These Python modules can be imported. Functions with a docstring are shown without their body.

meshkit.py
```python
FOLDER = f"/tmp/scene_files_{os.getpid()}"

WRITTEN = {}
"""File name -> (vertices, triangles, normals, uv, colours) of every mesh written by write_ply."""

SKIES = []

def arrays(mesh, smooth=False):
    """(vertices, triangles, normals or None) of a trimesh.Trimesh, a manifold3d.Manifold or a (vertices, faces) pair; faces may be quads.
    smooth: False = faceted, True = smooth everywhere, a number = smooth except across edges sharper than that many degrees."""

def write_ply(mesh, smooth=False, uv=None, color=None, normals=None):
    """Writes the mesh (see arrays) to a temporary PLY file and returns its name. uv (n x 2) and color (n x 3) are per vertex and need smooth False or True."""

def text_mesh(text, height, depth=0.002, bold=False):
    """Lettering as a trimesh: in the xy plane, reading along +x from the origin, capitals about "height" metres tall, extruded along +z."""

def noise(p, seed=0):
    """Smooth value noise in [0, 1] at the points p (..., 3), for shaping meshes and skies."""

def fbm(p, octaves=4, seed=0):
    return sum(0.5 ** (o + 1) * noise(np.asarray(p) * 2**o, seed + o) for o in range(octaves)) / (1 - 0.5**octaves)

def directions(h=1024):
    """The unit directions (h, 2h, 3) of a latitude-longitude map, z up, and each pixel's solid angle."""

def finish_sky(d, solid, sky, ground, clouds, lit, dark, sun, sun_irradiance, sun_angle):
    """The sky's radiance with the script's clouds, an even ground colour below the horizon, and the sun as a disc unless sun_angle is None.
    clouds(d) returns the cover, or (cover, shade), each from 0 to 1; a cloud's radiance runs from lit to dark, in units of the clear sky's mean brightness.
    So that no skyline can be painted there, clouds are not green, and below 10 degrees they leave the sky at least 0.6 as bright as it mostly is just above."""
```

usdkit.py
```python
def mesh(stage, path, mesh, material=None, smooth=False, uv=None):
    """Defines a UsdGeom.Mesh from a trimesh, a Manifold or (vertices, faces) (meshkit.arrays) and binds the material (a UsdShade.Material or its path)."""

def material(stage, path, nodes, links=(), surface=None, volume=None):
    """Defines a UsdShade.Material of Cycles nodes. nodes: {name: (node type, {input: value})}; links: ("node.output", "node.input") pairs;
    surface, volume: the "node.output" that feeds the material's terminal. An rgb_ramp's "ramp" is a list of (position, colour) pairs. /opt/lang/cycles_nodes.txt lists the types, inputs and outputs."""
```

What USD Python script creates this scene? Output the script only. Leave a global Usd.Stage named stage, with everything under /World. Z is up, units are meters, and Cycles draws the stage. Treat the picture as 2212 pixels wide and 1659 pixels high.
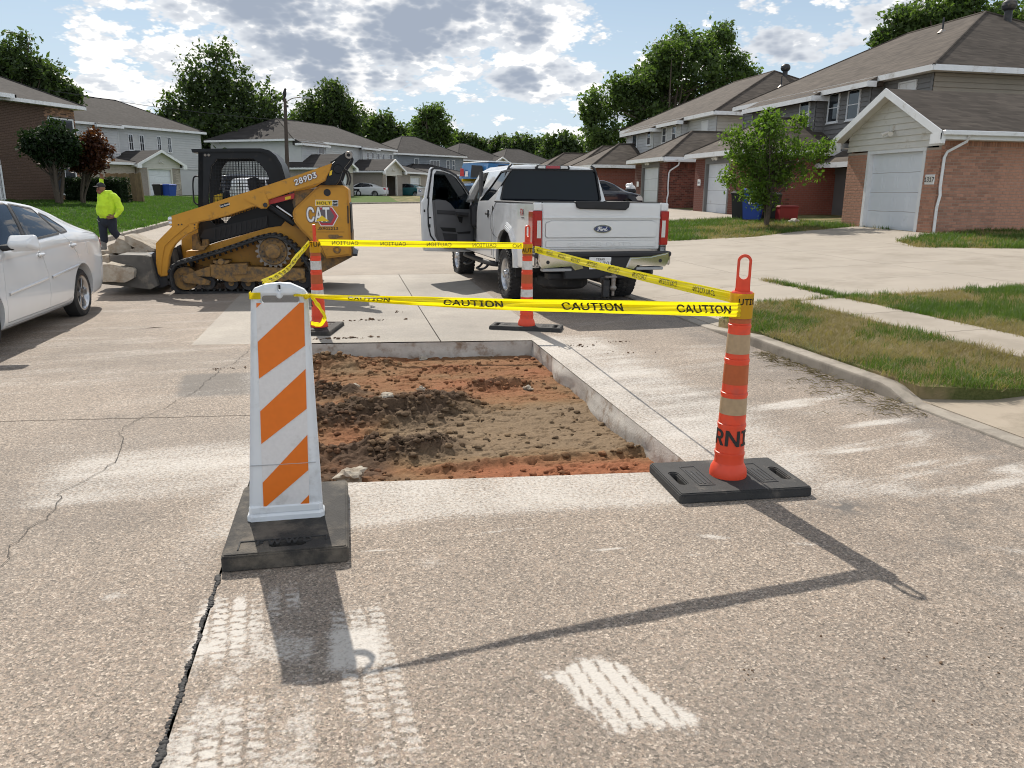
import math, random
import numpy as np, trimesh, shapely, manifold3d
from shapely.geometry import Polygon, LineString, Point, box as sbox, MultiPolygon
from shapely.ops import unary_union
from shapely import affinity
from scipy.interpolate import PchipInterpolator
import usdkit, meshkit
from meshkit import noise, fbm
from pxr import Usd, UsdGeom, UsdLux, UsdShade, Gf, Sdf, Vt

stage = Usd.Stage.CreateInMemory()
UsdGeom.SetStageUpAxis(stage, UsdGeom.Tokens.z)
UsdGeom.SetStageMetersPerUnit(stage, 1.0)
UsdGeom.Xform.Define(stage, '/World')
stage.SetDefaultPrim(stage.GetPrimAtPath('/World'))
PI = math.pi
EXPOSURE = 0.14
SKY_STRENGTH = 0.055
SUN_INT = 1.25
CL0 = (3.1, 1.7)                 # where the cloud field starts
COV = (.275, .345)
CLOUD = ((20., 19.7, 19.2), (13.4, 13.9, 14.6), (6.2, 7.1, 8.7))   # lit rim, body, dark base
BLOBS = [(560, 10, .15, .10), (800, 20, .16, .13), (1020, 30, .13, .10), (760, 230, .15, -.03), (1300, 150, .16, .02), (1800, 110, .20, .085), (1980, 160, .14, .05), (40, 10, .07, -.06), (1480, 5, .08, -.09), (1230, 290, .08, -.03), (170, 150, .15, .075), (330, 210, .12, .04), (1650, 40, .12, .05), (1420, 90, .12, .04)]
SUN_AZ = math.radians(-7.4)      # from +Y towards +X
SUN_EL = math.radians(43.5)

# ---------------------------------------------------------------- camera
F_, W_ = 1662.0, 2212.0
CAM_H, PITCH, ROLL, YAW = 1.55, math.radians(13.9), math.radians(0.5), math.radians(12.1)
def _rot(v):
    c, s = math.cos(YAW), math.sin(YAW)
    return np.array([v[0]*c+v[1]*s, -v[0]*s+v[1]*c, v[2]])
c_fwd = _rot([0, math.cos(PITCH), -math.sin(PITCH)])
_u = _rot([0, math.sin(PITCH), math.cos(PITCH)]); _r = _rot([1., 0, 0])
c_right = _r*math.cos(ROLL)+_u*math.sin(ROLL)
c_up = -_r*math.sin(ROLL)+_u*math.cos(ROLL)
cam = UsdGeom.Camera.Define(stage, '/World/camera')
m4 = Gf.Matrix4d(*[float(x) for x in (*c_right, 0, *c_up, 0, *(-c_fwd), 0, 0, 0, CAM_H, 1)])
cam.AddTransformOp().Set(m4)
cam.CreateHorizontalApertureAttr(36.0)
cam.CreateFocalLengthAttr(36.0*F_/W_)
cam.CreateClippingRangeAttr(Gf.Vec2f(0.05, 5000))
cam.CreateExposureAttr(EXPOSURE)
CAMP = np.array([0, 0, CAM_H])

def ray(x, y):          # measured picture position (2212 wide) to a direction; used only to survey where things stand
    return c_fwd*F_+c_right*(x-1106.0)-c_up*(y-829.5)
def at(x, y, z=0.0):
    d = ray(x, y); return CAMP+(z-CAM_H)/d[2]*d
def onX(x, y, X):
    d = ray(x, y); return CAMP+X/d[0]*d
def onY(x, y, Y):
    d = ray(x, y); return CAMP+Y/d[1]*d
def onplane(x, y, p, nrm):
    d = ray(x, y); return CAMP+((np.asarray(p)-CAMP) @ nrm)/(d @ nrm)*d

# ---------------------------------------------------------------- sun and sky
sun_dir = np.array([math.sin(SUN_AZ)*math.cos(SUN_EL), math.cos(SUN_AZ)*math.cos(SUN_EL), math.sin(SUN_EL)])
sun = UsdLux.DistantLight.Define(stage, '/World/sun_light')
sun.CreateIntensityAttr(SUN_INT); sun.CreateAngleAttr(0.5); sun.CreateNormalizeAttr(True)
sun.CreateColorAttr(Gf.Vec3f(1.0, 0.93, 0.83))
_z = sun_dir; _x = np.cross([0, 0, 1.], _z); _x /= np.linalg.norm(_x); _y = np.cross(_z, _x)
sun.AddTransformOp().Set(Gf.Matrix4d(*[float(v) for v in (*_x, 0, *_y, 0, *_z, 0, 0, 0, 0, 1)]))

usdkit_mat = usdkit.material
def sky_material():
    N = {
     'tc': ('texture_coordinate', {}), 'nrm': ('vector_math', {'math_type': 'normalize'}),
     'sky': ('sky_texture', {'sky_type': 'single_scattering', 'sun_disc': False, 'sun_elevation': SUN_EL, 'sun_rotation': SUN_AZ, 'air_density': 1.0, 'aerosol_density': .55, 'ozone_density': 2.0}),
     'blue': ('mix', {'mix_type': 'multiply', 'fac': 1.0, 'color2': (1.15, 1.35, 1.45)}), 'hz': ('map_range', {'range_type': 'smoothstep', 'from_min': 0.0, 'from_max': .42, 'to_min': .95, 'to_max': 0.12, 'clamp': True}), 'hmix': ('mix', {'mix_type': 'mix', 'color2': (11.0, 13.0, 14.8)}),
     'sep': ('separate_xyz', {}), 'zc': ('math', {'math_type': 'maximum', 'value2': 0.0}), 'za': ('math', {'math_type': 'add', 'value2': 0.42}),
     'czz': ('combine_xyz', {}), 'dv': ('vector_math', {'math_type': 'divide'}),
     # cumulus field: soft large shapes with cauliflower edges
     'mp': ('mapping', {'mapping_type': 'point', 'scale': (1.0, 1.0, 1.55), 'location': (CL0[0], CL0[1], 0.0)}),
     'mps': ('mapping', {'mapping_type': 'point', 'scale': (1.0, 1.0, 1.55), 'location': (CL0[0]+0.004, CL0[1]+0.014, 0.034)}),
     'ht': ('map_range', {'from_min': 0.0, 'from_max': .33, 'to_min': -.035, 'to_max': .055, 'clamp': True}),
     'cov': ('map_range', {'range_type': 'smoothstep', 'from_min': COV[0], 'from_max': COV[1], 'to_min': 0.0, 'to_max': 1.0, 'clamp': True}),
     'thick': ('map_range', {'range_type': 'smoothstep', 'from_min': .40, 'from_max': .62, 'to_min': 0.0, 'to_max': 1.0, 'clamp': True}),
     'dif': ('math', {'math_type': 'subtract'}),
     'rim': ('map_range', {'range_type': 'smoothstep', 'from_min': -0.03, 'from_max': 0.045, 'to_min': 0.0, 'to_max': 1.0, 'clamp': True}),
     'lit': ('mix', {'mix_type': 'mix', 'color1': CLOUD[1], 'color2': CLOUD[0]}),
     'shade': ('mix', {'mix_type': 'mix', 'color2': CLOUD[2]}),
     'covx': ('math', {'math_type': 'multiply', 'value2': 0.97}), 'mixc': ('mix', {'mix_type': 'mix'}),
     'bg': ('background_shader', {'strength': SKY_STRENGTH}),
    }
    L = [('tc.generated', 'nrm.vector1'), ('nrm.vector', 'sep.vector'), ('sep.z', 'zc.value1'), ('zc.value', 'za.value1'), ('za.value', 'czz.x'), ('za.value', 'czz.y'), ('za.value', 'czz.z'),
         ('nrm.vector', 'dv.vector1'), ('czz.vector', 'dv.vector2'), ('dv.vector', 'mp.vector'), ('dv.vector', 'mps.vector'), ('sep.z', 'ht.value'), ('sky.color', 'blue.color1'), ('blue.color', 'hmix.color1'), ('sep.z', 'hz.value'), ('hz.result', 'hmix.fac')]
    def field(tag, src, det):
        N.update({f'n{tag}': ('noise_texture', {'dimensions': '3D', 'type': 'fBM', 'scale': 1.9, 'detail': det, 'roughness': .55, 'lacunarity': 2.2, 'distortion': .15}),
                  f'v{tag}': ('voronoi_texture', {'feature': 'f1', 'scale': 5.0, 'detail': min(det-3.5, 4.), 'roughness': .6, 'lacunarity': 2.3}),
                  f'vv{tag}': ('math', {'math_type': 'multiply_add', 'value2': -.34, 'value3': .165}), f'a{tag}': ('math', {'math_type': 'add'}), f'b{tag}': ('math', {'math_type': 'add'})})
        L.extend([(f'{src}.vector', f'n{tag}.vector'), (f'{src}.vector', f'v{tag}.vector'), (f'v{tag}.distance', f'vv{tag}.value1'), (f'n{tag}.fac', f'a{tag}.value1'), (f'vv{tag}.value', f'a{tag}.value2')])
    field('1', 'mp', 9.0); field('2', 'mps', 6.5)
    prev = 'ht.result'
    for i, (px, py, k, amp) in enumerate(BLOBS):
        d = ray(px, py); d = d/np.linalg.norm(d)
        N[f'bd{i}'] = ('vector_math', {'math_type': 'dot_product', 'vector2': tuple(d)})
        N[f'bm{i}'] = ('map_range', {'range_type': 'smoothstep', 'from_min': math.cos(k), 'from_max': 1.0, 'to_min': 0.0, 'to_max': 1.0, 'clamp': True})
        N[f'bx{i}'] = ('math', {'math_type': 'multiply_add', 'value2': amp})
        L.extend([('nrm.vector', f'bd{i}.vector1'), (f'bd{i}.value', f'bm{i}.value'), (f'bm{i}.result', f'bx{i}.value1'), (prev, f'bx{i}.value3')]); prev = f'bx{i}.value'
    L += [('a1.value', 'b1.value1'), (prev, 'b1.value2'), ('a2.value', 'b2.value1'), (prev, 'b2.value2'), ('b1.value', 'cov.value'), ('b2.value', 'thick.value'),
          ('a1.value', 'dif.value1'), ('a2.value', 'dif.value2'), ('dif.value', 'rim.value'), ('rim.result', 'lit.fac'), ('lit.color', 'shade.color1'), ('thick.result', 'shade.fac'),
          ('hmix.color', 'mixc.color1'), ('shade.color', 'mixc.color2'), ('cov.result', 'covx.value1'), ('covx.value', 'mixc.fac'), ('mixc.color', 'bg.color')]
    return usdkit.material(stage, '/World/Looks/sky', N, L, surface='bg.background')
dome = UsdLux.DomeLight.Define(stage, '/World/sky')
UsdShade.MaterialBindingAPI.Apply(dome.GetPrim()).Bind(sky_material())
dome.GetPrim().SetCustomDataByKey('kind', 'structure')

# ---------------------------------------------------------------- helpers
_used = {}
def uniq(parent, name):
    k = f'{parent}/{name}'
    n = _used.get(k, 0); _used[k] = n+1
    return k if n == 0 else f'{k}_{n:03d}'
def meta(path, label=None, cat=None, group=None, kind=None):
    p = stage.GetPrimAtPath(path)
    for k, v in (('label', label), ('category', cat), ('group', group), ('kind', kind)):
        if v: p.SetCustomDataByKey(k, v)
    return path
def thing(name, label, cat, loc=(0, 0, 0), rz=0.0, group=None, kind=None, parent='/World', rx=0., ry=0., scale=None):
    p = uniq(parent, name)
    x = UsdGeom.Xform.Define(stage, p)
    if any(loc): x.AddTranslateOp().Set(Gf.Vec3d(*[float(v) for v in loc]))
    if rz: x.AddRotateZOp().Set(math.degrees(rz))
    if ry: x.AddRotateYOp().Set(math.degrees(ry))
    if rx: x.AddRotateXOp().Set(math.degrees(rx))
    return meta(p, label, cat, group, kind)
def grp(name, parent, label=None):      # a part that has sub-parts
    p = uniq(parent, name); UsdGeom.Xform.Define(stage, p)
    if label: meta(p, label)
    return p
def obj(name, mesh, mat, parent='/World', smooth=False, label=None, cat=None, group=None, kind=None):
    if isinstance(mesh, list): mesh = cat_(mesh)
    if hasattr(mesh, 'to_mesh') and not isinstance(mesh, trimesh.Trimesh):
        mm = mesh.to_mesh(); mesh = trimesh.Trimesh(mm.vert_properties[:, :3], mm.tri_verts, process=False)
    p = uniq(parent, name)
    usdkit.mesh(stage, p, mesh, M[mat] if isinstance(mat, str) else mat, smooth=smooth)
    return meta(p, label, cat, group, kind)
from scipy.spatial import cKDTree
def obj_like(name, mesh, src, mat, parent, tol=28.):
    """a cut piece of a smooth surface: faces that still lie on the surface keep its shading"""
    if not isinstance(mesh, trimesh.Trimesh): mesh = tri(mesh)
    d = src.subdivide(); tree_ = cKDTree(d.vertices); sn = d.vertex_normals
    v = mesh.vertices[mesh.faces].reshape(-1, 3); fn = np.repeat(mesh.face_normals, 3, 0)
    dist, ix = tree_.query(v, k=4); w = 1/(dist+1e-5); n = (sn[ix]*w[..., None]).sum(1); n /= np.linalg.norm(n, axis=1, keepdims=True)+1e-9
    ok = (n*fn).sum(1) > math.cos(math.radians(tol)); n = np.where(ok[:, None], n, fn)
    p = uniq(parent, name)
    m = usdkit.mesh(stage, p, TM(v, np.arange(len(v)).reshape(-1, 3)), M[mat] if isinstance(mat, str) else mat)
    m.CreateNormalsAttr(Vt.Vec3fArray.FromNumpy(n.astype(np.float32))); m.SetNormalsInterpolation('vertex')
    return p
def copy(src, name, label, loc, rz=0., group=None, cat=None, scale=None):
    d = dict(stage.GetPrimAtPath(src).GetCustomData())
    p = uniq('/World', name)
    x = UsdGeom.Xform.Define(stage, p)
    x.GetPrim().GetReferences().AddInternalReference(src)
    x.ClearXformOpOrder()
    x.AddTranslateOp().Set(Gf.Vec3d(*[float(v) for v in loc])); x.AddRotateZOp().Set(math.degrees(rz))
    if scale is not None: x.AddScaleOp().Set(Gf.Vec3f(*[float(v) for v in scale]))
    x.GetPrim().SetInstanceable(True)
    return meta(p, label, cat or d.get('category'), group or d.get('group'))
def cat_(ms):
    out = []
    for m in ms:
        if hasattr(m, 'to_mesh') and not isinstance(m, trimesh.Trimesh):
            q = m.to_mesh(); m = trimesh.Trimesh(q.vert_properties[:, :3], q.tri_verts, process=False)
        out.append(m)
    return trimesh.util.concatenate(out) if len(out) > 1 else out[0]
def TM(v, f): return trimesh.Trimesh(np.asarray(v, float), np.asarray(f), process=False)
def quads(v, q):
    q = np.asarray(q); return TM(v, np.vstack([q[:, [0, 1, 2]], q[:, [0, 2, 3]]]))
def box(x0, x1, y0, y1, z0, z1, c=0.0):
    if c <= 0:
        m = trimesh.creation.box([abs(x1-x0), abs(y1-y0), abs(z1-z0)]); m.apply_translation([(x0+x1)/2, (y0+y1)/2, (z0+z1)/2]); return m
    pts = []
    for sx in (0, 1):
        for sy in (0, 1):
            for sz in (0, 1):
                X = (x0, x1)[sx]; Y = (y0, y1)[sy]; Z = (z0, z1)[sz]
                dx = c*(1-2*sx); dy = c*(1-2*sy); dz = c*(1-2*sz)
                pts += [(X, Y+dy, Z+dz), (X+dx, Y, Z+dz), (X+dx, Y+dy, Z)]
    return trimesh.convex.convex_hull(np.array(pts))
def flatpoly(poly):
    return [g for g in getattr(poly, 'geoms', [poly]) if g.geom_type == 'Polygon' and g.area > 1e-9]
def extz(poly, z0, z1):
    return cat_([trimesh.creation.extrude_polygon(g, z1-z0, engine='earcut').apply_translation([0, 0, z0]) for g in flatpoly(poly)])
_RX = np.array([[1, 0, 0, 0], [0, 0, -1, 0], [0, 1, 0, 0], [0, 0, 0, 1.]])
def exty(poly, y0, y1):      # polygon in (x, z), extruded from y0 to y1
    m = extz(poly, 0, y1-y0); m.apply_transform(_RX); m.apply_translation([0, y1, 0]); return m
_RYZ = np.array([[0, 0, 1, 0], [1, 0, 0, 0], [0, 1, 0, 0], [0, 0, 0, 1.]])
def extx(poly, x0, x1):      # polygon in (y, z), extruded from x0 to x1
    m = extz(poly, 0, x1-x0); m.apply_transform(_RYZ); m.apply_translation([x0, 0, 0]); return m
def extyb(poly, y0, y1, c=0.008):   # the same with softened rims
    inner = poly.buffer(-c, join_style=2)
    ms = [exty(poly, y0+c, y1-c)]
    try:
        if not inner.is_empty: ms.append(exty(inner, y0, y1))
    except Exception: pass
    return cat_(ms)
def P(pts): return Polygon(pts).buffer(0)
def rpoly(pts, r):          # polygon with rounded corners
    p = Polygon(pts).buffer(0); return p.buffer(-r).buffer(2*r, quad_segs=5).buffer(-r, quad_segs=5)
def lathe(prof, n=24, axis='z'):
    prof = np.asarray(prof, float); a = np.linspace(0, 2*PI, n, endpoint=False)
    v = np.stack([np.outer(prof[:, 0], np.cos(a)), np.outer(prof[:, 0], np.sin(a)), np.repeat(prof[:, 1][:, None], n, 1)], -1).reshape(-1, 3)
    k = len(prof); i = np.arange(k-1)[:, None]*n; j = np.arange(n)[None]; jn = (j+1) % n
    q = np.stack([i+j, i+jn, i+n+jn, i+n+j], -1).reshape(-1, 4)
    m = quads(v, q)
    if axis == 'y': m.apply_transform(_RX)
    if axis == 'x': m.apply_transform(_RYZ)
    return m
def cyl(p0, p1, r, n=12, r1=None):
    p0 = np.asarray(p0, float); p1 = np.asarray(p1, float); d = p1-p0; L = np.linalg.norm(d)
    r1 = r if r1 is None else r1
    m = lathe([(0, 0), (r, 0), (r1, L), (0, L)], n)
    m.apply_transform(trimesh.geometry.align_vectors([0, 0, 1], d/L)); m.apply_translation(p0); return m
def tube(pts, r, n=8):
    pts = np.asarray(pts, float); k = len(pts); rr = np.broadcast_to(np.asarray(r, float), (k,))
    t = np.gradient(pts, axis=0); t /= np.linalg.norm(t, axis=1, keepdims=True)+1e-12
    ref = np.array([0, 0, 1.]) if abs(t[0][2]) < .9 else np.array([1., 0, 0])
    u = np.cross(t[0], ref); u /= np.linalg.norm(u); V = []
    a = np.linspace(0, 2*PI, n, endpoint=False)
    for i in range(k):
        u = u-t[i]*(u @ t[i]); u /= np.linalg.norm(u); w = np.cross(t[i], u)
        V.append(pts[i]+rr[i]*(np.outer(np.cos(a), u)+np.outer(np.sin(a), w)))
    v = np.vstack(V+[pts[:1], pts[-1:]]); i = np.arange(k-1)[:, None]*n; j = np.arange(n)[None]; jn = (j+1) % n
    q = np.stack([i+j, i+jn, i+n+jn, i+n+j], -1).reshape(-1, 4)
    f = np.vstack([q[:, [0, 1, 2]], q[:, [0, 2, 3]], [[k*n, b, a_] for a_, b in zip(range(n), list(range(1, n))+[0])], [[k*n+1, (k-1)*n+a_, (k-1)*n+b] for a_, b in zip(range(n), list(range(1, n))+[0])]])
    return TM(v, f)
def smoothpath(pts, k=6):
    pts = np.asarray(pts, float); s = np.r_[0, np.cumsum(np.linalg.norm(np.diff(pts, axis=0), axis=1))]
    x = np.linspace(0, s[-1], (len(pts)-1)*k+1); return np.stack([PchipInterpolator(s, pts[:, i])(x) for i in range(pts.shape[1])], 1)
def tr(m, loc=(0, 0, 0), rz=0., rx=0., ry=0., s=None):
    m = m.copy()
    if s is not None: m.apply_transform(np.diag([*(np.broadcast_to(s, 3)), 1.0]))
    for a, ax in ((rx, [1, 0, 0]), (ry, [0, 1, 0]), (rz, [0, 0, 1])):
        if a: m.apply_transform(trimesh.transformations.rotation_matrix(a, ax))
    m.apply_translation(loc); return m
def man(m):
    if isinstance(m, manifold3d.Manifold): return m
    m = trimesh.Trimesh(m.vertices, m.faces, process=True)
    return manifold3d.Manifold(manifold3d.Mesh(np.asarray(m.vertices, np.float32), np.asarray(m.faces, np.uint32)))
def tri(m):
    q = m.to_mesh(); return trimesh.Trimesh(q.vert_properties[:, :3], q.tri_verts, process=False)
def sphere(p, r, sub=2, s=None):
    m = trimesh.creation.icosphere(sub, r)
    if s is not None: m.apply_transform(np.diag([*s, 1.]))
    m.apply_translation(p); return m
def textm(text, h, depth=.002, bold=True, center=True):
    m = meshkit.text_mesh(text, h, depth, bold)
    if center:
        b = m.bounds; m.apply_translation([-(b[0][0]+b[1][0])/2, -h/2, 0])
    return m
def text_xz(text, h, x, y, z, bold=True, depth=.002, sx=1.0, shear=0., ang=0.):   # readable from -y
    m = textm(text, h, depth, bold); v = m.vertices.copy()
    v[:, 0] = v[:, 0]*sx+shear*v[:, 1]
    c, s = math.cos(ang), math.sin(ang); a, b = v[:, 0]*c-v[:, 1]*s, v[:, 0]*s+v[:, 1]*c
    return TM(np.stack([x+a, y-v[:, 2], z+b], 1), m.faces)

# ---------------------------------------------------------------- materials
M = {}
def mat(name, N, L, surface='p.BSDF'):
    M[name] = usdkit.material(stage, '/World/Looks/'+name, N, L, surface=surface); return M[name]
def pm(name, col, rough=.5, metal=0., var=0.12, vscale=4., bump=0., bscale=60., dirt=None, dscale=3., damt=.5, coat=0., spec=.5, island=0., trans=0., wear=None):
    """plain principled material with soft tone variation, optional dirt patches, bump and per-piece tone"""
    col = np.array(col, float)
    N = {'g': ('geometry', {}), 'p': ('principled_bsdf', {'roughness': rough, 'metallic': metal, 'coat_weight': coat, 'specular_ior_level': spec})}
    L = []
    N['n'] = ('noise_texture', {'scale': vscale, 'detail': 5.0, 'roughness': .6})
    N['r'] = ('rgb_ramp', {'ramp': [(.25, tuple(col*(1-var))), (.75, tuple(np.minimum(col*(1+var), .95)))]})
    L += [('g.position', 'n.vector'), ('n.fac', 'r.fac')]
    c = 'r.color'
    if island:
        N['oi'] = ('object_info', {}); N['ad'] = ('math', {'math_type': 'add'}); N['fr'] = ('math', {'math_type': 'fraction'})
        N['ir'] = ('rgb_ramp', {'ramp': [(0., (1-island,)*3), (.5, (1, 1, 1)), (1., (1+island, 1+island*.95, 1+island*.85))]})
        N['mi'] = ('mix', {'mix_type': 'multiply', 'fac': 1.0})
        L += [('oi.random', 'ad.value1'), ('g.random_per_island', 'ad.value2'), ('ad.value', 'fr.value1'), ('fr.value', 'ir.fac'), (c, 'mi.color1'), ('ir.color', 'mi.color2')]
        c = 'mi.color'
    if dirt is not None:
        N['dn'] = ('noise_texture', {'scale': dscale, 'detail': 8.0, 'roughness': .68})
        N['dr'] = ('map_range', {'range_type': 'smoothstep', 'from_min': .62-damt*.35, 'from_max': .78-damt*.2, 'to_min': 0., 'to_max': 1., 'clamp': True})
        N['dm'] = ('mix', {'mix_type': 'mix', 'color2': tuple(dirt)})
        L += [('g.position', 'dn.vector'), ('dn.fac', 'dr.value'), ('dr.result', 'dm.fac'), (c, 'dm.color1')]
        c = 'dm.color'
    L.append((c, 'p.base_color'))
    if bump:
        N['bn'] = ('noise_texture', {'scale': bscale, 'detail': 4.0, 'roughness': .6})
        N['b'] = ('bump', {'strength': bump, 'distance': .01})
        L += [('g.position', 'bn.vector'), ('bn.fac', 'b.height'), ('b.normal', 'p.normal')]
    return mat(name, N, L)
def leafmat(name, c1, c2, trans=.35, rough=.45):
    N = {'g': ('geometry', {}), 'n': ('noise_texture', {'scale': 1.1, 'detail': 3.0}), 'ad': ('math', {'math_type': 'multiply_add', 'value2': .55}),
         'r': ('rgb_ramp', {'ramp': [(.2, c1), (.8, c2)]}), 'p': ('principled_bsdf', {'roughness': rough, 'specular_ior_level': .4}),
         't': ('translucent_bsdf', {}), 'tc': ('mix', {'mix_type': 'multiply', 'fac': 1.0, 'color2': (1.5, 1.7, .7)}), 'm': ('mix_closure', {'fac': trans}),
         'h': ('math', {'math_type': 'multiply', 'value2': .5})}
    L = [('g.position', 'n.vector'), ('g.random_per_island', 'ad.value1'), ('n.fac', 'h.value1'), ('h.value', 'ad.value3'), ('ad.value', 'r.fac'), ('r.color', 'p.base_color'),
         ('r.color', 'tc.color1'), ('tc.color', 't.color'), ('p.BSDF', 'm.closure1'), ('t.BSDF', 'm.closure2')]
    return mat(name, N, L, 'm.closure')
def panemat(name, col, rough=.03, base=.85):   # tinted glass one can partly look through
    N = {'t': ('transparent_bsdf', {'color': tuple(col)}), 'gl': ('glossy_bsdf', {'color': (.9, .95, 1.), 'roughness': rough}), 'f': ('fresnel', {'IOR': 1.5}), 'm': ('mix_closure', {})}
    return mat(name, N, [('f.fac', 'm.fac'), ('t.BSDF', 'm.closure1'), ('gl.BSDF', 'm.closure2')], 'm.closure')

pm('white_paint', (.76, .77, .78), .25, var=.03, coat=.6, dirt=(.55, .53, .5), dscale=1.2, damt=.12)
pm('car_white', (.68, .69, .70), .22, var=.02, coat=.8, dirt=(.62, .6, .57), dscale=1.4, damt=.1)
pm('black_plastic', (.012, .012, .014), .55, var=.2, bump=.15, bscale=300)
pm('black_rubber', (.03, .03, .03), .8, var=.3, vscale=8, bump=.4, bscale=180, dirt=(.16, .14, .12), dscale=5, damt=.2)
pm('dusty_rubber', (.030, .028, .026), .85, var=.4, vscale=6, bump=.6, bscale=120, dirt=(.14, .12, .095), dscale=4, damt=.5)
pm('tyre', (.02, .02, .021), .75, var=.2, bump=.3, bscale=120, dirt=(.09, .08, .07), dscale=6, damt=.3)
pm('chrome', (.75, .76, .78), .08, metal=1., var=.03)
pm('alloy', (.55, .56, .58), .28, metal=1., var=.08)
pm('dark_metal', (.03, .03, .033), .5, metal=.3, var=.3, dirt=(.12, .1, .08), damt=.3)
pm('bucket_steel', (.085, .08, .072), .75, var=.3, vscale=6, dirt=(.20, .175, .14), dscale=5, damt=.35, bump=.4, bscale=50)
pm('steel', (.28, .26, .24), .5, metal=.7, var=.3, dirt=(.14, .1, .07), dscale=8, damt=.5, bump=.2)
pm('glass_dark', (.003, .004, .006), .02, var=.0, spec=.32)
pm('glass_window', (.02, .024, .03), .05, var=.2, spec=.8)
pm('interior', (.035, .035, .038), .7, var=.2)
pm('interior_grey', (.11, .11, .115), .65, var=.1)
pm('white_trim', (.72, .73, .74), .5, var=.06, dirt=(.45, .43, .4), dscale=2, damt=.25)
pm('gutter_white', (.66, .67, .68), .4, var=.06, dirt=(.42, .4, .37), dscale=3, damt=.3)
pm('cream_siding', (.62, .60, .55), .55, var=.06, vscale=2, dirt=(.42, .37, .28), dscale=2.5, damt=.12)
pm('white_siding', (.50, .505, .505), .55, var=.06, vscale=2, dirt=(.45, .44, .42), dscale=2.0, damt=.12)
pm('grey_siding', (.165, .160, .158), .55, var=.08, vscale=2)
pm('tan_siding', (.27, .23, .175), .6, var=.08, vscale=2, dirt=(.28, .24, .19), damt=.3)
pm('blue_grey_siding', (.20, .22, .245), .6, var=.08)
pm('beige_siding', (.48, .45, .40), .6, var=.08)
pm('garage_white', (.70, .73, .77), .45, var=.04, vscale=1.5, dirt=(.55, .55, .55), dscale=2., damt=.05)
pm('mortar', (.34, .28, .23), .9, var=.1, vscale=8, bump=.3)
pm('mortar_dark', (.22, .15, .12), .9, var=.1, vscale=8, bump=.3)
pm('brick_pink', (.36, .185, .125), .85, var=.16, vscale=9, island=.22, bump=.5, bscale=90)
pm('brick_red', (.17, .055, .038), .85, var=.2, vscale=9, island=.45, bump=.5, bscale=90)
pm('brick_brown', (.25, .14, .085), .85, var=.2, vscale=9, island=.75, bump=.5, bscale=90)
pm('brick_pale', (.36, .32, .28), .85, var=.15, vscale=9, island=.3, bump=.5, bscale=90)
pm('concrete_pale', (.46, .43, .385), .85, var=.1, vscale=1.6, bump=.25, bscale=120, dirt=(.36, .32, .27), dscale=1.3, damt=.35)
pm('concrete_chunk', (.38, .34, .28), .9, var=.2, vscale=7, bump=.8, bscale=70, dirt=(.26, .20, .14), dscale=6, damt=.6)
pm('wood_fence', (.20, .145, .075), .8, var=.25, vscale=5, island=.2)
pm('bark', (.085, .065, .05), .9, var=.3, vscale=14, bump=.8, bscale=50)
pm('pole_wood', (.06, .045, .038), .9, var=.3, vscale=10)
pm('orange_plastic', (.68, .062, .022), .42, var=.07, vscale=7, dirt=(.5, .07, .04), dscale=6, damt=.25)
pm('band_backlit', (.36, .255, .15), .5, var=.12, vscale=40)  # white reflective band, its brownish backlit look put into the colour
pm('band_orange', (.38, .085, .02), .5, var=.1, vscale=40)
pm('band_silver', (.56, .55, .53), .45, var=.12, vscale=40, dirt=(.4, .37, .33), dscale=14, damt=.4)
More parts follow.
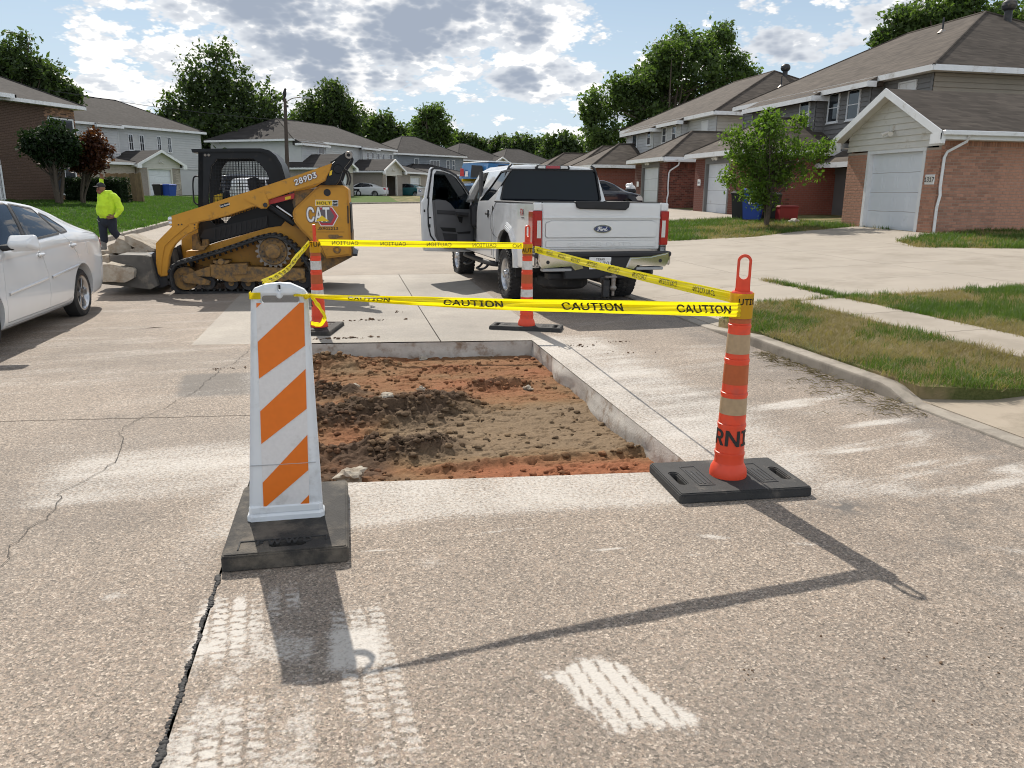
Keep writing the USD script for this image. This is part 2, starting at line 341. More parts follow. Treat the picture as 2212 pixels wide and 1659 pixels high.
pm('black_ink', (.012, .012, .012), .6, var=.1)
pm('panel_plastic', (.66, .69, .72), .45, var=.05, dirt=(.48, .49, .50), dscale=5, damt=.25)
pm('sheet_white', (.64, .63, .63), .4, var=.06, vscale=60, dirt=(.5, .49, .48), dscale=9, damt=.25)
pm('sheet_orange', (.66, .15, .008), .4, var=.05, vscale=30)
pm('loader_yellow', (.50, .235, .018), .42, var=.10, vscale=3, dirt=(.20, .12, .04), dscale=9, damt=.16)
pm('loader_yellow_dirty', (.27, .15, .045), .65, var=.22, vscale=5, dirt=(.085, .065, .045), dscale=13, damt=.6)
pm('loader_black', (.008, .009, .011), .42, var=.25, dirt=(.035, .03, .026), dscale=6, damt=.12, spec=.3)
pm('sticker_white', (.75, .75, .74), .4, var=.03)
pm('sticker_red', (.42, .03, .05), .4, var=.05)
pm('sticker_grey', (.12, .10, .11), .4, var=.05)
pm('sticker_yellow', (.75, .50, .02), .4, var=.03)
pm('red_paint', (.45, .03, .03), .4, var=.08)
pm('tail_red', (.30, .006, .010), .12, var=.05, coat=.8)
pm('tail_white', (.6, .58, .56), .15, var=.05, coat=.8)
pm('ford_blue', (.015, .03, .11), .2, var=.05, coat=.5)
pm('hivis', (.50, .72, .025), .8, var=.16, vscale=9, bump=.6, bscale=18, dirt=(.40, .52, .03), dscale=7, damt=.3)
pm('jeans', (.010, .014, .026), .85, var=.25, vscale=18, bump=.3, bscale=60)
pm('skin', (.20, .095, .06), .55, var=.08)
pm('cap_black', (.015, .015, .017), .8, var=.1)
pm('boot', (.17, .16, .15), .8, var=.2, vscale=14)
pm('bin_blue', (.012, .05, .28), .4, var=.08)
pm('bin_black', (.012, .012, .014), .5, var=.1)
pm('crate_red', (.20, .012, .012), .5, var=.08)
pm('teal_paint', (.012, .075, .085), .2, var=.03, coat=.8)
pm('blue_van', (.03, .15, .34), .25, var=.03, coat=.6)
pm('black_paint', (.008, .009, .014), .12, var=.05, coat=1.)
pm('mailbox_grey', (.40, .40, .40), .5, var=.06)
pm('grey_paint', (.35, .36, .37), .45, var=.05)
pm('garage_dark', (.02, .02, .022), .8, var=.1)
pm('asphalt_dark', (.02, .02, .021), .75, var=.4, vscale=20, bump=.6, bscale=60)
pm('crack_dark', (.035, .03, .026), .9, var=.3, vscale=20)
pm('soil_base', (.12, .075, .045), .95, var=.3, vscale=3)
pm('curtain', (.35, .36, .36), .8, var=.1)
# ================================================================ terrain, road, kerbs, lawns
ARC_C = np.array([24.4, 41.0]); ARC_R = 25.0; ARC_A = math.radians(60)
def road_t(X, Y):
    """signed distance across the street (right positive) from its centre line"""
    X = np.asarray(X, float); Y = np.asarray(Y, float)
    t = X+.6
    dx, dy = ARC_C[0]-X, Y-ARC_C[1]
    r = np.hypot(dx, dy); a = np.arctan2(dy, dx)
    ta = ARC_R-r
    e = ARC_C+ARC_R*np.array([-math.cos(ARC_A), math.sin(ARC_A)]); d = np.array([math.sin(ARC_A), math.cos(ARC_A)])
    ts = (X-e[0])*d[1]-(Y-e[1])*d[0]
    return np.where(Y < ARC_C[1], t, np.where((a < ARC_A), ta, ts))
def road_p(s, t):
    """point of the street at length s and offset t"""
    if s < 41: return np.array([-.6+t, s])
    a = (s-41)/ARC_R
    if a <= ARC_A: return ARC_C+(ARC_R-t)*np.array([-math.cos(a), math.sin(a)])
    e = ARC_C+(ARC_R-t)*np.array([-math.cos(ARC_A), math.sin(ARC_A)])
    return e+(s-41-ARC_R*ARC_A)*np.array([math.sin(ARC_A), math.cos(ARC_A)])
def street_z(Y):
    Y = np.asarray(Y, float); return .054*np.logaddexp(0, (Y-13)/3.)-.036*np.logaddexp(0, (Y-45)/3.)-.0007
TR, TL = 4.75, -5.75
def ground_z(X, Y):
    t = road_t(X, Y)
    r = np.clip(t-TR, 0, 12); l = np.clip(TL-t, 0, 11)
    return street_z(np.minimum(Y, 120))+np.where(t > TR, .12+.038*r, 0)+np.where(t < TL, (.12+.026*l), 0)
def drape(poly, cell, zf, dz=0., skirt=.16):
    V, Fc, n = [], [], 0
    for pg in flatpoly(poly):
        x0, y0, x1, y1 = pg.bounds
        shapely.prepare(pg)
        for ix in range(int(math.floor(x0/cell)), int(math.ceil(x1/cell))):
            for iy in range(int(math.floor(y0/cell)), int(math.ceil(y1/cell))):
                b = sbox(ix*cell, iy*cell, (ix+1)*cell, (iy+1)*cell)
                if not pg.intersects(b): continue
                if pg.contains(b):
                    c = np.array(b.exterior.coords)[:4]
                    if Polygon(c).exterior.is_ccw is False: c = c[::-1]
                    V.append(c); Fc.append(np.array([[0, 1, 2], [0, 2, 3]])+n); n += 4
                else:
                    for q in flatpoly(pg.intersection(b)):
                        v, f = trimesh.creation.triangulate_polygon(q, engine='earcut')
                        V.append(v); Fc.append(np.asarray(f)+n); n += len(v)
    v = np.vstack(V); f = np.vstack(Fc)
    m = trimesh.Trimesh(np.c_[v, zf(v[:, 0], v[:, 1])+dz], f, process=False)
    m.merge_vertices()
    if m.face_normals[:, 2].mean() < 0: m.invert()
    if skirt:       # a real edge: the rim goes down into the ground
        e = m.edges; u = trimesh.grouping.group_rows(m.edges_sorted, require_count=1); e = e[u]
        v2 = m.vertices.copy(); v2[:, 2] -= skirt; nv = len(v2)
        f2 = np.vstack([np.c_[e[:, 1], e[:, 0], e[:, 0]+nv], np.c_[e[:, 1], e[:, 0]+nv, e[:, 1]+nv]])
        vv = np.vstack([m.vertices, m.vertices, v2]); f2 = np.where(f2 >= nv, f2+nv, f2+nv)
        m = trimesh.Trimesh(vv, np.vstack([m.faces, f2]), process=False)
    return m

# ---- materials of the ground
def road_mat(name, base, agg=.5, dustcol=(.54, .51, .47), usedust=True, stain=(.10, .095, .09), pit=.35):
    b = np.array(base)
    N = {'g': ('geometry', {}),
         'v': ('voronoi_texture', {'scale': 128.0, 'randomness': 1.0}), 'hs': ('separate_color', {}),
         'vr': ('rgb_ramp', {'ramp': [(0., tuple(b*.38)), (.16, tuple(b*.68)), (.45, tuple(b*.95)), (.70, tuple(b*np.array([1.14, 1.05, .98]))), (.88, tuple(b*1.40)), (.95, tuple(b*1.75)), (1., tuple(np.minimum(b*2.1, .8)))]}),
         'v2': ('voronoi_texture', {'scale': 330.0}), 'h2': ('separate_color', {}), 'r2': ('rgb_ramp', {'ramp': [(0., (.62, .6, .58)), (.6, (1, 1, 1)), (1., (1.3, 1.28, 1.25))]}),
         'm2': ('mix', {'mix_type': 'multiply', 'fac': agg}),
         'flat': ('mix', {'mix_type': 'mix', 'color1': tuple(b), 'fac': agg}),
         'n': ('noise_texture', {'scale': 1.1, 'detail': 6.0, 'roughness': .65}), 'nr': ('rgb_ramp', {'ramp': [(.25, (.80, .79, .78)), (.75, (1.16, 1.15, 1.13))]}),
         'm3': ('mix', {'mix_type': 'multiply', 'fac': 1.0}),
         'da': ('attribute', {'attribute': 'dust'}), 'sa': ('attribute', {'attribute': 'stain'}),
         'dn': ('noise_texture', {'scale': 60.0, 'detail': 7.0, 'roughness': .75}), 'dd': ('math', {'math_type': 'multiply_add', 'value2': 1.9, 'value3': -.95}),
         'vd': ('math', {'math_type': 'multiply_add', 'value2': .5}), 
         'ds': ('math', {'math_type': 'add'}), 'dr': ('map_range', {'range_type': 'smoothstep', 'from_min': .30, 'from_max': .95, 'to_min': 0., 'to_max': .90, 'clamp': True}),
         'md': ('mix', {'mix_type': 'mix', 'color2': dustcol}), 'ms': ('mix', {'mix_type': 'mix', 'color2': stain}),
         'sn': ('math', {'math_type': 'multiply', 'value2': .9, 'use_clamp': True}),
         'bh': ('math', {'math_type': 'add'}), 'b': ('bump', {'strength': pit, 'distance': .006}),
         'p': ('principled_bsdf', {'roughness': .82, 'specular_ior_level': .35})}
    L = [('g.position', 'v.vector'), ('v.color', 'hs.color'), ('hs.r', 'vr.fac'), ('g.position', 'v2.vector'), ('v2.color', 'h2.color'), ('h2.g', 'r2.fac'),
         ('vr.color', 'flat.color2'), ('flat.color', 'm2.color1'), ('r2.color', 'm2.color2'), ('g.position', 'n.vector'), ('n.fac', 'nr.fac'), ('m2.color', 'm3.color1'), ('nr.color', 'm3.color2'),
         ('v.distance', 'bh.value1'), ('hs.g', 'bh.value2'), ('bh.value', 'b.height'), ('b.normal', 'p.normal')]
    if usedust:
        L += [('g.position', 'dn.vector'), ('dn.fac', 'dd.value1'), ('dd.value', 'ds.value1'), ('da.fac', 'ds.value2'), ('ds.value', 'dr.value'), ('dr.result', 'md.fac'), ('m3.color', 'ms.color1'), ('sa.fac', 'sn.value1'), ('sn.value', 'ms.fac'), ('ms.color', 'md.color1'), ('md.color', 'p.base_color')]
    else: L += [('m3.color', 'p.base_color')]
    used = {a.split('.')[0] for a, _ in L} | {c.split('.')[0] for _, c in L}
    mat(name, {k: v for k, v in N.items() if k in used}, L)
road_mat('road_aggregate', (.276, .236, .199), .85)
road_mat('road_patch', (.335, .31, .275), .3, pit=.12)
road_mat('road_far', (.285, .25, .21), .35, usedust=False, pit=.15)
pm('cut_concrete', (.47, .44, .40), .85, var=.12, vscale=9, bump=.5, bscale=60, dirt=(.22, .15, .10), dscale=5, damt=.42)

def attr(path, name, vals):
    UsdGeom.PrimvarsAPI(stage.GetPrimAtPath(path)).CreatePrimvar(name, Sdf.ValueTypeNames.FloatArray, 'vertex').Set(Vt.FloatArray.FromNumpy(np.asarray(vals, np.float32)))

def soft(x, a, b, e): return np.clip((x-a)/e+.5, 0, 1)*np.clip((b-x)/e+.5, 0, 1)
def fb(X, Y, sx, sy, seed, o=4): return fbm(np.stack([X*sx, Y*sy, np.zeros_like(X)+seed*7.3], -1), o, seed)
def dust_of(X, Y):
    d = np.zeros_like(X)
    wob = (fb(X, Y, 1.3, 1.3, 3)-.5)
    st = fb(X+.35*Y, Y-.2*X, 1.1, 6.0, 5); st2 = fb(X, Y, 3, 3, 9)
    d = np.maximum(d, soft(X+wob*.5, 1.7, 3.0, .7)*soft(Y+wob*.4, 3.3, 8.3, .6)*(.25+.75*st))
    d = np.maximum(d, soft(X+wob*.3, 1.7, 2.35, .3)*soft(Y, 3.7, 8.3, .4)*(.42+.5*st2))
    d = np.maximum(d, soft(X, -.8, 2.4, .5)*soft(Y+wob*.25, 3.42, 4.3, .18)*(.40+.5*st2))
    d = np.maximum(d, soft(X+wob*.5, -1.75, -.3, .5)*soft(Y+wob*.12, 3.98, 5.0, .12+.35*np.clip(Y-4.2, 0, 1))*(.30+.62*st))
    d = np.maximum(d, soft(X+wob*.6, -2.2, -.9, .8)*soft(Y+wob*.5, 4.3, 5.25, .4)*(.0+.6*st2))
    d = np.maximum(d, soft(X+wob*.4, -.9, -.5, .3)*soft(Y+wob, 2.9, 7.5, .6)*(.12+.5*st2))
    d = np.maximum(d, soft(X+wob*.4, 2.6, 4.0, .5)*soft(Y+wob*.6, 3.0, 6.2, .8)*(np.clip(st*2.4-.95, 0, .9)))
    d = np.maximum(d, soft(X+wob*.5, -3.8, 4, .5)*soft(Y, 5.5, 13, 2)*np.clip(st*1.6-.6, 0, .45))
    # tyre tread prints: white powder left by a block pattern
    def tread(x0, y0, ang, hw, y1, y2, pitch, strips, amp, fadeseed):
        c, s = math.cos(ang), math.sin(ang)
        u = (X-x0)*c+(Y-y0)*s; v = -(X-x0)*s+(Y-y0)*c
        w = np.zeros_like(X)
        for q, (ua, ub) in enumerate(strips):
            ph = (v/pitch+.5*(q % 2)+.35*u/pitch) % 1.0
            blk = np.clip(np.minimum(ph, 1-ph)/.10-.8, 0, 1)
            w = np.maximum(w, soft(u, ua, ub, .012)*(.25+.75*blk))
        return amp*w*soft(v, y1, y2, .12)*np.clip(fb(X, Y, 4, 3, fadeseed)*2.8-.62, 0.10, .95)
    S = [(-.19, -.14), (-.13, -.075), (-.065, -.01), (0.0, .055), (.065, .12), (.13, .19)]
    d = np.maximum(d, tread(-.36, 2.2, .10, .2, -.75, .78, .045, S, 1.0, 11))
    d = np.maximum(d, tread(.02, 2.3, .10, .1, -.55, .45, .045, [(-.1, -.04), (-.03, .03), (.04, .1)], .75, 12))
    d = np.maximum(d, soft(X, -.55, -.15, .2)*soft(Y+wob*.3, 2.05, 2.75, .2)*np.clip(st2*2-.75, 0, .6))
    d = np.maximum(d, soft(X+wob*.1, -.12, .08, .06)*soft(Y+wob*.15, 2.33, 2.62, .08)*np.clip(st2*2.4-.5, 0, .85))
    d = np.maximum(d, soft(X+wob*.15, -.62, -.12, .12)*soft(Y+wob*.2, 1.5, 2.75, .3)*np.clip(fb(X, Y, 9, 6, 17)*3-1.2, 0, .62))
    c, s = math.cos(.55), math.sin(.55)
    u = (X-.80)*c+(Y-2.02)*s; v = -(X-.80)*s+(Y-2.02)*c
    c2, s2_ = math.cos(.16), math.sin(.16)
    uu = (X-.80)*c2+(Y-2.02)*s2_; vv_ = -(X-.80)*s2_+(Y-2.02)*c2
    gap = np.abs(((uu/.055+.05*np.sin(vv_*11)) % 1.0)-.5)          # thin grooves between the tread ribs
    lines = np.clip((.5-gap)*6.5, 0, 1)
    edge = (fb(X, Y, 9, 9, 15)-.5)*.22
    d = np.maximum(d, soft(uu+edge*.6+.25*vv_, -.16, .13, .06)*soft(vv_+edge+.15*uu, -.20, .20, .09)*(.15+.85*lines)*1.0*np.clip(st2*1.6+.1, .3, 1))
    for (x, y, lx, ly, a, an) in [(1.62, 3.05, .10, .03, .8, -.4), (1.45, 2.9, .08, .02, .7, -.5), (3.1, 4.05, .4, .05, .8, .1), (3.3, 3.75, .3, .05, .7, .2), (2.0, 2.9, .14, .02, .7, -.3), (-.55, 2.55, .06, .05, 1.0, 0), (-.95, 3.0, .07, .05, .7, 0),
                               (.3, 3.05, .10, .09, .55, .2), (2.75, 2.2, .4, .12, .55, -.6), (3.0, 2.6, .5, .05, .6, -.5), (.65, 3.3, .25, .015, .8, .1), (.1, 3.2, .2, .012, .8, -.15), (1.1, 3.02, .1, .014, .8, 0)]:
        c, s = math.cos(an), math.sin(an); u = (X-x)*c+(Y-y)*s; v = -(X-x)*s+(Y-y)*c
        d = np.maximum(d, a*np.exp(-(u/lx)**2-(v/ly)**2)*(.5+.9*st2))
    return np.clip(d, 0, 1.2)
def stain_of(X, Y):
    w = fb(X, Y, 2.2, 2.2, 21)-.5; n = fb(X, Y, 14, 14, 22)
    s = soft(X+w*.10+.1*(Y-6.4), -1.36, -.74, .06)*soft(Y+w*.15, 6.15, 6.95, .10)*.75
    s = np.maximum(s, np.exp(-((X-2.45)/.13)**2-((Y-3.25)/.10)**2)*1.0*(n > .38))
    s = np.maximum(s, soft(X+w, -2.4, -1.2, .8)*soft(Y+w, 2.6, 4.9, 1.2)*np.clip(n*1.4-.5, 0, .35))
    s = np.maximum(s, soft(X+w, 2.4, 3.6, .6)*soft(Y+w, 1.6, 3.6, .8)*np.clip(n*1.6-.62, 0, .5))
    s = np.maximum(s, soft(X+w*.7, 1.9, 3.1, .7)*soft(Y+w*.7, 4.2, 6.9, .9)*np.clip(fb(X, Y, 1.6, 5, 25)*2.2-.9, 0, .42))
    s = np.maximum(s, soft(X+w*.3, 3.72, 4.3, .3)*np.clip(n*1.5-.35, 0, .6))
    s = np.maximum(s, soft(X+w, -5.8, -3.0, 1)*soft(Y+w, 6, 9, 1)*.10)
    s = np.maximum(s, np.clip(fb(X, Y, .8, .8, 27)*1.3-.62, 0, .3))
    return np.clip(s, 0, 1)

PIT = (-.57, 1.93, 4.0, 8.1)
JOINTS_X = (-.57, .95)
def lines(segs):
    out = []
    for a, b, h in segs: out.append(np.linspace(a, b, max(2, int(round((b-a)/h))+1)))
    return np.unique(np.round(np.concatenate(out), 5))
gx = lines([(-6.33, -3.2, .07), (-3.2, -1.64, .026), (-1.64, -1.60, .04), (-1.60, -.575, .024), (-.575, -.565, .01), (-.565, .944, .0115), (.944, .954, .01), (.954, 1.93, .023), (1.93, 2.14, .023), (2.14, 2.15, .01), (2.15, 3.9, .024), (3.9, 4.15, .05)])
gy = lines([(.3, 1.5, .1), (1.5, 2.75, .0115), (2.75, 4.0, .021), (4.0, 5.395, .024), (5.395, 5.405, .01), (5.405, 8.1, .026), (8.1, 8.106, .006), (8.106, 9.2, .03), (9.2, 14.69, .06), (14.69, 14.70, .01)])
GX, GY = np.meshgrid(gx, gy)
sk = np.clip(np.minimum((GY-1.5)/2.5, (14.7-GY)/6.6), 0, 1)
YY = GY-.09*(GX-.7)*sk
ZZ = street_z(YY)+.004*(fb(GX, YY, .7, .7, 31)-.5)*soft(GX, -6, 3.6, .6)
cx = (gx[1:]+gx[:-1])/2; cy = (gy[1:]+gy[:-1])/2
CXg, CYg = np.meshgrid(cx, cy)
nx = len(gx)
cell_q = (np.arange(len(gy)-1)[:, None]*nx+np.arange(nx-1)[None])
def cellmask(x0, x1, y0, y1): return (CXg > x0) & (CXg < x1) & (CYg > y0) & (CYg < y1)
pitmask = cellmask(*PIT)
groove = ((np.abs(CXg+.57) < .0049) & ((CYg < 4.0) | (CYg > 8.1)) & (CYg > 8.106)) | ((np.abs(CXg-.949) < .0049) & (CYg > 8.106)) | ((np.abs(CYg-5.4) < .0049) & (CXg < -.57)) | ((np.abs(CYg-14.695) < .0049))
patch = cellmask(-1.62, 2.145, 8.103, 14.69)
VX = np.stack([GX.ravel(), YY.ravel(), ZZ.ravel()], 1)
DUST = dust_of(VX[:, 0], VX[:, 1]); STAIN = stain_of(VX[:, 0], VX[:, 1])
road = thing('road', None, None, kind='structure')
def slab(mask, mt, name='slab'):
    q = cell_q[mask].ravel()
    if not len(q): return
    q4 = np.stack([q, q+1, q+nx+1, q+nx], 1)
    ids, inv = np.unique(q4.ravel(), return_inverse=True)
    p = obj(name, quads(VX[ids], inv.reshape(-1, 4)), mt, road, smooth=True)
    # usdkit.mesh keeps vertex order with smooth=True
    attr(p, 'dust', DUST[ids] if mt != 'road_patch' else DUST[ids]*.6); attr(p, 'stain', STAIN[ids])
free = ~pitmask & ~groove
slab(free & ~patch & cellmask(-.57, 4.2, 0, 14.69), 'road_aggregate')
slab(free & ~patch & cellmask(-7, -.57, 0, 5.4), 'road_aggregate')
slab(free & ~patch & cellmask(-7, -.57, 5.4, 14.69), 'road_aggregate')
slab(free & patch & cellmask(-7, .949, 0, 20), 'road_patch')
slab(free & patch & cellmask(.949, 7, 0, 20), 'road_patch')
# far slabs along the bending street
def strip_mesh(s0, s1, t0, t1, ns=6, nt=4):
    S = np.linspace(s0, s1, ns+1); T = np.linspace(t0, t1, nt+1)
    v = []
    for s in S:
        for t in T:
            p = road_p(s, t); v.append((p[0], p[1], float(street_z(min(p[1], 120)))))
    q = [[i*(nt+1)+j, i*(nt+1)+j+1, (i+1)*(nt+1)+j+1, (i+1)*(nt+1)+j] for i in range(ns) for j in range(nt)]
    return quads(v, q)
s = 14.705
while s < 130:
    L_ = 5.2 if s < 45 else 12.0
    for t0, t1 in ((TL, .024), (.036, TR)):
        obj('slab', strip_mesh(s, s+L_-.012, t0, t1), 'road_far', road, smooth=True)
    s += L_
obj('slab', strip_mesh(-30, .3, TL, TR, 10), 'road_far', road, smooth=True)
# soil under everything
gxx = np.r_[np.arange(-160, -30, 10), np.arange(-30, 31, 1.0), np.arange(40, 161, 10)]; gyy = np.r_[np.arange(-60, -5, 10), np.arange(-5, 71, 1.0), np.arange(80, 260, 12)]
TX, TY = np.meshgrid(gxx, gyy); TZ = ground_z(TX, TY)-.34
nn_ = len(gxx)
obj('ground', quads(np.stack([TX.ravel(), TY.ravel(), TZ.ravel()], 1), [[i*nn_+j, i*nn_+j+1, (i+1)*nn_+j+1, (i+1)*nn_+j] for i in range(len(gyy)-1) for j in range(nn_-1)]), 'soil_base', kind='structure', smooth=True)

# ---- the pit: cut walls and soil
def pitpt(x, y): 
    k = min(max(min((y-1.5)/2.5, (14.7-y)/6.6), 0), 1); return np.array([x, y-.09*(x-.7)*k])
def cutwall(a, b, inward, jag=0.0, seed=0):
    n = max(20, int(np.linalg.norm(b-a)/.02)); k = 9
    V = []
    for i in range(n+1):
        p = a+(b-a)*i/n
        for j in range(k+1):
            z = -.24*j/k
            rr = (noise(np.array([i*.09, j*.5, seed]), seed)-.5)*.012
            big = np.clip(noise(np.array([i*.035, j*.16, seed+3.]), seed+1)*1.9-.95, 0, 1)*jag*min(j/3, 1)
            V.append((*(p+inward*(-.0005+(rr+big)*(j > 0))), z-.001))
    q = [[i*(k+1)+j, (i+1)*(k+1)+j, (i+1)*(k+1)+j+1, i*(k+1)+j+1] for i in range(n) for j in range(k)]
    return quads(V, q)
c00, c10, c11, c01 = pitpt(-.57, 4.0), pitpt(1.93, 4.0), pitpt(1.93, 8.1), pitpt(-.57, 8.1)
for a, b, inw, jag, sd in ((c01, c11, np.array([.09, -1.]), .02, 1), (c11, c10, np.array([-1., 0]), .05, 2), (c10, c00, np.array([0., 1.]), .02, 3), (c00, c01, np.array([1., 0]), .03, 4)):
    obj('cut_edge', cutwall(a, b, inw, jag, sd), 'cut_concrete', road, smooth=50)
def soil_h(X, Y):
    base = -.165+.03*(fb(X, Y, 1.3, 1.3, 41)-.5)
    # ruts across the pit: pressed bands and loose ridges on the left
    left = np.clip((1.0-X)/1.1, 0, 1)
    w1 = (fb(X, Y, 2.2, 2.2, 46)-.5)
    ridge = np.exp(-((Y-5.95-.30*(X-.3)+w1*.35)/.24)**2)*np.clip((1.15-X+w1)/.6, 0, 1)*.17
    ridge += np.exp(-((Y-6.55+.35*X+w1*.3)/.16)**2)*np.clip((.55-X)/.5, 0, 1)*.10
    ridge += np.exp(-((Y-7.80+w1*.2)/.26)**2)*np.clip((.55-X)/.7, 0, 1)*.13
    ridge += np.exp(-((Y-4.98-.15*X+w1*.25)/.15)**2)*np.clip((.85-X+w1)/.6, 0, 1)*.12
    ridge += np.exp(-((Y-4.45+w1*.2)/.12)**2)*np.clip((.35-X)/.5, 0, 1)*.07
    ridge += np.exp(-((Y-6.65-.22*(X-1.2)+w1*.15)/.085)**2-((X-1.25)/.33)**2)*.10
    ridge += np.exp(-((Y-7.40+w1*.1)/.07)**2-((X-.95)/.3)**2)*.05
    ridge += np.exp(-((Y-4.60-.06*X+w1*.1)/.045)**2)*np.clip((X-.3)/.3, 0, 1)*.04
    ridge *= .55+.9*np.clip(fb(X, Y, 3.3, 3.3, 49)*1.6-.3, 0, 1)
    dip = -np.exp(-((Y-5.45)/.28)**2)*.02
    cl = fb(X, Y, 9, 9, 43)-.5; cf = fb(X, Y, 30, 30, 44)-.5
    rough = np.clip(ridge*9, 0, 1)*1.25+.10+.28*left
    h = base+.75*ridge*(.75+.9*np.clip(fb(X, Y, 5, 5, 45)-.25, 0, 1))+.022*(np.abs(fb(X, Y, 5, 8, 58)-.5)*2)+.016*(fb(X, Y, 16, 16, 59)-.5)+dip+cl*.075*rough+cf*.022*rough
    h += .035*(np.abs(fb(X, Y, 11, 11, 47)-.5)*2)*rough-.014*(np.abs(fb(X, Y, 4, 9, 48)-.5) < .013)-.012*(np.abs(X-.95-.03*(fb(X, Y, 1, 3, 50)-.5)) < .012)
    return h, ridge
sx = np.arange(-.60, 1.965, .0135); sy = np.arange(3.75, 8.45, .0135)
SX, SY = np.meshgrid(sx, sy); SZ, SR = soil_h(SX, SY); SZ = np.minimum(SZ, -.012)
# keep it under the slab at the rim
rim = np.minimum.reduce([SX+.585, 1.945-SX])
npx = len(sx)
keep = []
for i in range(len(sy)-1):
    pass
ylo = np.array([pitpt(x, 4.0)[1] for x in sx]); yhi = np.array([pitpt(x, 8.1)[1] for x in sx])
ci = (np.arange(len(sy)-1)[:, None]*npx+np.arange(npx-1)[None])
okc = (SY[:-1, :-1] > ylo[None, :-1]-.03) & (SY[:-1, :-1] < yhi[None, :-1]+.03)
q = ci[okc].ravel(); q4 = np.stack([q, q+1, q+npx+1, q+npx], 1)
sv = np.stack([SX.ravel(), SY.ravel(), SZ.ravel()], 1); ids, inv = np.unique(q4.ravel(), return_inverse=True)
N = {'g': ('geometry', {}), 'oa': ('attribute', {'attribute': 'hue'}), 'wa': ('attribute', {'attribute': 'damp'}),
     'r': ('rgb_ramp', {'ramp': [(0., (.195, .142, .092)), (.3, (.20, .132, .074)), (.55, (.215, .115, .058)), (.8, (.235, .108, .055)), (1., (.262, .105, .053))]}),
     'wet': ('mix', {'mix_type': 'mix', 'color2': (.075, .050, .034)}),
     'n': ('noise_texture', {'scale': 55., 'detail': 6., 'roughness': .7}), 'nr': ('rgb_ramp', {'ramp': [(.3, (.6, .58, .56)), (.7, (1.3, 1.28, 1.25))]}), 'm': ('mix', {'mix_type': 'multiply', 'fac': .9}),
     'b': ('bump', {'strength': .7, 'distance': .012}), 'p': ('principled_bsdf', {'roughness': .95, 'specular_ior_level': .15})}
mat('pit_soil', N, [('oa.fac', 'r.fac'), ('r.color', 'wet.color1'), ('wa.fac', 'wet.fac'), ('g.position', 'n.vector'), ('n.fac', 'nr.fac'), ('wet.color', 'm.color1'), ('nr.color', 'm.color2'), ('m.color', 'p.base_color'), ('n.fac', 'b.height'), ('b.normal', 'p.normal')])
def soil_attr(X, Y, R):
    hue = .50+1.1*(fb(X, Y, 2.1, 3.2, 51)-.5)+.25*(fb(X, Y, 9, 9, 54)-.5)
    hue += .55*soft(X, .5, 2.0, .5)*soft(Y+.3*(fb(X, Y, 2, 2, 52)-.5), 3.9, 4.6, .25)
    hue += .18*soft(X, .2, 2.0, .5)*soft(Y, 6.3, 8.0, .7)
    hue -= .55*soft(X, .2, 2.0, .5)*soft(Y+.4*(fb(X, Y, 2, 2, 55)-.5), 4.75, 5.95, .3)
    damp = np.clip(.9*np.clip((fb(X, Y, 2.6, 2.6, 53)-.44)*4, 0, 1)*np.clip((.9-X)/.7, 0, 1)*soft(Y, 4.3, 6.6, .6)+.75*np.clip(R*7, 0, 1)*soft(Y, 4.2, 6.9, .5)+.30*np.clip(R*7, 0, 1)-.08, 0, .92)
    return np.clip(hue, 0, 1), damp
ps = obj('pit_soil', quads(sv[ids], inv.reshape(-1, 4)), 'pit_soil', kind='structure', smooth=True)
hu, dm = soil_attr(sv[ids, 0], sv[ids, 1], SR.ravel()[ids]); attr(ps, 'hue', hu); attr(ps, 'damp', dm)
# clods: loose lumps, more of them on the ridges
rng = np.random.default_rng(5)
def lump(r, seed, sub=1, squash=.7):
    m = trimesh.creation.icosphere(sub, 1.0); v = m.vertices
    v = v*(1+1.25*(noise(v*1.5+seed*3.1, seed)[:, None]-.5)+.7*(noise(v*3.3+seed, seed+1)[:, None]-.5)); v[:, 2] *= squash
    return TM(v*r, m.faces)
LUMPS = [lump(1.0, 100+i, 1, .65) for i in range(28)]
LUMPS2 = [lump(1.0, 200+i, 2, .6) for i in range(10)]
def scatter_lumps(items, lib):
    """items: x, y, z, radius, turn, which -> one joined mesh"""
    V, Fc, n = [], [], 0
    for x, y, z, r, a, k in items:
        m = lib[int(k) % len(lib)]; v = np.asarray(m.vertices)*r; c_, s_ = math.cos(a), math.sin(a)
        V.append(np.c_[v[:, 0]*c_-v[:, 1]*s_+x, v[:, 0]*s_+v[:, 1]*c_+y, v[:, 2]+z]); Fc.append(np.asarray(m.faces)+n); n += len(v)
    return TM(np.vstack(V), np.vstack(Fc))
cx_, cy_ = rng.uniform(-.55, 1.9, 60000), rng.uniform(3.95, 8.2, 60000)
lo_ = np.array([pitpt(x, 4.0)[1] for x in cx_[:1]])
kk_ = np.clip(np.minimum((cy_-1.5)/2.5, (14.7-cy_)/6.6), 0, 1); ylo_ = 4.0-.09*(cx_-.7); yhi_ = 8.1-.09*(cx_-.7)
hh_, rg_ = soil_h(cx_, cy_)
ok = (cy_ > ylo_+.03) & (cy_ < yhi_-.03) & (rng.random(60000) < .022+np.clip(rg_*5, 0, .6)*np.clip(fb(cx_, cy_, 5, 5, 57)*2.6-.8, 0, 1))
ix = np.nonzero(ok)[0][:5200]
rr_c = .003+.026*rng.random(len(ix))**4
items = np.c_[cx_[ix], cy_[ix], np.minimum(hh_[ix], -.012)+rr_c*.22, rr_c, rng.uniform(0, 6.28, len(ix)), rng.integers(0, 28, len(ix))]
cp_ = obj('soil_clods', scatter_lumps(items, LUMPS), 'pit_soil', kind='stuff', label='loose brown soil clods scattered over the ridges of the pit', cat='soil', smooth=True)
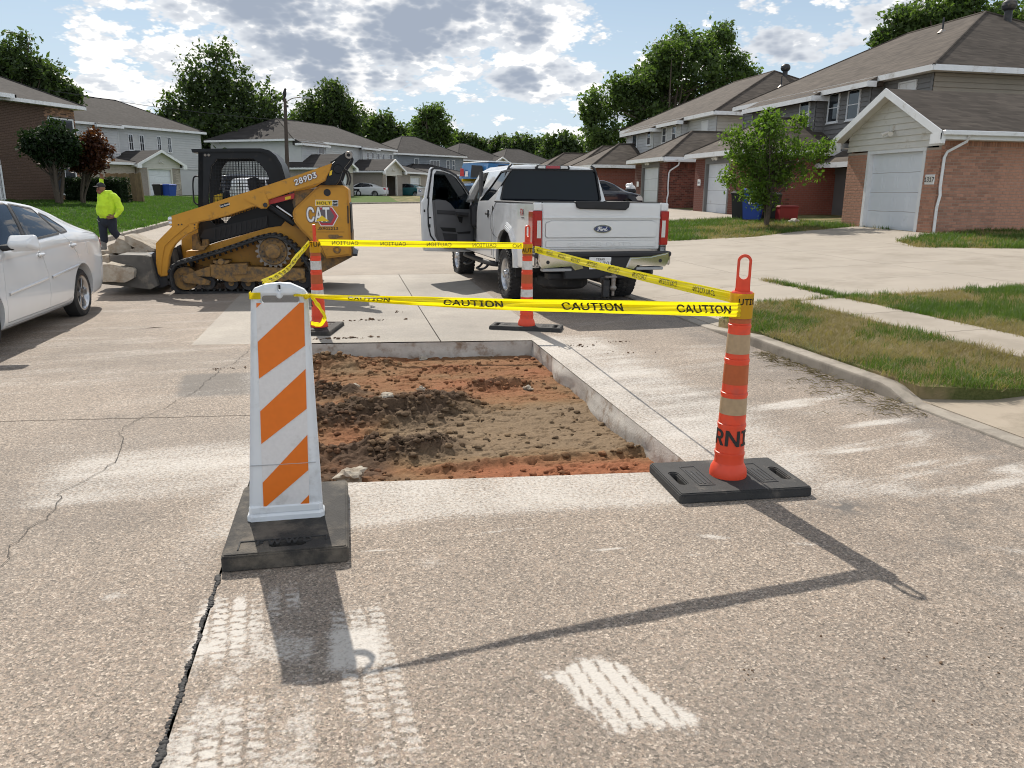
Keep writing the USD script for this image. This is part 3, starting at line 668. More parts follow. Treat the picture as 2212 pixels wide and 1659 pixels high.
nv_ = len(LUMPS[0].vertices); hu, dm = soil_attr(cx_[ix], cy_[ix], rg_[ix]); attr(cp_, 'hue', np.repeat(np.clip(hu+rng.normal(0, .10, len(ix)), 0, 1), nv_)); attr(cp_, 'damp', np.repeat(np.clip(dm*.8+rng.normal(0, .15, len(ix)), 0, .9), nv_))

# cracks and sealed joint: thin fillings lying in the surface
def ribbon(pts, w, z, seed=0, jit=.3):
    pts = np.asarray(pts, float); t = np.gradient(pts, axis=0); t /= np.linalg.norm(t, axis=1, keepdims=True); nr = np.stack([-t[:, 1], t[:, 0]], 1)
    ww = w*(1+jit*(noise(np.stack([np.arange(len(pts))*.7, np.zeros(len(pts)), np.zeros(len(pts))+seed], 1), seed)-.5)*2)[:, None]/2
    zz = street_z(pts[:, 1])+z
    v = np.r_[np.c_[pts-nr*ww, zz], np.c_[pts+nr*ww, zz]]; k = len(pts)
    return quads(v, [[i, i+1, k+i+1, k+i] if False else [i, k+i, k+i+1, i+1] for i in range(k-1)]).copy()
def up(m):
    if m.face_normals[:, 2].mean() < 0: m.invert()
    return m
def jagged(pts, n, amp, seed):
    p = smoothpath(pts, max(2, n//(len(pts)-1))); k = np.arange(len(p))
    off = np.stack([noise(np.stack([k*.23, k*0., k*0+seed], 1), seed), noise(np.stack([k*.23, k*0.+5, k*0+seed], 1), seed+1)], 1)-.5
    off += .6*(np.stack([noise(np.stack([k*.9, k*0., k*0+seed], 1), seed+2), noise(np.stack([k*.9, k*0.+5, k*0+seed], 1), seed+3)], 1)-.5)
    return p+off*amp
cr = []
cr.append(ribbon(jagged([(-1.22, 6.35), (-1.3, 6.0), (-1.45, 5.55), (-1.52, 5.3), (-1.42, 5.0), (-1.39, 4.62), (-1.50, 4.2), (-1.50, 3.75), (-1.50, 3.35), (-1.58, 2.9), (-1.7, 2.4)], 110, .05, 3), .0034, .0045, 3))
cr.append(ribbon(jagged([(-1.22, 6.35), (-1.1, 7.2), (-1.0, 8.0)], 30, .06, 4), .0035, .0045, 4))
obj('crack', [up(c) for c in cr], 'crack_dark', road, label='thin dark crack wandering across the left lane')
fill = []
for i, (x, y) in enumerate(jagged([(-.578, .8), (-.575, 2.0), (-.572, 3.1)], 170, .010, 8)):
    r = .0045+.009*noise(np.array([i*.31, 0, 0]), 9)**2
    fill.append(tr(lump(r, i, 1, .45), (x, y, .001)))
obj('joint_sealant', fill, 'asphalt_dark', road, smooth=True, label='lumpy black sealant in the lengthwise joint')

# ---- kerbs
def kerb_prof(h): return [(0, -.3), (0, h-.03), (.012, h-.008), (.04, h), (.15, h), (.15, -.3)]
def kerb(path, hs, side):
    """path: points on the road edge; hs: height at each; side +1 grows to the right of travel"""
    V = []; k = 6; path = np.asarray(path, float)
    t = np.gradient(path, axis=0); t /= np.linalg.norm(t, axis=1, keepdims=True); nr = np.stack([t[:, 1], -t[:, 0]], 1)*side
    for p, n2, h in zip(path, nr, hs):
        for a, z in kerb_prof(h): V.append((*(p+n2*a), street_z(p[1])+z))
    q = [[i*k+j, (i+1)*k+j, (i+1)*k+j+1, i*k+j+1] for i in range(len(path)-1) for j in range(k-1)]
    m = quads(V, q)
    if (m.face_normals*m.area_faces[:, None])[:, 2].sum() < 0: m.invert()
    return m
ys = np.r_[np.linspace(-12, 4.3, 18), np.linspace(4.45, 9.0, 40), np.linspace(9.2, 41, 44)]
def kh(y):
    a = np.clip((y-4.95)/.25, 0, 1); b = np.clip((8.35-y)/1.0, 0, 1); c = np.clip((y-19.0)/1.0, 0, 1)*np.clip((25.5-y)/1., 0, 1)
    d = np.clip((y-37)/1.0, 0, 1)
    return .02+.085*np.maximum.reduce([np.minimum(a, b), c, d])
pm('kerb_concrete', (.31, .275, .23), .85, var=.12, vscale=3, bump=.4, bscale=90, dirt=(.20, .175, .145), dscale=4, damt=.6)
obj('kerb', kerb(np.c_[np.full(len(ys), 4.15)+.012*(noise(np.stack([ys*1.1, ys*0, ys*0], 1), 3)-.5), ys], kh(ys), 1), 'kerb_concrete', kind='structure', smooth=35)
ss = np.linspace(41, 130, 90)
obj('kerb', kerb(np.array([road_p(s_, TR) for s_ in ss]), np.full(90, .125), 1), 'kerb_concrete', kind='structure', smooth=35)
ss = np.r_[np.linspace(-12, 40, 60), np.linspace(41, 130, 100)]
lk = np.array([road_p(s_, TL) for s_ in ss])
lh = np.full(len(ss), .125)
obj('kerb', kerb(lk, lh, -1), 'kerb_concrete', kind='structure', smooth=35)

# ---- concrete flatwork on the right
DRIVE_A = P([(4.29, 8.35), (4.75, 8.55), (5.3, 9.2), (9.9, 9.22), (20, 9.3), (20, 13.6), (13.7, 13.6), (12.2, 14.8), (12.9, 16.4), (14.98, 17.4), (14.98, 20.9), (12.2, 19.9), (10.7, 19.05), (8.2, 18.95), (5.4, 18.8), (4.29, 19.6)])
SIDEWALK = P([(5.76, -5), (6.5, -5), (6.5, 9.2), (5.76, 9.1)])
APRON = P([(4.29, -3), (5.75, -3), (5.75, 4.55), (5.2, 4.62), (4.75, 4.75), (4.4, 4.95), (4.29, 5.0)])
DRIVE_B = P([(4.29, 25.5), (5.2, 26.2), (15.2, 26.4), (15.2, 36.3), (5.2, 36.5), (4.29, 37.2)])
def drive_z(X, Y):
    b = np.clip((X-4.29)/1.3, 0, 1); b = b*b*(3-2*b)
    return street_z(Y)+.02+(ground_z(np.maximum(X, 4.2), Y)-street_z(Y)-.02)*b+.006
pm('driveway_concrete', (.325, .285, .235), .85, var=.10, vscale=1.2, bump=.2, bscale=140, dirt=(.26, .225, .18), dscale=.9, damt=.4)
pm('apron_concrete', (.35, .295, .23), .85, var=.14, vscale=1.6, bump=.25, bscale=120, dirt=(.24, .20, .15), dscale=1.6, damt=.5)
dv = thing('driveway', None, None, kind='structure')
cuts = [4.29, 6.53, 9.6, 12.3, 16.]; ycut = [8.3, 10.75, 12.4, 15.2, 17.6, 21.]
for i in range(4):
    for j in range(5):
        pc = DRIVE_A.intersection(sbox(cuts[i]+.005, ycut[j]+.005+.0*i, cuts[i+1]-.005, ycut[j+1]-.005))
        if not pc.is_empty: obj('slab', drape(pc, .8, drive_z), 'driveway_concrete', dv, smooth=True)
obj('slab', drape(DRIVE_A.intersection(sbox(16, 9, 20, 14)), .8, drive_z), 'driveway_concrete', dv, smooth=True)
dv2 = thing('driveway', None, None, kind='structure')
for i, (a, b) in enumerate(((25, 29), (29, 33), (33, 38))):
    obj('slab', drape(DRIVE_B.intersection(sbox(4, a+.006, 16, b-.006)), 1., drive_z), 'driveway_concrete', dv2, smooth=True)
sw = thing('sidewalk', None, None, kind='structure')
for k in range(9):
    pc = SIDEWALK.intersection(sbox(5, 9.2-1.25*(k+1)+.006, 7, 9.2-1.25*k-.006))
    if not pc.is_empty: obj('slab', drape(pc, .5, ground_z, .012), 'driveway_concrete', sw, smooth=True)
obj('apron', drape(APRON, .4, drive_z), 'apron_concrete', kind='structure', smooth=True)

# ---- lawns
corr = unary_union([Polygon(np.r_[[road_p(s_, TL-.15) for s_ in np.linspace(-40, 130, 140)], [road_p(s_, TR+.15) for s_ in np.linspace(130, -40, 140)]]).buffer(0)])
hard = unary_union([DRIVE_A, DRIVE_B, SIDEWALK, APRON])
FAR_DRIVES = []
def lawnmat(name, c1, c2, dry, amt):
    N = {'g': ('geometry', {}), 'n': ('noise_texture', {'scale': 45., 'detail': 5., 'roughness': .7}), 'r': ('rgb_ramp', {'ramp': [(.3, c1), (.7, c2)]}),
         'n2': ('noise_texture', {'scale': 1.3, 'detail': 5., 'roughness': .65}), 'mr': ('map_range', {'range_type': 'smoothstep', 'from_min': .64-amt*.3, 'from_max': .74-amt*.2, 'to_min': 0., 'to_max': .9, 'clamp': True}),
         'm': ('mix', {'mix_type': 'mix', 'color2': dry}), 'b': ('bump', {'strength': .8, 'distance': .03}), 'p': ('principled_bsdf', {'roughness': .9, 'specular_ior_level': .1})}
    mat(name, N, [('g.position', 'n.vector'), ('n.fac', 'r.fac'), ('g.position', 'n2.vector'), ('n2.fac', 'mr.value'), ('mr.result', 'm.fac'), ('r.color', 'm.color1'), ('m.color', 'p.base_color'), ('n.fac', 'b.height'), ('b.normal', 'p.normal')])
lawnmat('lawn_right', (.07, .085, .028), (.14, .15, .055), (.28, .22, .12), .68)
lawnmat('lawn_left', (.05, .09, .018), (.10, .15, .035), (.14, .14, .05), .1)
Rlawn = sbox(4.3, -20, 75, 130).difference(corr).difference(hard)
Llawn = sbox(-90, -20, 70, 190).difference(corr).difference(sbox(4.3, -20, 75, 40.5))
Llawn = Llawn.difference(Rlawn)
near = sbox(4, -3, 16, 26)
obj('lawn', [drape(Rlawn.intersection(near), .5, ground_z), drape(Rlawn.difference(near), 3., ground_z)], 'lawn_right', kind='structure', smooth=True)
obj('lawn', drape(Llawn, 3., ground_z, 0, .1), 'lawn_left', kind='structure', smooth=True)
# grass blades
def tuft(seed, n, h, spread, lean, w):
    r = np.random.default_rng(seed); V = []; Fc = []
    for i in range(n):
        a = r.uniform(0, 2*PI); rr = spread*math.sqrt(r.random()); x, y = rr*math.cos(r.uniform(0, 6.28)), rr*math.sin(r.uniform(0, 6.28))
        hh = h*r.uniform(.5, 1.1); l = lean*r.uniform(.2, 1.2)*hh; d = np.array([math.cos(a), math.sin(a)]); s_ = np.array([-d[1], d[0]])*w*r.uniform(.7, 1.2)
        b = len(V)
        V += [(x-s_[0], y-s_[1], -.005), (x+s_[0], y+s_[1], -.005), (x+d[0]*l*.4+s_[0]*.8, y+d[1]*l*.4+s_[1]*.8, hh*.6), (x+d[0]*l*.4-s_[0]*.8, y+d[1]*l*.4-s_[1]*.8, hh*.6), (x+d[0]*l, y+d[1]*l, hh)]
        Fc += [(b, b+1, b+2), (b, b+2, b+3), (b+3, b+2, b+4)]
    return TM(V, Fc)
leafmat('grass_green', (.06, .105, .02), (.155, .215, .055), .42, .6)
leafmat('grass_lush', (.045, .10, .015), (.115, .19, .035), .42, .6)
leafmat('grass_dry', (.22, .175, .085), (.45, .36, .20), .3, .7)
def grass(name, pts, zf, protos, label, seed, smin=.7, smax=1.3):
    r = np.random.default_rng(seed); p = uniq('/World', name)
    pi = UsdGeom.PointInstancer.Define(stage, p); rel = []
    for k, (m, mt) in enumerate(protos):
        o = usdkit.mesh(stage, f'{p}/tuft_{k}', m, M[mt]); rel.append(o.GetPath())
    pi.CreatePrototypesRel().SetTargets(rel)
    n = len(pts); z = zf(pts[:, 0], pts[:, 1])
    pi.CreatePositionsAttr(Vt.Vec3fArray.FromNumpy(np.c_[pts, z].astype(np.float32)))
    dryness = fbm(np.c_[pts*.9, np.zeros(n)], 3, seed)
    idx = []
    for i in range(n): idx.append(pick(r, dryness[i], len(protos), pts[i]))
    pi.CreateProtoIndicesAttr(Vt.IntArray(idx))
    a = r.uniform(0, 2*PI, n)
    pi.CreateOrientationsAttr(Vt.QuathArray([Gf.Quath(float(math.cos(t/2)), 0., 0., float(math.sin(t/2))) for t in a]))
    s_ = r.uniform(smin, smax, n); pi.CreateScalesAttr(Vt.Vec3fArray.FromNumpy(np.c_[s_, s_, s_*r.uniform(.7, 1.3, n)].astype(np.float32)))
    meta(p, label, 'grass', None, 'stuff')
def scatter(poly, dens, seed):
    r = np.random.default_rng(seed); x0, y0, x1, y1 = poly.bounds; n = int((x1-x0)*(y1-y0)*dens)
    p = np.c_[r.uniform(x0, x1, n), r.uniform(y0, y1, n)]; return p[shapely.contains_xy(poly, p[:, 0], p[:, 1])]
def pick(r, d, n, p):   # protos: two green, two dry
    near_edge = 0.35 if (p[1] < 6.3 and p[0] < 5.8) else 0
    return int(r.integers(0, 2)) if r.random() > (d-.35)*3.0+near_edge else int(2+r.integers(0, 2))
protosR = [(tuft(1, 16, .060, .07, .7, .0022), 'grass_green'), (tuft(2, 16, .075, .08, .9, .0025), 'grass_green'), (tuft(3, 14, .055, .09, 1.5, .002), 'grass_dry'), (tuft(4, 9, .06, .08, 2.0, .0024), 'grass_dry')]
verge = Rlawn.intersection(sbox(4.2, 4.6, 5.8, 9.3)); law2 = Rlawn.intersection(sbox(6.45, 4, 13, 9.3))
grass('grass', np.vstack([scatter(verge, 420, 61), scatter(law2, 260, 62), scatter(LineString([(6.53, 8.7), (6.53, 11.2)]).buffer(.045), 900, 63), scatter(LineString([(5.76, 9.15), (6.6, 9.18)]).buffer(.03), 700, 64)]), lambda x, y: ground_z(x, y)+.004, protosR, 'patchy green and straw coloured grass of the verge beside the sidewalk', 65)
farR = unary_union([Rlawn.intersection(sbox(4.3, 18.9, 15, 26.2)), Rlawn.intersection(sbox(11, 13, 17.5, 17.8))])
protosF = [(tuft(5, 18, .10, .14, .7, .005), 'grass_green'), (tuft(6, 18, .12, .15, .8, .005), 'grass_green'), (tuft(7, 16, .09, .16, 1.3, .005), 'grass_dry'), (tuft(8, 12, .08, .16, 1.8, .005), 'grass_dry')]
grass('grass', scatter(farR, 75, 66), ground_z, protosF, 'rough grass around the small leafy tree in front of the brick garages', 67)
def pick(r, d, n, p): return int(r.integers(0, 3))
protosL = [(tuft(9, 20, .11, .20, .7, .008), 'grass_lush'), (tuft(10, 20, .12, .22, .8, .009), 'grass_lush'), (tuft(11, 20, .10, .2, 1.0, .008), 'grass_green')]
grass('grass', scatter(Llawn.intersection(sbox(-17, 17, -6.3, 62)), 26, 68), ground_z, protosL, 'lush mown lawn on the left behind the worker', 69)
# ================================================================ vertical panel, channelizer posts, caution tape
fh = np.array([c_fwd[0], c_fwd[1], 0]); fh /= np.linalg.norm(fh)
def zat(y, p, x):      # height seen at picture position (x, y) on the upright plane through p
    return onplane(x, y, p, fh)[2]
# ---- panel
PX, PY = -.335, 3.50
pan = thing('vertical_panel', 'white plastic warning panel with orange diagonal stripes on a dark rubber base', 'road barrier', (PX, PY, 0), rx=0)
def pp(x, y): q = onY(x, y, PY-.035); return (q[0]-PX, q[2])
bl, br, tl, tr_ = pp(538, 1128), pp(699, 1128), pp(541, 636), pp(664, 636)
topz = pp(600, 612)[1]
body2 = Polygon([bl, br, tr_, (tr_[0]-.015, tr_[1]+.02), (tr_[0]-.07, topz-.004), ((tl[0]+tr_[0])/2, topz), (tl[0]+.06, topz-.006), (tl[0]+.012, tl[1]+.022), tl]).buffer(-.012).buffer(.012, quad_segs=6)
hz0, hz1 = pp(600, 658)[1], pp(600, 640)[1]
slot = LineString([(pp(573, 650)[0]+.0, (hz0+hz1)/2), (pp(636, 648)[0], (hz0+hz1)/2)]).buffer((hz1-hz0)*.56)
slot = slot.difference(Point((tl[0]+tr_[0])/2, (hz0+hz1)/2+.021).buffer(.014))
hole = LineString([((tl[0]+tr_[0])/2+.0, topz-.028), ((tl[0]+tr_[0])/2, topz-.014)]).buffer(.0062)
front = body2.difference(slot).difference(hole)
inner = body2.buffer(-.016).difference(slot.buffer(.012)).difference(hole.buffer(.01))
obj('panel_body', [exty(front, -.022, .022), exty(inner, -.034, .034), exty(body2.buffer(-.010).difference(slot.buffer(.006)).difference(hole.buffer(.004)), -.031, .031), exty(body2.buffer(-.005).difference(slot.buffer(.003)).difference(hole.buffer(.002)), -.027, .027)], 'panel_plastic', pan, smooth=25)
obj('foot', [box(bl[0]-.006, br[0]+.006, -.05, .05, .05, .115, .018), box(bl[0]+.003, br[0]-.003, -.042, .042, .10, .15, .012)], 'panel_plastic', pan, smooth=30)
sl = [pp(553, 654), pp(657, 653), pp(669, 1100), pp(569, 1106)]
sheet = Polygon(sl)
obj('reflective_sheet', exty(sheet, -.0355, -.0338), 'sheet_white', pan)
kx = (sl[1][0]-sl[0][0])
def stripe(a0, b0, a1, b1):   # left edge from a0 to a1, right edge from b0 to b1 (picture heights)
    return Polygon([pp(550, a0), pp(660, b0-2), pp(680, b1-14), pp(560, a1)])
st_px = [[(547, 640), (580, 640), (547, 674)], [(547, 750), (670, 638), (670, 738), (558, 818)]]
def S(pts): return Polygon([pp(*p) for p in pts]).intersection(sheet.buffer(-.0015))
stripes = [S([(545, 655), (566, 653), (545, 674)]), S([(540, 754), (660, 642), (675, 735), (540, 832)]), S([(540, 909), (675, 783), (675, 873), (540, 978)]), S([(540, 1072), (680, 922), (680, 1003), (540, 1124)]), S([(628, 1110), (690, 1045), (690, 1110)])]
for q in stripes:
    if not q.is_empty: obj('orange_stripe', exty(q, -.0372, -.0352), 'sheet_orange', pan)
obj('seam', [box(pp(545, 0)[0] if False else bl[0]+.02, br[0]-.02, -.0378, -.0340, pp(600, 1003)[1]-.0012, pp(600, 1003)[1]+.0012)], 'grey_paint', pan)
pb = at(478, 1240); 
def basemesh(hx, hy, h, slots, c=.012):
    p2 = rpoly([(-hx, -hy), (hx, -hy), (hx, hy), (-hx, hy)], .02)
    for s_ in slots: p2 = p2.difference(s_)
    return cat_([extz(p2.buffer(-c), 0, h), extz(p2, 0.006, h-c), extz(p2.buffer(-c*.4), 0.002, h-c*.4)])
bb = basemesh(.262, .405, .075, [LineString([(-.05, -.33), (.06, -.33)]).buffer(.011)])
obj('rubber_base', tr(bb, (.03, .02, 0)), 'dusty_rubber', pan, smooth=25)
zt = .0755
bt = [box(-.17, .20, -.262, -.256, zt-.002, zt+.004), box(-.17, -.164, -.34, -.262, zt-.002, zt+.004), box(.194, .20, -.30, -.262, zt-.002, zt+.004)]
obj('base_lettering', [tr(textm('F W W D', .042, .005, True), (0.02, -.285, zt-.001), rz=.03)]+bt, 'black_rubber', pan)

# ---- channelizer posts
COLL = [.184, .335, .497, .67, .841]
def post_builder(name, label, loc, rz_base, rz_handle, bands, text, base_hx, base_hy, axis_h, dirty=False):
    t = thing(name, label, 'channelizer post', loc, group='orange channelizer posts around the excavation')
    H = axis_h; h0 = .055
    K = H/1.0
    prof = [(0, h0-.01), (.099, h0-.01), (.101, h0+.012), (.096, h0+.045), (.0805, h0+.075)]
    def rr_(f): return .0795-(f-.10)*.0275/.87
    fs = [.13]+list(COLL)+[.955]
    lastf = (h0+.08)/H
    for cf in COLL:      # a shoulder at the top of each moulded length, then the next, slimmer one
        prof += [(rr_(lastf), lastf*H), (rr_(cf-.024), (cf-.024)*H), (rr_(cf)+.0042, (cf-.016)*H), (rr_(cf)+.0036, (cf-.003)*H), (rr_(cf)-.0012, cf*H)]
        lastf = cf+.004
    prof += [(rr_(lastf), lastf*H), (rr_(.955), .955*H), (rr_(.955)+.003, .962*H), (rr_(.955)+.003, .99*H), (rr_(.955)-.002, H), (0, H)]
    obj('tube', lathe(prof, 40), 'orange_plastic', t, smooth=28)
    def rad(z): return float(np.interp(z, [q[1] for q in prof[4:-2]], [q[0] for q in prof[4:-2]]))
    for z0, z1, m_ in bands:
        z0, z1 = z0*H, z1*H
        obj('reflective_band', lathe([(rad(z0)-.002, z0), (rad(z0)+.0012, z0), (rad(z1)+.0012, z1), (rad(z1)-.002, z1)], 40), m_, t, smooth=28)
    if text:
        txt, zc, hh, a0 = text
        m = textm(txt, hh, .002, True); m = m.subdivide(); v = m.vertices
        r = rad(zc)+.0012; a = a0+v[:, 0]*1.12/r
        rr = np.array([rad(zc+y) for y in v[:, 1]])+.0008+v[:, 2]
        obj('stencil_lettering', TM(np.c_[rr*np.sin(a), -rr*np.cos(a), zc+v[:, 1]], m.faces), 'black_ink', t)
    loop = LineString([(0, .035), (0, .155)]).buffer(.036).union(sbox(-.036, -.02, .036, .06)).difference(LineString([(0, .085), (0, .153)]).buffer(.0225))
    loop = loop.union(Polygon([(-.042, -.02), (.042, -.02), (.036, .02), (-.036, .02)]))
    lm = cat_([exty(loop, -.009, .009), exty(loop.buffer(-.004), -.0125, .0125), tr(lathe([(.006, -.014), (.013, -.014), (.013, .014), (.006, .014)], 14, 'y'), (0, 0, .042))])
    obj('handle', tr(lm, (0, 0, H), rz=rz_handle), 'orange_plastic', t, smooth=30)
    slots = [LineString([(s_*(base_hx-.075), -.09), (s_*(base_hx-.075), .05)]).buffer(.018) for s_ in (-1, 1)]
    bm = basemesh(base_hx, base_hy, h0, slots)
    b = grp('rubber_base', t)
    obj('base_block', tr(bm, (0, 0, 0), rz=rz_base), 'dusty_rubber' if dirty else 'black_rubber', b, smooth=25)
    for s_ in (-1, 1):
        fr = []
        cx = s_*(base_hx-.19) 
        o = sbox(cx-.045, -base_hy+.1, cx+.045, base_hy-.10); fr.append(extz(o.difference(o.buffer(-.006)), h0-.002, h0+.003))
        for k in range(3): fr.append(box(cx-.03+.024*k, cx-.018+.024*k, -base_hy+.13, base_hy-.15-.02*k, h0-.002, h0+.0025))
        obj('embossed_frame', tr(cat_(fr), rz=rz_base), 'black_plastic', b, kind='stuff')
    return t
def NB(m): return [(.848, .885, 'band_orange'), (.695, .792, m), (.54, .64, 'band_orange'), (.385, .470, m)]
p1 = np.array([2.01, 3.67, 0.])
zz = lambda Y: zat((950+Y/1.509)/1.823, p1, (2500+600/1.509)/1.823)
H1 = zz(297)
post_builder('channelizer_post', 'nearest orange channelizer post with backlit white bands coloured tan and black stencil lettering', p1, -.045, -YAW-.25,
   NB('band_backlit'), ('RNI', zz(1152), .082, -.48), .37, .245, H1)
p2 = at(1137, 712); p2[2] = 0
z2 = lambda y: zat(y, p2, 1140)
post_builder('channelizer_post', 'orange channelizer post with white bands behind the pit, in front of the pickup', p2, -.40, .55,
   NB('band_silver'), ('INV', .30, .075, .15), .42, .15, z2(523))
p3 = at(690, 715); p3[2] = 0
post_builder('channelizer_post', 'orange channelizer post with dusty base half hidden behind the striped panel', p3, 1.35, PI/2-.15,
   NB('band_silver'), ('I', .33, .075, -1.1), .36, .21, zat(522, p3, 680), dirty=True)

# ---- caution tape
N = {'p': ('principled_bsdf', {'base_color': (.80, .69, .01), 'roughness': .25, 'specular_ior_level': .5}), 't': ('translucent_bsdf', {'color': (.95, .83, .01)}), 'm': ('mix_closure', {'fac': .5})}
mat('tape_yellow', N, [('p.BSDF', 'm.closure1'), ('t.BSDF', 'm.closure2')], 'm.closure')
tape = thing('caution_tape', 'yellow caution tape strung between the striped panel and the orange posts', 'caution tape')
class Span:
    def __init__(s, top, bot, n=60, ripple=.004, seed=0, sag=0.):
        k = np.linspace(0, 1, len(top)); u = np.linspace(0, 1, n)
        ip = (lambda a: np.stack([PchipInterpolator(k, np.asarray(a)[:, i]) (u) for i in range(3)], 1)) if len(top) > 2 else (lambda a: np.stack([np.interp(u, k, np.asarray(a, float)[:, i]) for i in range(3)], 1))
        s.T, s.B, s.u = ip(top), ip(bot), u
        d = 4*u*(1-u)*sag; s.T[:, 2] -= d; s.B[:, 2] -= d
        s.L = np.linalg.norm(np.diff((s.T+s.B)/2, axis=0), axis=1).sum(); s.seed = seed; s.rip = ripple
        t = np.gradient((s.T+s.B)/2, axis=0); w = s.B-s.T; nn = np.cross(t, w); s.N = nn/(np.linalg.norm(nn, axis=1, keepdims=True)+1e-9)
    def pt(s, x, v, off=0.):
        u = np.clip(np.asarray(x)/s.L, 0, 1); v = np.asarray(v)
        g = lambda A: np.stack([np.interp(u, s.u, A[:, i]) for i in range(3)], -1)
        n = g(s.N); n /= np.linalg.norm(n, axis=-1, keepdims=True)
        w = s.rip*np.sin(v*9+1.6*np.sin(u*5+s.seed))*np.clip(4*u*(1-u)+.35, 0, 1)+s.rip*.45*np.sin(v*21+u*17+s.seed)+s.rip*.3*np.sin(u*41+v*5+s.seed)
        return g(s.T)*(1-v[..., None])+g(s.B)*v[..., None]+n*(w+off)[..., None]
    def mesh(s):
        nx_, nv = 140, 18
        X_, V_ = np.meshgrid(np.linspace(0, s.L, nx_), np.linspace(0, 1, nv)); p = s.pt(X_, V_).reshape(-1, 3)
        return quads(p, [[i*nx_+j, i*nx_+j+1, (i+1)*nx_+j+1, (i+1)*nx_+j] for i in range(nv-1) for j in range(nx_-1)])
    def text(s, x, txt, wid, mirror=False, v0=.22, v1=.78):
        m = textm(txt, 1.0, .001, not mirror); m = m.subdivide().subdivide(); b = m.bounds; v = m.vertices
        xx = (v[:, 0]-b[0][0])/(b[1][0]-b[0][0]); xx = (1-xx if mirror else xx)*wid+x-wid/2
        yy = v1-(v[:, 1]-b[0][1])/(b[1][1]-b[0][1])*(v1-v0)
        keep = m.face_normals[:, 2] > .5
        fc = m.faces[keep]
        return cat_([TM(s.pt(xx, yy, .0012), fc), TM(s.pt(xx, yy, -.0012), fc)])
def span(sp, texts, label=None):
    g_ = grp('tape_span', tape)
    obj('ribbon', sp.mesh(), 'tape_yellow', g_, smooth=True)
    if texts: obj('printed_word', [sp.text(*a) for a in texts], 'black_ink', g_)
A1 = onY(664, 637, PY-.05); A1b = onY(664, 641, PY-.045)
q = p1+np.array([-.02, -.062, 0]); qt = onY(1600, 654, q[1]); qb = onY(1600, 685, q[1])
def lerp3(a, b, f): return np.asarray(a)*(1-f)+np.asarray(b)*f
def midpt(y, x, f): return onY(x, y, A1[1]*(1-f)+q[1]*f)
fr_ = [0, .18, .45, .75, 1.0]
tops = [A1, midpt(639.5, 830, .18), midpt(645, 1085, .45), midpt(649, 1360, .75), qt]
bots = [A1b, midpt(655, 830, .18), midpt(670, 1085, .45), midpt(678.5, 1360, .75), qb]
S1 = Span(tops, bots, 90, .009, 1)
def xs(sp, px):   # length along the span at a picture column
    c = (sp.T+sp.B)/2-CAMP; cols = 1106+F_*(c @ c_right)/(c @ c_fwd); ll = np.r_[0, np.cumsum(np.linalg.norm(np.diff(c, axis=0), axis=1))]
    o = np.argsort(cols); return float(np.interp(px, cols[o], ll[o]))
def put(sp, words): return [((xs(sp, a)+xs(sp, b))/2, t_, abs(xs(sp, b)-xs(sp, a)), mir) for a, b, t_, mir in words]
span(S1, put(S1, [(822, 943, 'CAUTION', False), (1059, 1171, 'CAUTION', False), (1276, 1381, 'CAUTION', False), (1480, 1581, 'CAUTION', False)]))
e2 = p2+np.array([.05, -.01, 0]); e1 = p1+np.array([-.058, .02, 0])
S2 = Span([onY(1155, 531, e2[1]), onY(1585, 631, e1[1])], [onY(1155, 545, e2[1]), onY(1585, 655, e1[1])], 80, .005, 2, .01)
L2 = S2.L; wd = .29
span(S2, [(xs(S2, x), 'CAUTION', wd, True) for x in (1166, 1188, 1214, 1243, 1279, 1325, 1381, 1443, 1520)])
f2 = p2+np.array([-.05, -.03, 0]); f3 = p3+np.array([.05, -.03, 0])
S3 = Span([onY(688, 517, f3[1]), onY(1130, 524, f2[1])], [onY(688, 531, f3[1]), onY(1130, 538, f2[1])], 80, .006, 3, .0)
span(S3, put(S3, [(717, 774, 'CAUTION', True), (822, 877, 'CAUTION', True), (922, 975, 'CAUTION', True), (1021, 1072, 'CAUTION', True)])+[(S3.L-.07, 'NO', .10, True)])
g3 = p3+np.array([-.05, -.03, 0]); a4 = np.array([PX-.10, PY+.01, 0])
S4 = Span([onY(668, 519, g3[1]), onY(628, 556, 7.2), onY(563, 606, a4[1])], [onY(668, 530, g3[1]), onY(630, 570, 7.2), onY(575, 616, a4[1])], 80, .007, 4, .03)
span(S4, [(x, 'CAUTION', .19, True) for x in np.arange(.4, S4.L-.2, .42)])
def wrap(p, r, z0, z1, a0, a1, name, words=None):
    a = np.linspace(a0, a1, 30); V = np.r_[np.c_[p[0]+r*np.sin(a), p[1]-r*np.cos(a), np.full(30, z1)], np.c_[p[0]+r*np.sin(a), p[1]-r*np.cos(a), np.full(30, z0)]]
    obj(name, quads(V, [[i, i+1, 31+i, 30+i] for i in range(29)]), 'tape_wrap', tape, smooth=True)
    if words:
        txt, z, h, aa, mir = words
        m = textm(txt, h, .001, True).subdivide().subdivide(); v = m.vertices; x = -v[:, 0] if mir else v[:, 0]; th = aa+x/r
        obj('printed_word', TM(np.c_[p[0]+(r+.0012)*np.sin(th), p[1]-(r+.0012)*np.cos(th), z+v[:, 1]], m.faces), 'black_ink', tape)
N = {'p': ('principled_bsdf', {'base_color': (.72, .40, .01), 'roughness': .3}), 't': ('translucent_bsdf', {'color': (.8, .45, .01)}), 'm': ('mix_closure', {'fac': .2})}
mat('tape_wrap', N, [('p.BSDF', 'm.closure1'), ('t.BSDF', 'm.closure2')], 'm.closure')
wrap(p1, .0605, zz(452), zz(305), -2.9, 2.9, 'tape_wrap', ('UTIO', zz(352), .030, .12, False))
wrap(p2, .0615, z2(548), z2(527), -3, 3, 'tape_wrap', ('AUTI', z2(540), .045, -.1, False))
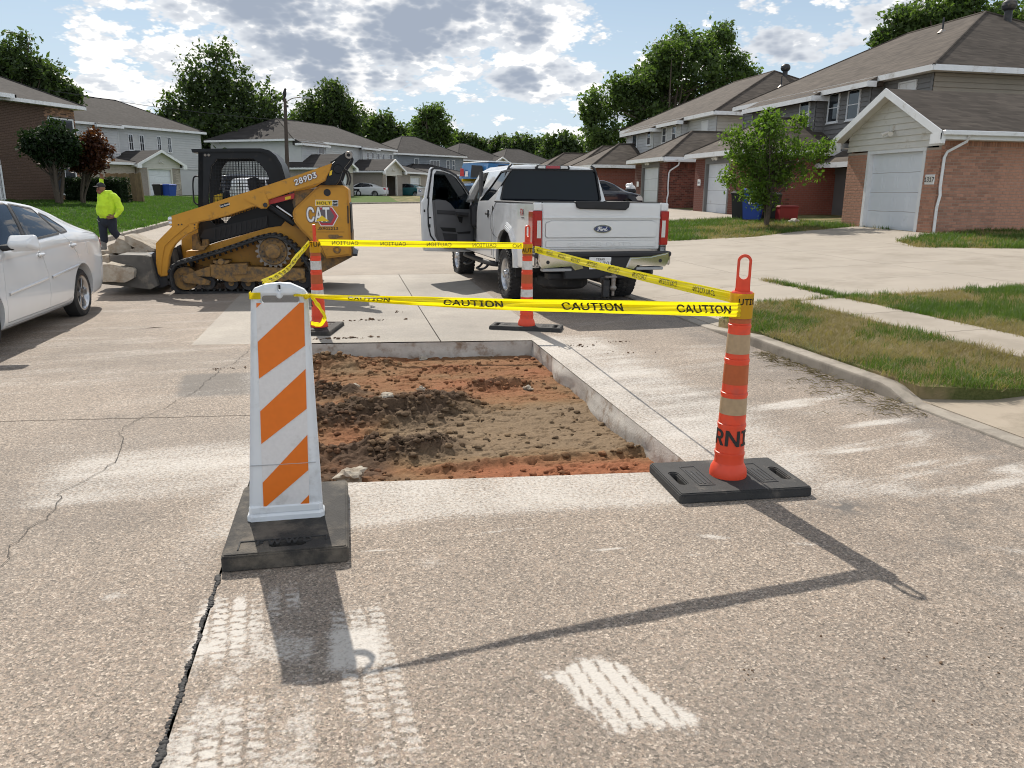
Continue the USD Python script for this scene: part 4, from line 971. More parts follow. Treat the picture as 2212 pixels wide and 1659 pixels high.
wrap(p3, .0615, zat(545, p3, 680), zat(521, p3, 680), -3, 3, 'tape_wrap', ('AUTI', zat(527, p3, 680), .05, -.1, True))
# the tape's start, wound round the panel's handle, its knot and loose tail
lx0, lx1 = pp(540, 640)[0], pp(563, 640)[0]; lz0, lz1 = pp(552, 646)[1], pp(552, 632)[1]
obj('tape_wrap', [box(PX+lx0-.002, PX+lx1, PY-.039, PY-.037, lz0, lz1), box(PX+lx0-.004, PX+lx0-.002, PY-.038, PY+.03, lz0, lz1)], 'tape_yellow', tape)
kz = pp(664, 638)[1]; kp = np.array([PX+pp(664, 638)[0], PY-.045, kz])
obj('knot', [tr(lump(.014, 3, 2), kp), tube(smoothpath([kp, kp+[-.03, .0, .002], kp+[-.055, .02, 0]]), .006, 6)], 'tape_yellow', tape, smooth=True)
td = [onY(668, 640, PY-.045), onY(682, 660, PY-.07), onY(698, 684, PY-.08), onY(692, 698, PY-.07), onY(672, 695, PY-.05)]
tb = [onY(676, 641, PY-.02), onY(692, 660, PY-.03), onY(704, 688, PY-.05), onY(686, 704, PY-.04), onY(672, 699, PY-.03)]
obj('loose_tail', Span(td, tb, 50, .004, 7).mesh(), 'tape_yellow', tape, smooth=True)
# ================================================================ compact track loader
_la = -.03; LA = np.array([math.cos(_la), math.sin(_la), 0]); LB = np.array([-math.sin(_la), math.cos(_la), 0])
LO = np.array([-1.325, 12.36, 0.])
loader = thing('track_loader', 'yellow and black compact track loader with its bucket low in front', 'track loader', LO, math.atan2(LA[1], LA[0]))
def Lp(X, Y, d=0.):
    q = onplane((550+X/2.37)/1.823, (500+Y/2.37)/1.823, LO+LB*d, LB); return (float((q-LO) @ LA), float(q[2]))
def L7(X, Y, d=0.):
    q = onplane(X/2.074/1.823, (650+Y/2.074)/1.823, LO+LB*d, LB); return (float((q-LO) @ LA), float(q[2]))
def LP(pts, d=0.): return Polygon([Lp(x, y, d) for x, y in pts]).buffer(0)
def lplate(name, pts, d0, d1, m_, parent=None, c=.008, r=0., at_d=None, **k):
    p2 = LP(pts, d0 if at_d is None else at_d)
    if r: p2 = p2.buffer(-r).buffer(2*r, quad_segs=4).buffer(-r, quad_segs=4)
    return obj(name, extyb(p2, d0, d1, c), m_, parent or loader, smooth=25, **k)
# ---- tracks
tout = [(255, 1400), (262, 1340), (300, 1272), (372, 1242), (520, 1205), (720, 1145), (900, 1085), (1080, 1022), (1210, 992), (1290, 998), (1370, 1037), (1450, 1100), (1530, 1190), (1600, 1290), (1640, 1400), (1640, 1480), (1600, 1555), (1540, 1580), (1000, 1582), (390, 1582), (325, 1555), (275, 1490)]
def track_set(y0, y1, near):
    g_ = grp('track', loader)
    o = LP(tout, 0.0).buffer(-.03).buffer(.03, quad_segs=5); core = o.buffer(-.022)
    dz = o.bounds[1]
    o2 = affinity.translate(core, 0, 0); inn = core.buffer(-.045)
    obj('belt', extyb(o2.difference(inn), y0, y1, .012), 'tyre', g_, smooth=25)
    ring = core.exterior; Lr = ring.length; n = int(Lr/.086); lugs = []; teeth = []
    for i in range(n):
        a = ring.interpolate(i*Lr/n); b = ring.interpolate((i*Lr/n+.01) % Lr); t = np.array([b.x-a.x, b.y-a.y]); t /= np.linalg.norm(t); nr = np.array([t[1], -t[0]])
        if not core.contains(Point(a.x-nr[0]*.02, a.y-nr[1]*.02)): nr = -nr
        ang = math.atan2(nr[0], nr[1])
        for s_ in (0, 1):
            w0 = y0+(y1-y0)*(.0 if s_ == 0 else .5); w1 = y0+(y1-y0)*(.5 if s_ == 0 else 1.)
            lugs.append(tr(box(-.026, .026, w0+.004, w1-.004, -.01, .022, .006), (a.x, 0, a.y), ry=ang) if True else None)
            if s_ == 0: lugs[-1].apply_translation([t[0]*.0, 0, t[1]*.0])
        teeth.append(tr(box(-.014, .014, y0+.13, y0+.19, -.085, -.04), (a.x, 0, a.y), ry=ang))
    obj('lugs', cat_(lugs), 'tyre', g_, kind='stuff'); obj('drive_teeth', cat_(teeth), 'black_rubber', g_, kind='stuff')
    f0, f1 = y0+.06, y1-.06
    d_ = 0.05
    def disc(name, X, Y, r, m_, a, b, hub=None):
        c = Lp(X, Y, d_); R = r/614.*1.0
        pr = [(0, 0), (R*.35, 0), (R*.40, .012), (R*.80, .012), (R*.86, 0), (R, .0), (R, b-a), (0, b-a)]
        obj(name, tr(lathe(pr, 26, 'y'), (c[0], b if False else a, c[1])) if False else tr(cat_([lathe([(0, 0), (R, 0), (R, b-a), (0, b-a)], 26)]), (c[0], b, c[1]), rx=PI/2), m_, g_, smooth=35)
        obj(name+'_hub', tr(lathe([(R*.0, .02), (R*.38, .02), (R*.42, 0), (R*.42, -.02), (0, -.02)], 16), (c[0], a, c[1]), rx=PI/2), 'loader_yellow_dirty', g_, smooth=35)
    disc('front_idler', 420, 1418, 108, 'loader_yellow_dirty', f0+.05, f1-.05)
    disc('rear_idler', 1515, 1425, 92, 'dark_metal', f0+.05, f1-.05)
    for X, Y, r in ((630, 1455, 66), (850, 1462, 62), (1010, 1465, 62), (1170, 1468, 62), (1330, 1468, 62)): disc('roller', X, Y, r, 'dark_metal', f0+.04, f1-.04)
    for pts in ([(655, 1285), (1000, 1272), (1012, 1305), (1545, 1322), (1540, 1415), (1440, 1440), (1390, 1425), (1330, 1450), (1260, 1430), (1170, 1455), (1090, 1440), (1010, 1455), (940, 1440), (850, 1450), (770, 1430), (690, 1410), (660, 1390)], [(400, 1395), (560, 1330), (660, 1300), (665, 1400), (560, 1395), (660, 1440), (650, 1475), (600, 1478), (430, 1455), (400, 1425)], [(685, 1245), (835, 1245), (835, 1265), (800, 1285), (720, 1285), (685, 1265)]):
        obj('roller_frame', extyb(LP(pts, d_), f0-.02, f1, .008), 'loader_yellow_dirty', g_, smooth=25)
    obj('frame_plate', extyb(LP([(875, 1305), (1005, 1300), (1005, 1375), (875, 1380)], d_), f0-.032, f0, .005), 'loader_yellow_dirty', g_)
    c = Lp(760, 1255, d_); obj('pivot_bolt', tr(lathe([(0, .02), (.045, .02), (.05, .01), (.05, -.02)], 16), (c[0], f0-.02, c[1]), rx=PI/2), 'loader_yellow_dirty', g_, smooth=35)
    # sprocket
    c = Lp(1245, 1160, d_); R = 150/614.
    a = np.linspace(0, 2*PI, 240, endpoint=False); rr = R*(1-.085*np.clip(np.cos(a*19)*1.6, -1, 1)); 
    sp = Polygon(np.c_[c[0]+rr*np.cos(a), c[1]+rr*np.sin(a)])
    obj('sprocket', [exty(sp, f0+.03, f0+.055)], 'steel', g_)
    obj('sprocket_disc', tr(lathe([(0, -.0), (R*.82, 0), (R*.86, -.02), (R*.86, -.05), (0, -.05)][::-1], 30), (c[0], f0-.0, c[1]), rx=PI/2), 'loader_yellow_dirty', g_, smooth=35)
    obj('sprocket_hub', tr(lathe([(0, .055), (R*.40, .055), (R*.46, .045), (R*.47, -.02), (0, -.02)][::-1], 22), (c[0], f0, c[1]), rx=PI/2), 'loader_yellow_dirty', g_, smooth=35)
    bt = [tr(cyl((0, 0, 0), (0, -.012, 0), .011, 8), (c[0]+R*.65*math.cos(k*PI/6), f0-.0, c[1]+R*.65*math.sin(k*PI/6))) for k in range(12)]
    for b_ in bt[:12]: obj('bolt', b_, 'dark_metal', g_)
track_set(0.0, .40, True); track_set(1.42, 1.82, False)
# ---- chassis
lplate('chassis', [(430, 1160), (590, 1150), (600, 1122), (640, 1105), (1195, 942), (1320, 925), (1360, 875), (1430, 880), (1560, 1010), (1620, 1200), (1500, 1300), (600, 1300), (430, 1230)], .36, 1.46, 'loader_yellow', at_d=.36)
lplate('front_upright', [(485, 1010), (530, 990), (545, 1060), (570, 1110), (640, 1100), (600, 1150), (490, 1150)], .22, .36, 'loader_yellow_dirty', at_d=.22)
lplate('step_box', [(580, 1052), (640, 1052), (640, 1115), (580, 1120)], .30, .40, 'loader_yellow_dirty', at_d=.3)
lplate('rear_frame', [(1360, 885), (1500, 960), (1575, 1030), (1590, 1290), (1695, 1365), (1985, 1212), (1985, 990), (1700, 960)], .24, 1.58, 'loader_yellow_dirty', at_d=.24)
body_pts = [(1425, 800), (1442, 760), (1640, 572), (1680, 545), (1900, 545), (1945, 580), (1955, 720), (1975, 1200), (1740, 1230), (1690, 1170), (1570, 1030), (1500, 960), (1440, 885)]
lplate('engine_cover', body_pts, .12, 1.70, 'loader_yellow', at_d=.12, c=.03, r=.02)
lplate('rear_door', [(1950, 700), (1968, 720), (1992, 1205), (1976, 1205)], .30, 1.52, 'loader_black', at_d=.3)
lplate('bumper', [(1965, 1178), (2030, 1186), (2032, 1204), (1965, 1206)], .25, 1.57, 'dark_metal', at_d=.25)
lplate('engine_hood', [(1690, 545), (1900, 545), (1880, 500), (1720, 505), (1640, 560)], .35, 1.47, 'loader_black', at_d=.35)
# recesses and details on the engine cover
fd = .118
c = Lp(1750, 612, fd); obj('cover_hole', tr(lathe([(0, .004), (.052, .004), (.056, -.01)], 20), (c[0], fd, c[1]), rx=PI/2), 'black_plastic', loader, smooth=35)
c = Lp(1842, 1145, fd); obj('tie_down_ring', tr(trimesh.creation.torus(.045, .016, 24, 10), (c[0], fd, c[1]), rx=PI/2), 'loader_yellow_dirty', loader, smooth=True)
obj('door_latch', [extyb(LP([(1755, 1015), (1770, 1005), (1850, 1005), (1860, 1018), (1895, 1016), (1895, 1028), (1858, 1030), (1840, 1042), (1775, 1040)], fd), fd-.012, fd+.01, .004)], 'loader_yellow_dirty', loader)
lplate('vent_slot', [(1936, 735), (1948, 735), (1952, 900), (1940, 900)], .113, .13, 'black_plastic', at_d=.115, c=.001)
def panel_line(pts, w=.0022, nm='panel_seam'):
    p2 = LineString([Lp(x, y, .12) for x, y in pts]).buffer(w); obj(nm, exty(p2, .1185, .125), 'loader_black', loader)
panel_line([(1590, 980), (1910, 980)]); panel_line([(1690, 1095), (1740, 1228)])
# ---- arms
arm = [(295, 830), (540, 755), (800, 668), (1050, 590), (1160, 553), (1500, 440), (1795, 338), (1780, 400), (1725, 505), (1690, 522), (1460, 590), (1200, 680), (1205, 735), (1180, 762), (1135, 765), (1085, 742), (1060, 745), (830, 825), (660, 872), (560, 886), (540, 905), (535, 950), (480, 985), (440, 1003), (385, 1045), (335, 1090), (295, 1150), (272, 1230), (266, 1300), (262, 1392), (192, 1396), (170, 1370), (150, 1270), (150, 1085), (200, 1032), (270, 962), (300, 930)]
for nm, d0, d1 in (('lift_arm', .03, .15), ('lift_arm', 1.67, 1.79)):
    p2 = LP(arm, .03)
    obj(nm, extyb(p2, d0, d1, .010), 'loader_yellow', loader, smooth=25)
lplate('arm_plate', [(545, 768), (670, 790), (680, 850), (560, 880), (470, 910), (460, 800)], .022, .04, 'loader_yellow', at_d=.022, c=.003, r=.02)
lplate('arm_plate', [(955, 660), (1160, 590), (1200, 690), (1195, 735), (1170, 755), (1130, 755), (1000, 690)], .020, .04, 'loader_yellow', at_d=.02, c=.003, r=.015)
lplate('arm_face_plate', [(152, 1090), (300, 935), (470, 905), (330, 1020), (235, 1110), (210, 1240), (200, 1390), (172, 1368), (152, 1270)], .018, .04, 'loader_yellow', at_d=.02, c=.004, r=.008)
c = Lp(1172, 728, .02); obj('arm_pin', tr(lathe([(0, .02), (.03, .02), (.034, .0)], 14), (c[0], .02, c[1]), rx=PI/2), 'dark_metal', loader, smooth=35)
for X, Y in ((392, 910), (362, 912), (372, 930), (352, 945), (512, 912), (512, 942)):
    c = Lp(X, Y, .03); obj('bolt', tr(lathe([(0, .008), (.009, .008), (.011, 0)], 8), (c[0], .03, c[1]), rx=PI/2), 'dark_metal', loader)
for X, Y in ((292, 862), (300, 900)):
    c = Lp(X, Y, .10); obj('work_light', tr(lathe([(0, .05), (.03, .05), (.036, .03), (.03, -.02), (0, -.03)], 14), (c[0], .16, c[1]), ry=-PI/2), 'chrome', loader, smooth=35)
# rear link, pins and hoses
link = [(1770, 372), (1880, 262), (1925, 232), (1965, 232), (1980, 262), (1965, 312), (1925, 362), (1895, 405), (1865, 500), (1835, 540), (1720, 540), (1745, 480)]
lplate('rear_link', link, .05, .20, 'loader_black', at_d=.05, r=.015); lplate('rear_link', link, 1.62, 1.77, 'loader_black', at_d=.05, r=.015)
c = Lp(1950, 262, .03); obj('link_pin', tr(lathe([(.026, .03), (.05, .03), (.056, .02), (.056, -.02)], 18), (c[0], .05, c[1]), rx=PI/2), 'steel', loader, smooth=35)
obj('link_pin', tr(lathe([(0, .01), (.027, .01)], 14), (c[0], .05, c[1]), rx=PI/2), 'black_plastic', loader)
c = Lp(1850, 392, .03); obj('link_pin', tr(lathe([(0, .02), (.06, .02), (.07, .0)], 18), (c[0], .05, c[1]), rx=PI/2), 'loader_black', loader, smooth=35)
for k, off in enumerate((0, 22)):
    obj('hydraulic_hose', tube(smoothpath([(*Lp(x+off, y, .22), .22) for x, y in ((1880, 395), (1925, 420), (1945, 480), (1930, 545))])[:, [0, 2, 1]], .014, 8), 'black_rubber', loader, smooth=True)
obj('hydraulic_hose', tube(smoothpath([(*Lp(x, y, .14), .14) for x, y in ((1780, 330), (1850, 290), (1880, 262))])[:, [0, 2, 1]], .014, 8), 'black_rubber', loader, smooth=True)
lplate('warning_sticker', [(1775, 412), (1798, 402), (1792, 448), (1768, 455)], .046, .052, 'sticker_yellow', at_d=.05, c=0.0005)
lplate('tower_plate', [(1440, 600), (1630, 575), (1590, 620), (1440, 760), (1425, 700)], .16, .24, 'loader_yellow_dirty', at_d=.16)
lplate('tower_plate', [(1200, 690), (1440, 610), (1560, 640), (1440, 760), (1420, 860), (1300, 830), (1200, 760)], .40, 1.42, 'loader_black', at_d=.4)
lplate('red_lock_bar', [(1192, 680), (1428, 618), (1445, 625), (1440, 668), (1205, 726)], .10, .15, 'red_paint', at_d=.1)
obj('sticker', exty(LP([(1355, 655), (1410, 642), (1410, 668), (1358, 682)], .099), .0965, .0995), 'sticker_yellow', loader)
def rod(X0, Y0, X1, Y1, d, r, m_, nm): a, b = Lp(X0, Y0, d), Lp(X1, Y1, d); obj(nm, cyl((a[0], d, a[1]), (b[0], d, b[1]), r, 14), m_, loader, smooth=40)
rod(1205, 745, 1445, 905, .22, .045, 'loader_black', 'lift_cylinder'); rod(1275, 740, 1425, 838, .26, .018, 'chrome', 'lift_cylinder_rod')
# ---- cab
cab_out = [(545, 215), (1130, 212), (1200, 232), (1258, 275), (1305, 350), (1335, 440), (1362, 500), (1400, 640), (1340, 930), (1200, 940), (660, 1090), (545, 1120)]
win = [(722, 298), (1058, 296), (1122, 345), (1190, 430), (1212, 520), (1190, 640), (1130, 740), (850, 840), (805, 895), (700, 915), (655, 870), (640, 650), (668, 372)]
W2 = LP(win, .45).buffer(-.02).buffer(.02)
side = LP(cab_out, .45).difference(W2)
for d0, d1 in ((.45, .50), (1.33, 1.38)): obj('cab_side', extyb(side, d0, d1, .008), 'loader_black', loader, smooth=25)
roof = [(478, 206), (900, 198), (1130, 198), (1210, 218), (1272, 268), (1322, 350), (1352, 450), (1395, 620), (1340, 620), (1322, 460), (1290, 372), (1240, 298), (1180, 252), (1120, 236), (490, 238)]
lplate('cab_roof', roof, .42, 1.41, 'loader_black', at_d=.42, c=.012)
lplate('front_pillar', [(545, 236), (600, 236), (590, 1110), (545, 1110)], .45, .53, 'loader_black', at_d=.45)
lplate('cab_front_lower', [(550, 800), (580, 800), (640, 1100), (560, 1110)], .5, 1.33, 'loader_black', at_d=.5)
lplate('cab_rear', [(1210, 560), (1330, 460), (1390, 640), (1380, 700), (1330, 900), (1240, 900)], .5, 1.33, 'loader_black', at_d=.5)
lplate('seat', [(1000, 480), (1080, 470), (1110, 600), (1120, 720), (900, 780), (880, 720), (1040, 690)], .70, 1.15, 'interior', at_d=.7, r=.02)
lplate('joystick_box', [(690, 640), (760, 620), (770, 740), (690, 760)], .54, .66, 'sticker_yellow', at_d=.54)
mm_ = []
b0 = W2.bounds
for x in np.arange(b0[0]+.02, b0[2], .042):
    l = LineString([(x-.03, b0[1]-.1), (x+.0, b0[3]+.1)]).intersection(W2.buffer(.01))
    for q in getattr(l, 'geoms', [l]):
        if q.length > .02: cc = list(q.coords); mm_.append(cyl((cc[0][0], .472, cc[0][1]), (cc[-1][0], .472, cc[-1][1]), .0042, 5))
for z in np.arange(b0[1]+.02, b0[3], .050):
    l = LineString([(b0[0]-.1, z+.0), (b0[2]+.1, z+.02)]).intersection(W2.buffer(.01))
    for q in getattr(l, 'geoms', [l]):
        if q.length > .02: cc = list(q.coords); mm_.append(cyl((cc[0][0], .478, cc[0][1]), (cc[-1][0], .478, cc[-1][1]), .0042, 5))
ms_ = cat_(mm_)
obj('window_guard', ms_, 'loader_black', loader, kind='stuff'); obj('window_guard', tr(ms_, (0, .88, 0)), 'loader_black', loader, kind='stuff')
hp = [Lp(x, y, .44) for x, y in ((545, 458), (515, 462), (502, 480), (498, 580), (506, 690), (520, 712), (545, 725))]
obj('grab_handle', tube(smoothpath([(a, .44, b) for a, b in hp]), .012, 8), 'loader_black', loader, smooth=True)
for X in (612, 645): c = Lp(X, 262, .45); obj('cab_bolt', tr(lathe([(0, .012), (.018, .01), (.022, 0)], 12), (c[0], .45, c[1]), rx=PI/2), 'steel', loader, smooth=40)
# ribbed side panel below the window
lplate('ribbed_panel', [(560, 1030), (600, 960), (1190, 830), (1195, 935), (665, 1078)], .40, .46, 'black_plastic', at_d=.4, c=.004)
for X in range(690, 1190, 48):
    yt = 960-(X-600)*.215+12; yb = 1078-(X-665)*.27-14
    lplate('rib', [(X, yt), (X+22, yt-5), (X+16, yb-4), (X-8, yb)], .388, .41, 'black_plastic', at_d=.39, c=.004)
# ---- stickers and lettering
fe = .116
def hexd(pts, d0, m_, nm='logo_shape'): obj(nm, exty(LP(pts, d0), d0-.0012, d0+.0006), m_, loader)
hexd([(1675, 745), (1795, 745), (1856, 832), (1806, 926), (1692, 926), (1668, 885), (1640, 885)], .1165, 'sticker_white')
hexd([(1680, 750), (1790, 750), (1848, 832), (1800, 919), (1696, 919), (1674, 885)], .1155, 'sticker_red')
hexd([(1670, 770), (1778, 770), (1818, 832), (1784, 896), (1706, 896), (1672, 880)], .1142, 'sticker_grey')
a, b = Lp(1668, 882, .11), Lp(1665, 752, .11); hC = b[1]-a[1]
xw = Lp(1772, 800, .11)[0]-Lp(1558, 800, .11)[0]
m0 = textm('CAT', hC, .002, True); bx = m0.bounds; sxx = xw/(bx[1][0]-bx[0][0])
xm = (Lp(1772, 800, .11)[0]+Lp(1558, 800, .11)[0])/2
def outlined(text, h, x, z, d, sx, m_in, m_out, grow, ang=0., shear=0.):
    t0 = text_xz(text, h, 0, 0, 0, True, .001, sx, shear)
    outl = unary_union([Polygon(t0.vertices[f][:, [0, 2]]) for f in t0.faces if np.ptp(t0.vertices[f][:, 1]) < 1e-7 and Polygon(t0.vertices[f][:, [0, 2]]).area > 1e-12])
    outl = unary_union([g_.buffer(1e-6) for g_ in getattr(outl, 'geoms', [outl])])
    pos = lambda p2: affinity.translate(affinity.rotate(p2, math.degrees(ang), origin=(0, 0)), x, z)
    obj('lettering_outline', exty(pos(outl.buffer(grow)), d-.0012, d), m_out, loader)
    obj('lettering', exty(pos(outl), d-.0026, d-.0008), m_in, loader)
outlined('CAT', hC, xm, (a[1]+b[1])/2, .1128, sxx, 'sticker_white', 'sticker_grey', .009)
hexd([(1640, 880), (1702, 826), (1770, 880)], .1098, 'sticker_yellow')
q1, q2 = Lp(1462, 512, .03), Lp(1634, 452, .03)
hexd([(1628, 432), (1645, 432), (1662, 455), (1645, 478), (1625, 480)], .0235, 'sticker_red')
hexd([(1605, 440), (1628, 436), (1646, 455), (1630, 476), (1600, 485)], .0225, 'sticker_grey')
outlined('289D3', .078, (q1[0]+q2[0])/2, (q1[1]+q2[1])/2, .0212, 1.02, 'sticker_white', 'sticker_grey', .007, math.atan2(q2[1]-q1[1], q2[0]-q1[0])+.02, .15)
hexd([(1640, 680), (1852, 682), (1852, 739), (1640, 737)], .1165, 'sticker_white', 'dealer_label'); hexd([(1645, 684), (1796, 685), (1796, 735), (1645, 733)], .115, 'sticker_yellow', 'dealer_label'); hexd([(1800, 686), (1848, 686), (1848, 735), (1800, 735)], .115, 'black_ink', 'dealer_label')
c = Lp(1720, 710, .113); obj('lettering', text_xz('HOLT', .040, c[0], .1135, c[1], True, .001, 1.45), 'black_ink', loader)
c = Lp(1824, 711, .113); obj('lettering', text_xz('CAT', .028, c[0], .1135, c[1], True, .001, 1.), 'sticker_white', loader)
c = Lp(1757, 948, .113); obj('lettering', text_xz('JX901213', .040, c[0], .1175, c[1], True, .001, 1.12), 'black_ink', loader)
c = Lp(793, 730, .028); an = math.atan2(52, 170)
obj('sticker', tr(box(-.066, .066, -.001, .001, -.026, .026), (c[0], .0285, c[1]), ry=-an), 'black_ink', loader); obj('lettering', text_xz('Two Speed', .022, c[0], .0272, c[1], True, .001, .95, 0, an), 'sticker_white', loader)
# ---- bucket
bk = grp('bucket', loader)
sidep = [(895, 738), (1180, 742), (1225, 748), (1262, 900), (1292, 985), (1230, 1016), (1000, 990), (800, 968), (790, 955), (900, 950), (1060, 940), (1090, 925), (1096, 850), (1075, 828), (905, 785)]
S2d = Polygon([L7(x, y, -.06) for x, y in sidep]).buffer(0)
for d0 in (-.06, 1.84): obj('side_plate', extyb(S2d, d0, d0+.025, .004), 'bucket_steel', bk, smooth=25)
backp = Polygon([L7(x, y, -.06) for x, y in [(1180, 742), (1225, 748), (1262, 900), (1292, 985), (1230, 1016), (800, 970), (800, 957), (1200, 985), (1240, 960), (1215, 860)]]).buffer(0)
obj('shell', extyb(backp, -.036, 1.842, .004), 'bucket_steel', bk, smooth=25)
topb = Polygon([L7(x, y, -.06) for x, y in [(960, 733), (1190, 738), (1225, 748), (1225, 765), (1180, 757), (960, 742)]]).buffer(0)
obj('top_lip', extyb(topb, -.036, 1.842, .003), 'bucket_steel', bk)
cpl = [(118, 1178), (150, 1162), (175, 1290), (195, 1392), (255, 1395), (275, 1470), (210, 1500), (135, 1500), (105, 1380), (100, 1250)]
for d0 in (.06, .9, 1.6): lplate('coupler', cpl, d0, d0+.10, 'dark_metal', at_d=.06)
rod(60, 1195, 140, 1178, .3, .018, 'chrome', 'coupler_pin')
lplate('coupler_plate', [(80, 1200), (120, 1185), (150, 1480), (125, 1490)], .1, 1.7, 'dark_metal', at_d=.1)
# ---- broken concrete in and before the bucket
def chunk(name, label, pts7, d0, d1, seed, tilt=0.):
    p2 = Polygon([L7(x, y, (d0 if d0 > -.2 else d0)) for x, y in pts7]).buffer(0)
    cx_, cz_ = p2.centroid.x, p2.centroid.y
    m = man(exty(p2, d0, d1)).refine_to_length(.05); m = tri(m); v = m.vertices
    nrm_ = (np.stack([noise(v*6+k*9.1+seed, seed+k) for k in range(3)], 1)-.5)*.045+(np.stack([noise(v*19+k*9.1+seed, seed+k) for k in range(3)], 1)-.5)*.018
    m.vertices = v+nrm_
    base = LO+LA*cx_+LB*((d0+d1)/2)
    t = thing(name, label, 'concrete chunk', (base[0], base[1], 0), math.atan2(LA[1], LA[0]), 'broken slabs dug out of the street')
    mm = m.copy(); mm.apply_translation([-cx_, -(d0+d1)/2, 0])
    obj('slab_piece', mm, 'concrete_chunk', t, smooth=40); return t
chunk('concrete_chunk', 'flat broken slab with a smooth top lying in the bucket mouth nearest the white sedan', [(800, 822), (860, 822), (1080, 828), (1094, 842), (1094, 925), (1015, 955), (800, 950)], -.14, .45, 1)
chunk('concrete_chunk', 'small wedge of concrete resting on the flat slab in the bucket', [(920, 868), (985, 835), (1020, 826), (1030, 860), (985, 864)], .0, .18, 2)
chunk('concrete_chunk', 'upright angular chunk with a pale face heaped left in the bucket pile', [(875, 665), (930, 635), (945, 590), (1000, 612), (1060, 640), (1078, 690), (1040, 722), (960, 722), (890, 718)], .75, 1.3, 3)
chunk('concrete_chunk', 'long slanting slab leaning against the loader arm on top of the pile', [(1010, 575), (1040, 575), (1120, 612), (1230, 662), (1268, 685), (1262, 706), (1200, 700), (1150, 695), (1050, 640), (1012, 610)], .65, 1.25, 4)
chunk('concrete_chunk', 'thin pale slab end showing behind the bucket rim', [(815, 742), (890, 738), (905, 790), (960, 800), (835, 800)], .5, 1.1, 5)
chunk('concrete_chunk', 'low brown slab at the left end of the pile by the worker', [(800, 705), (860, 700), (960, 706), (960, 735), (815, 735)], .9, 1.4, 6)
chunk('concrete_chunk', 'rubble of small broken pieces between the two big upright slabs', [(1060, 690), (1120, 680), (1200, 694), (1210, 716), (1060, 722)], .5, .9, 7)
# ================================================================ wheels, cars, pickup
def wheel(parent, c, R, w, rimR, style='six', side=1, tread=False, rim_m='alloy', axis='y', name='wheel'):
    """wheel at c, axle along local y; side=+1: outer face towards +y. A part with sub-parts."""
    g_ = grp(name, parent)
    s_ = side
    hw = w/2
    prof = [(rimR-.01, -hw*.82), (rimR+.015, -hw*.92), ((R+rimR)/2, -hw), (R-.03, -hw*.93), (R-.006, -hw*.74), (R, -hw*.5), (R, hw*.5), (R-.006, hw*.74), (R-.03, hw*.93), ((R+rimR)/2, hw), (rimR+.015, hw*.92), (rimR-.01, hw*.82)]
    T = lambda m: tr(m, c, rx=(-PI/2 if s_ > 0 else PI/2))
    obj('tyre', T(lathe(prof, 44)), 'tyre', g_, smooth=32)
    if tread:
        bl_ = []
        n = 34
        for i in range(n):
            for k, (a, b) in enumerate(((-.96, -.52), (-.44, -.03), (.03, .44), (.52, .96))):
                ang = 2*PI*(i+.5*(k % 2))/n
                h = .014 if k in (1, 2) else .018
                m = box(-R*PI/n*.78, R*PI/n*.72, hw*a, hw*b, R-.02, R-.002 if k in (0, 3) else R+h*.4, .004)
                bl_.append(tr(m, (0, 0, 0), ry=ang))
            for e in (-1, 1):
                bl_.append(tr(box(-R*PI/n*.6, R*PI/n*.55, e*hw*.985-.010, e*hw*.985+.010, R-.075, R-.014, .003), (0, 0, 0), ry=2*PI*i/n))
        m = cat_(bl_); m = tr(m, (0, 0, 0), rx=PI/2)
        obj('tread', T(m), 'tyre', g_, kind='stuff')
    # rim: dished disc with spokes
    rim = [lathe([(rimR-.03, hw*.2), (rimR-.018, hw*.72), (rimR+.004, hw*.84), (rimR+.008, hw*.90), (rimR-.004, hw*.92), (rimR-.02, hw*.80), (rimR-.04, hw*.3)], 40)]
    if style == 'six':
        a0 = 0
        for k in range(6):
            a = k*PI/3
            p2 = Polygon([(.03, -.030), (rimR*.45, -.026), (rimR*.80, -.040), (rimR-.012, -.060), (rimR-.012, .060), (rimR*.80, .040), (rimR*.45, .026), (.03, .030)])
            rim.append(tr(extz(p2, hw*.50, hw*.66), rz=a)); rim.append(tr(extz(p2.buffer(-.010), hw*.60, hw*.72), rz=a))
        rim.append(lathe([(.058, hw*.45), (.055, hw*.74), (.030, hw*.80), (0, hw*.80)], 24))
    elif style == 'truck':
        for k in range(8):
            a = k*PI/4
            for e in (-1, 1):
                p2 = Polygon([(.07, e*.012-.012), (rimR-.015, e*.032-.016), (rimR-.015, e*.032+.016), (.07, e*.012+.012)])
                rim.append(tr(extz(p2, hw*.45, hw*.68), rz=a))
        rim.append(lathe([(.085, hw*.35), (.080, hw*.78), (.060, hw*.86), (.055, hw*1.05), (.04, hw*1.12), (0, hw*1.12)], 26))
        for k in range(8): rim.append(tr(cyl((.068, 0, hw*.7), (.068, 0, hw*.9), .010, 8), rz=k*PI/4+.2))
    else:
        for k in range(5):
            p2 = Polygon([(.03, -.03), (rimR-.012, -.028), (rimR-.012, .028), (.03, .03)]); rim.append(tr(extz(p2, hw*.55, hw*.70), rz=k*2*PI/5))
        rim.append(lathe([(.055, hw*.45), (.05, hw*.76), (0, hw*.78)], 20))
    obj('rim', T(cat_(rim)), rim_m, g_, smooth=35)
    obj('brake_disc', T(lathe([(rimR-.035, hw*.15), (rimR-.045, hw*.25), (.05, hw*.28), (0, hw*.28)], 28)), 'dark_metal', g_, smooth=35)
    return g_

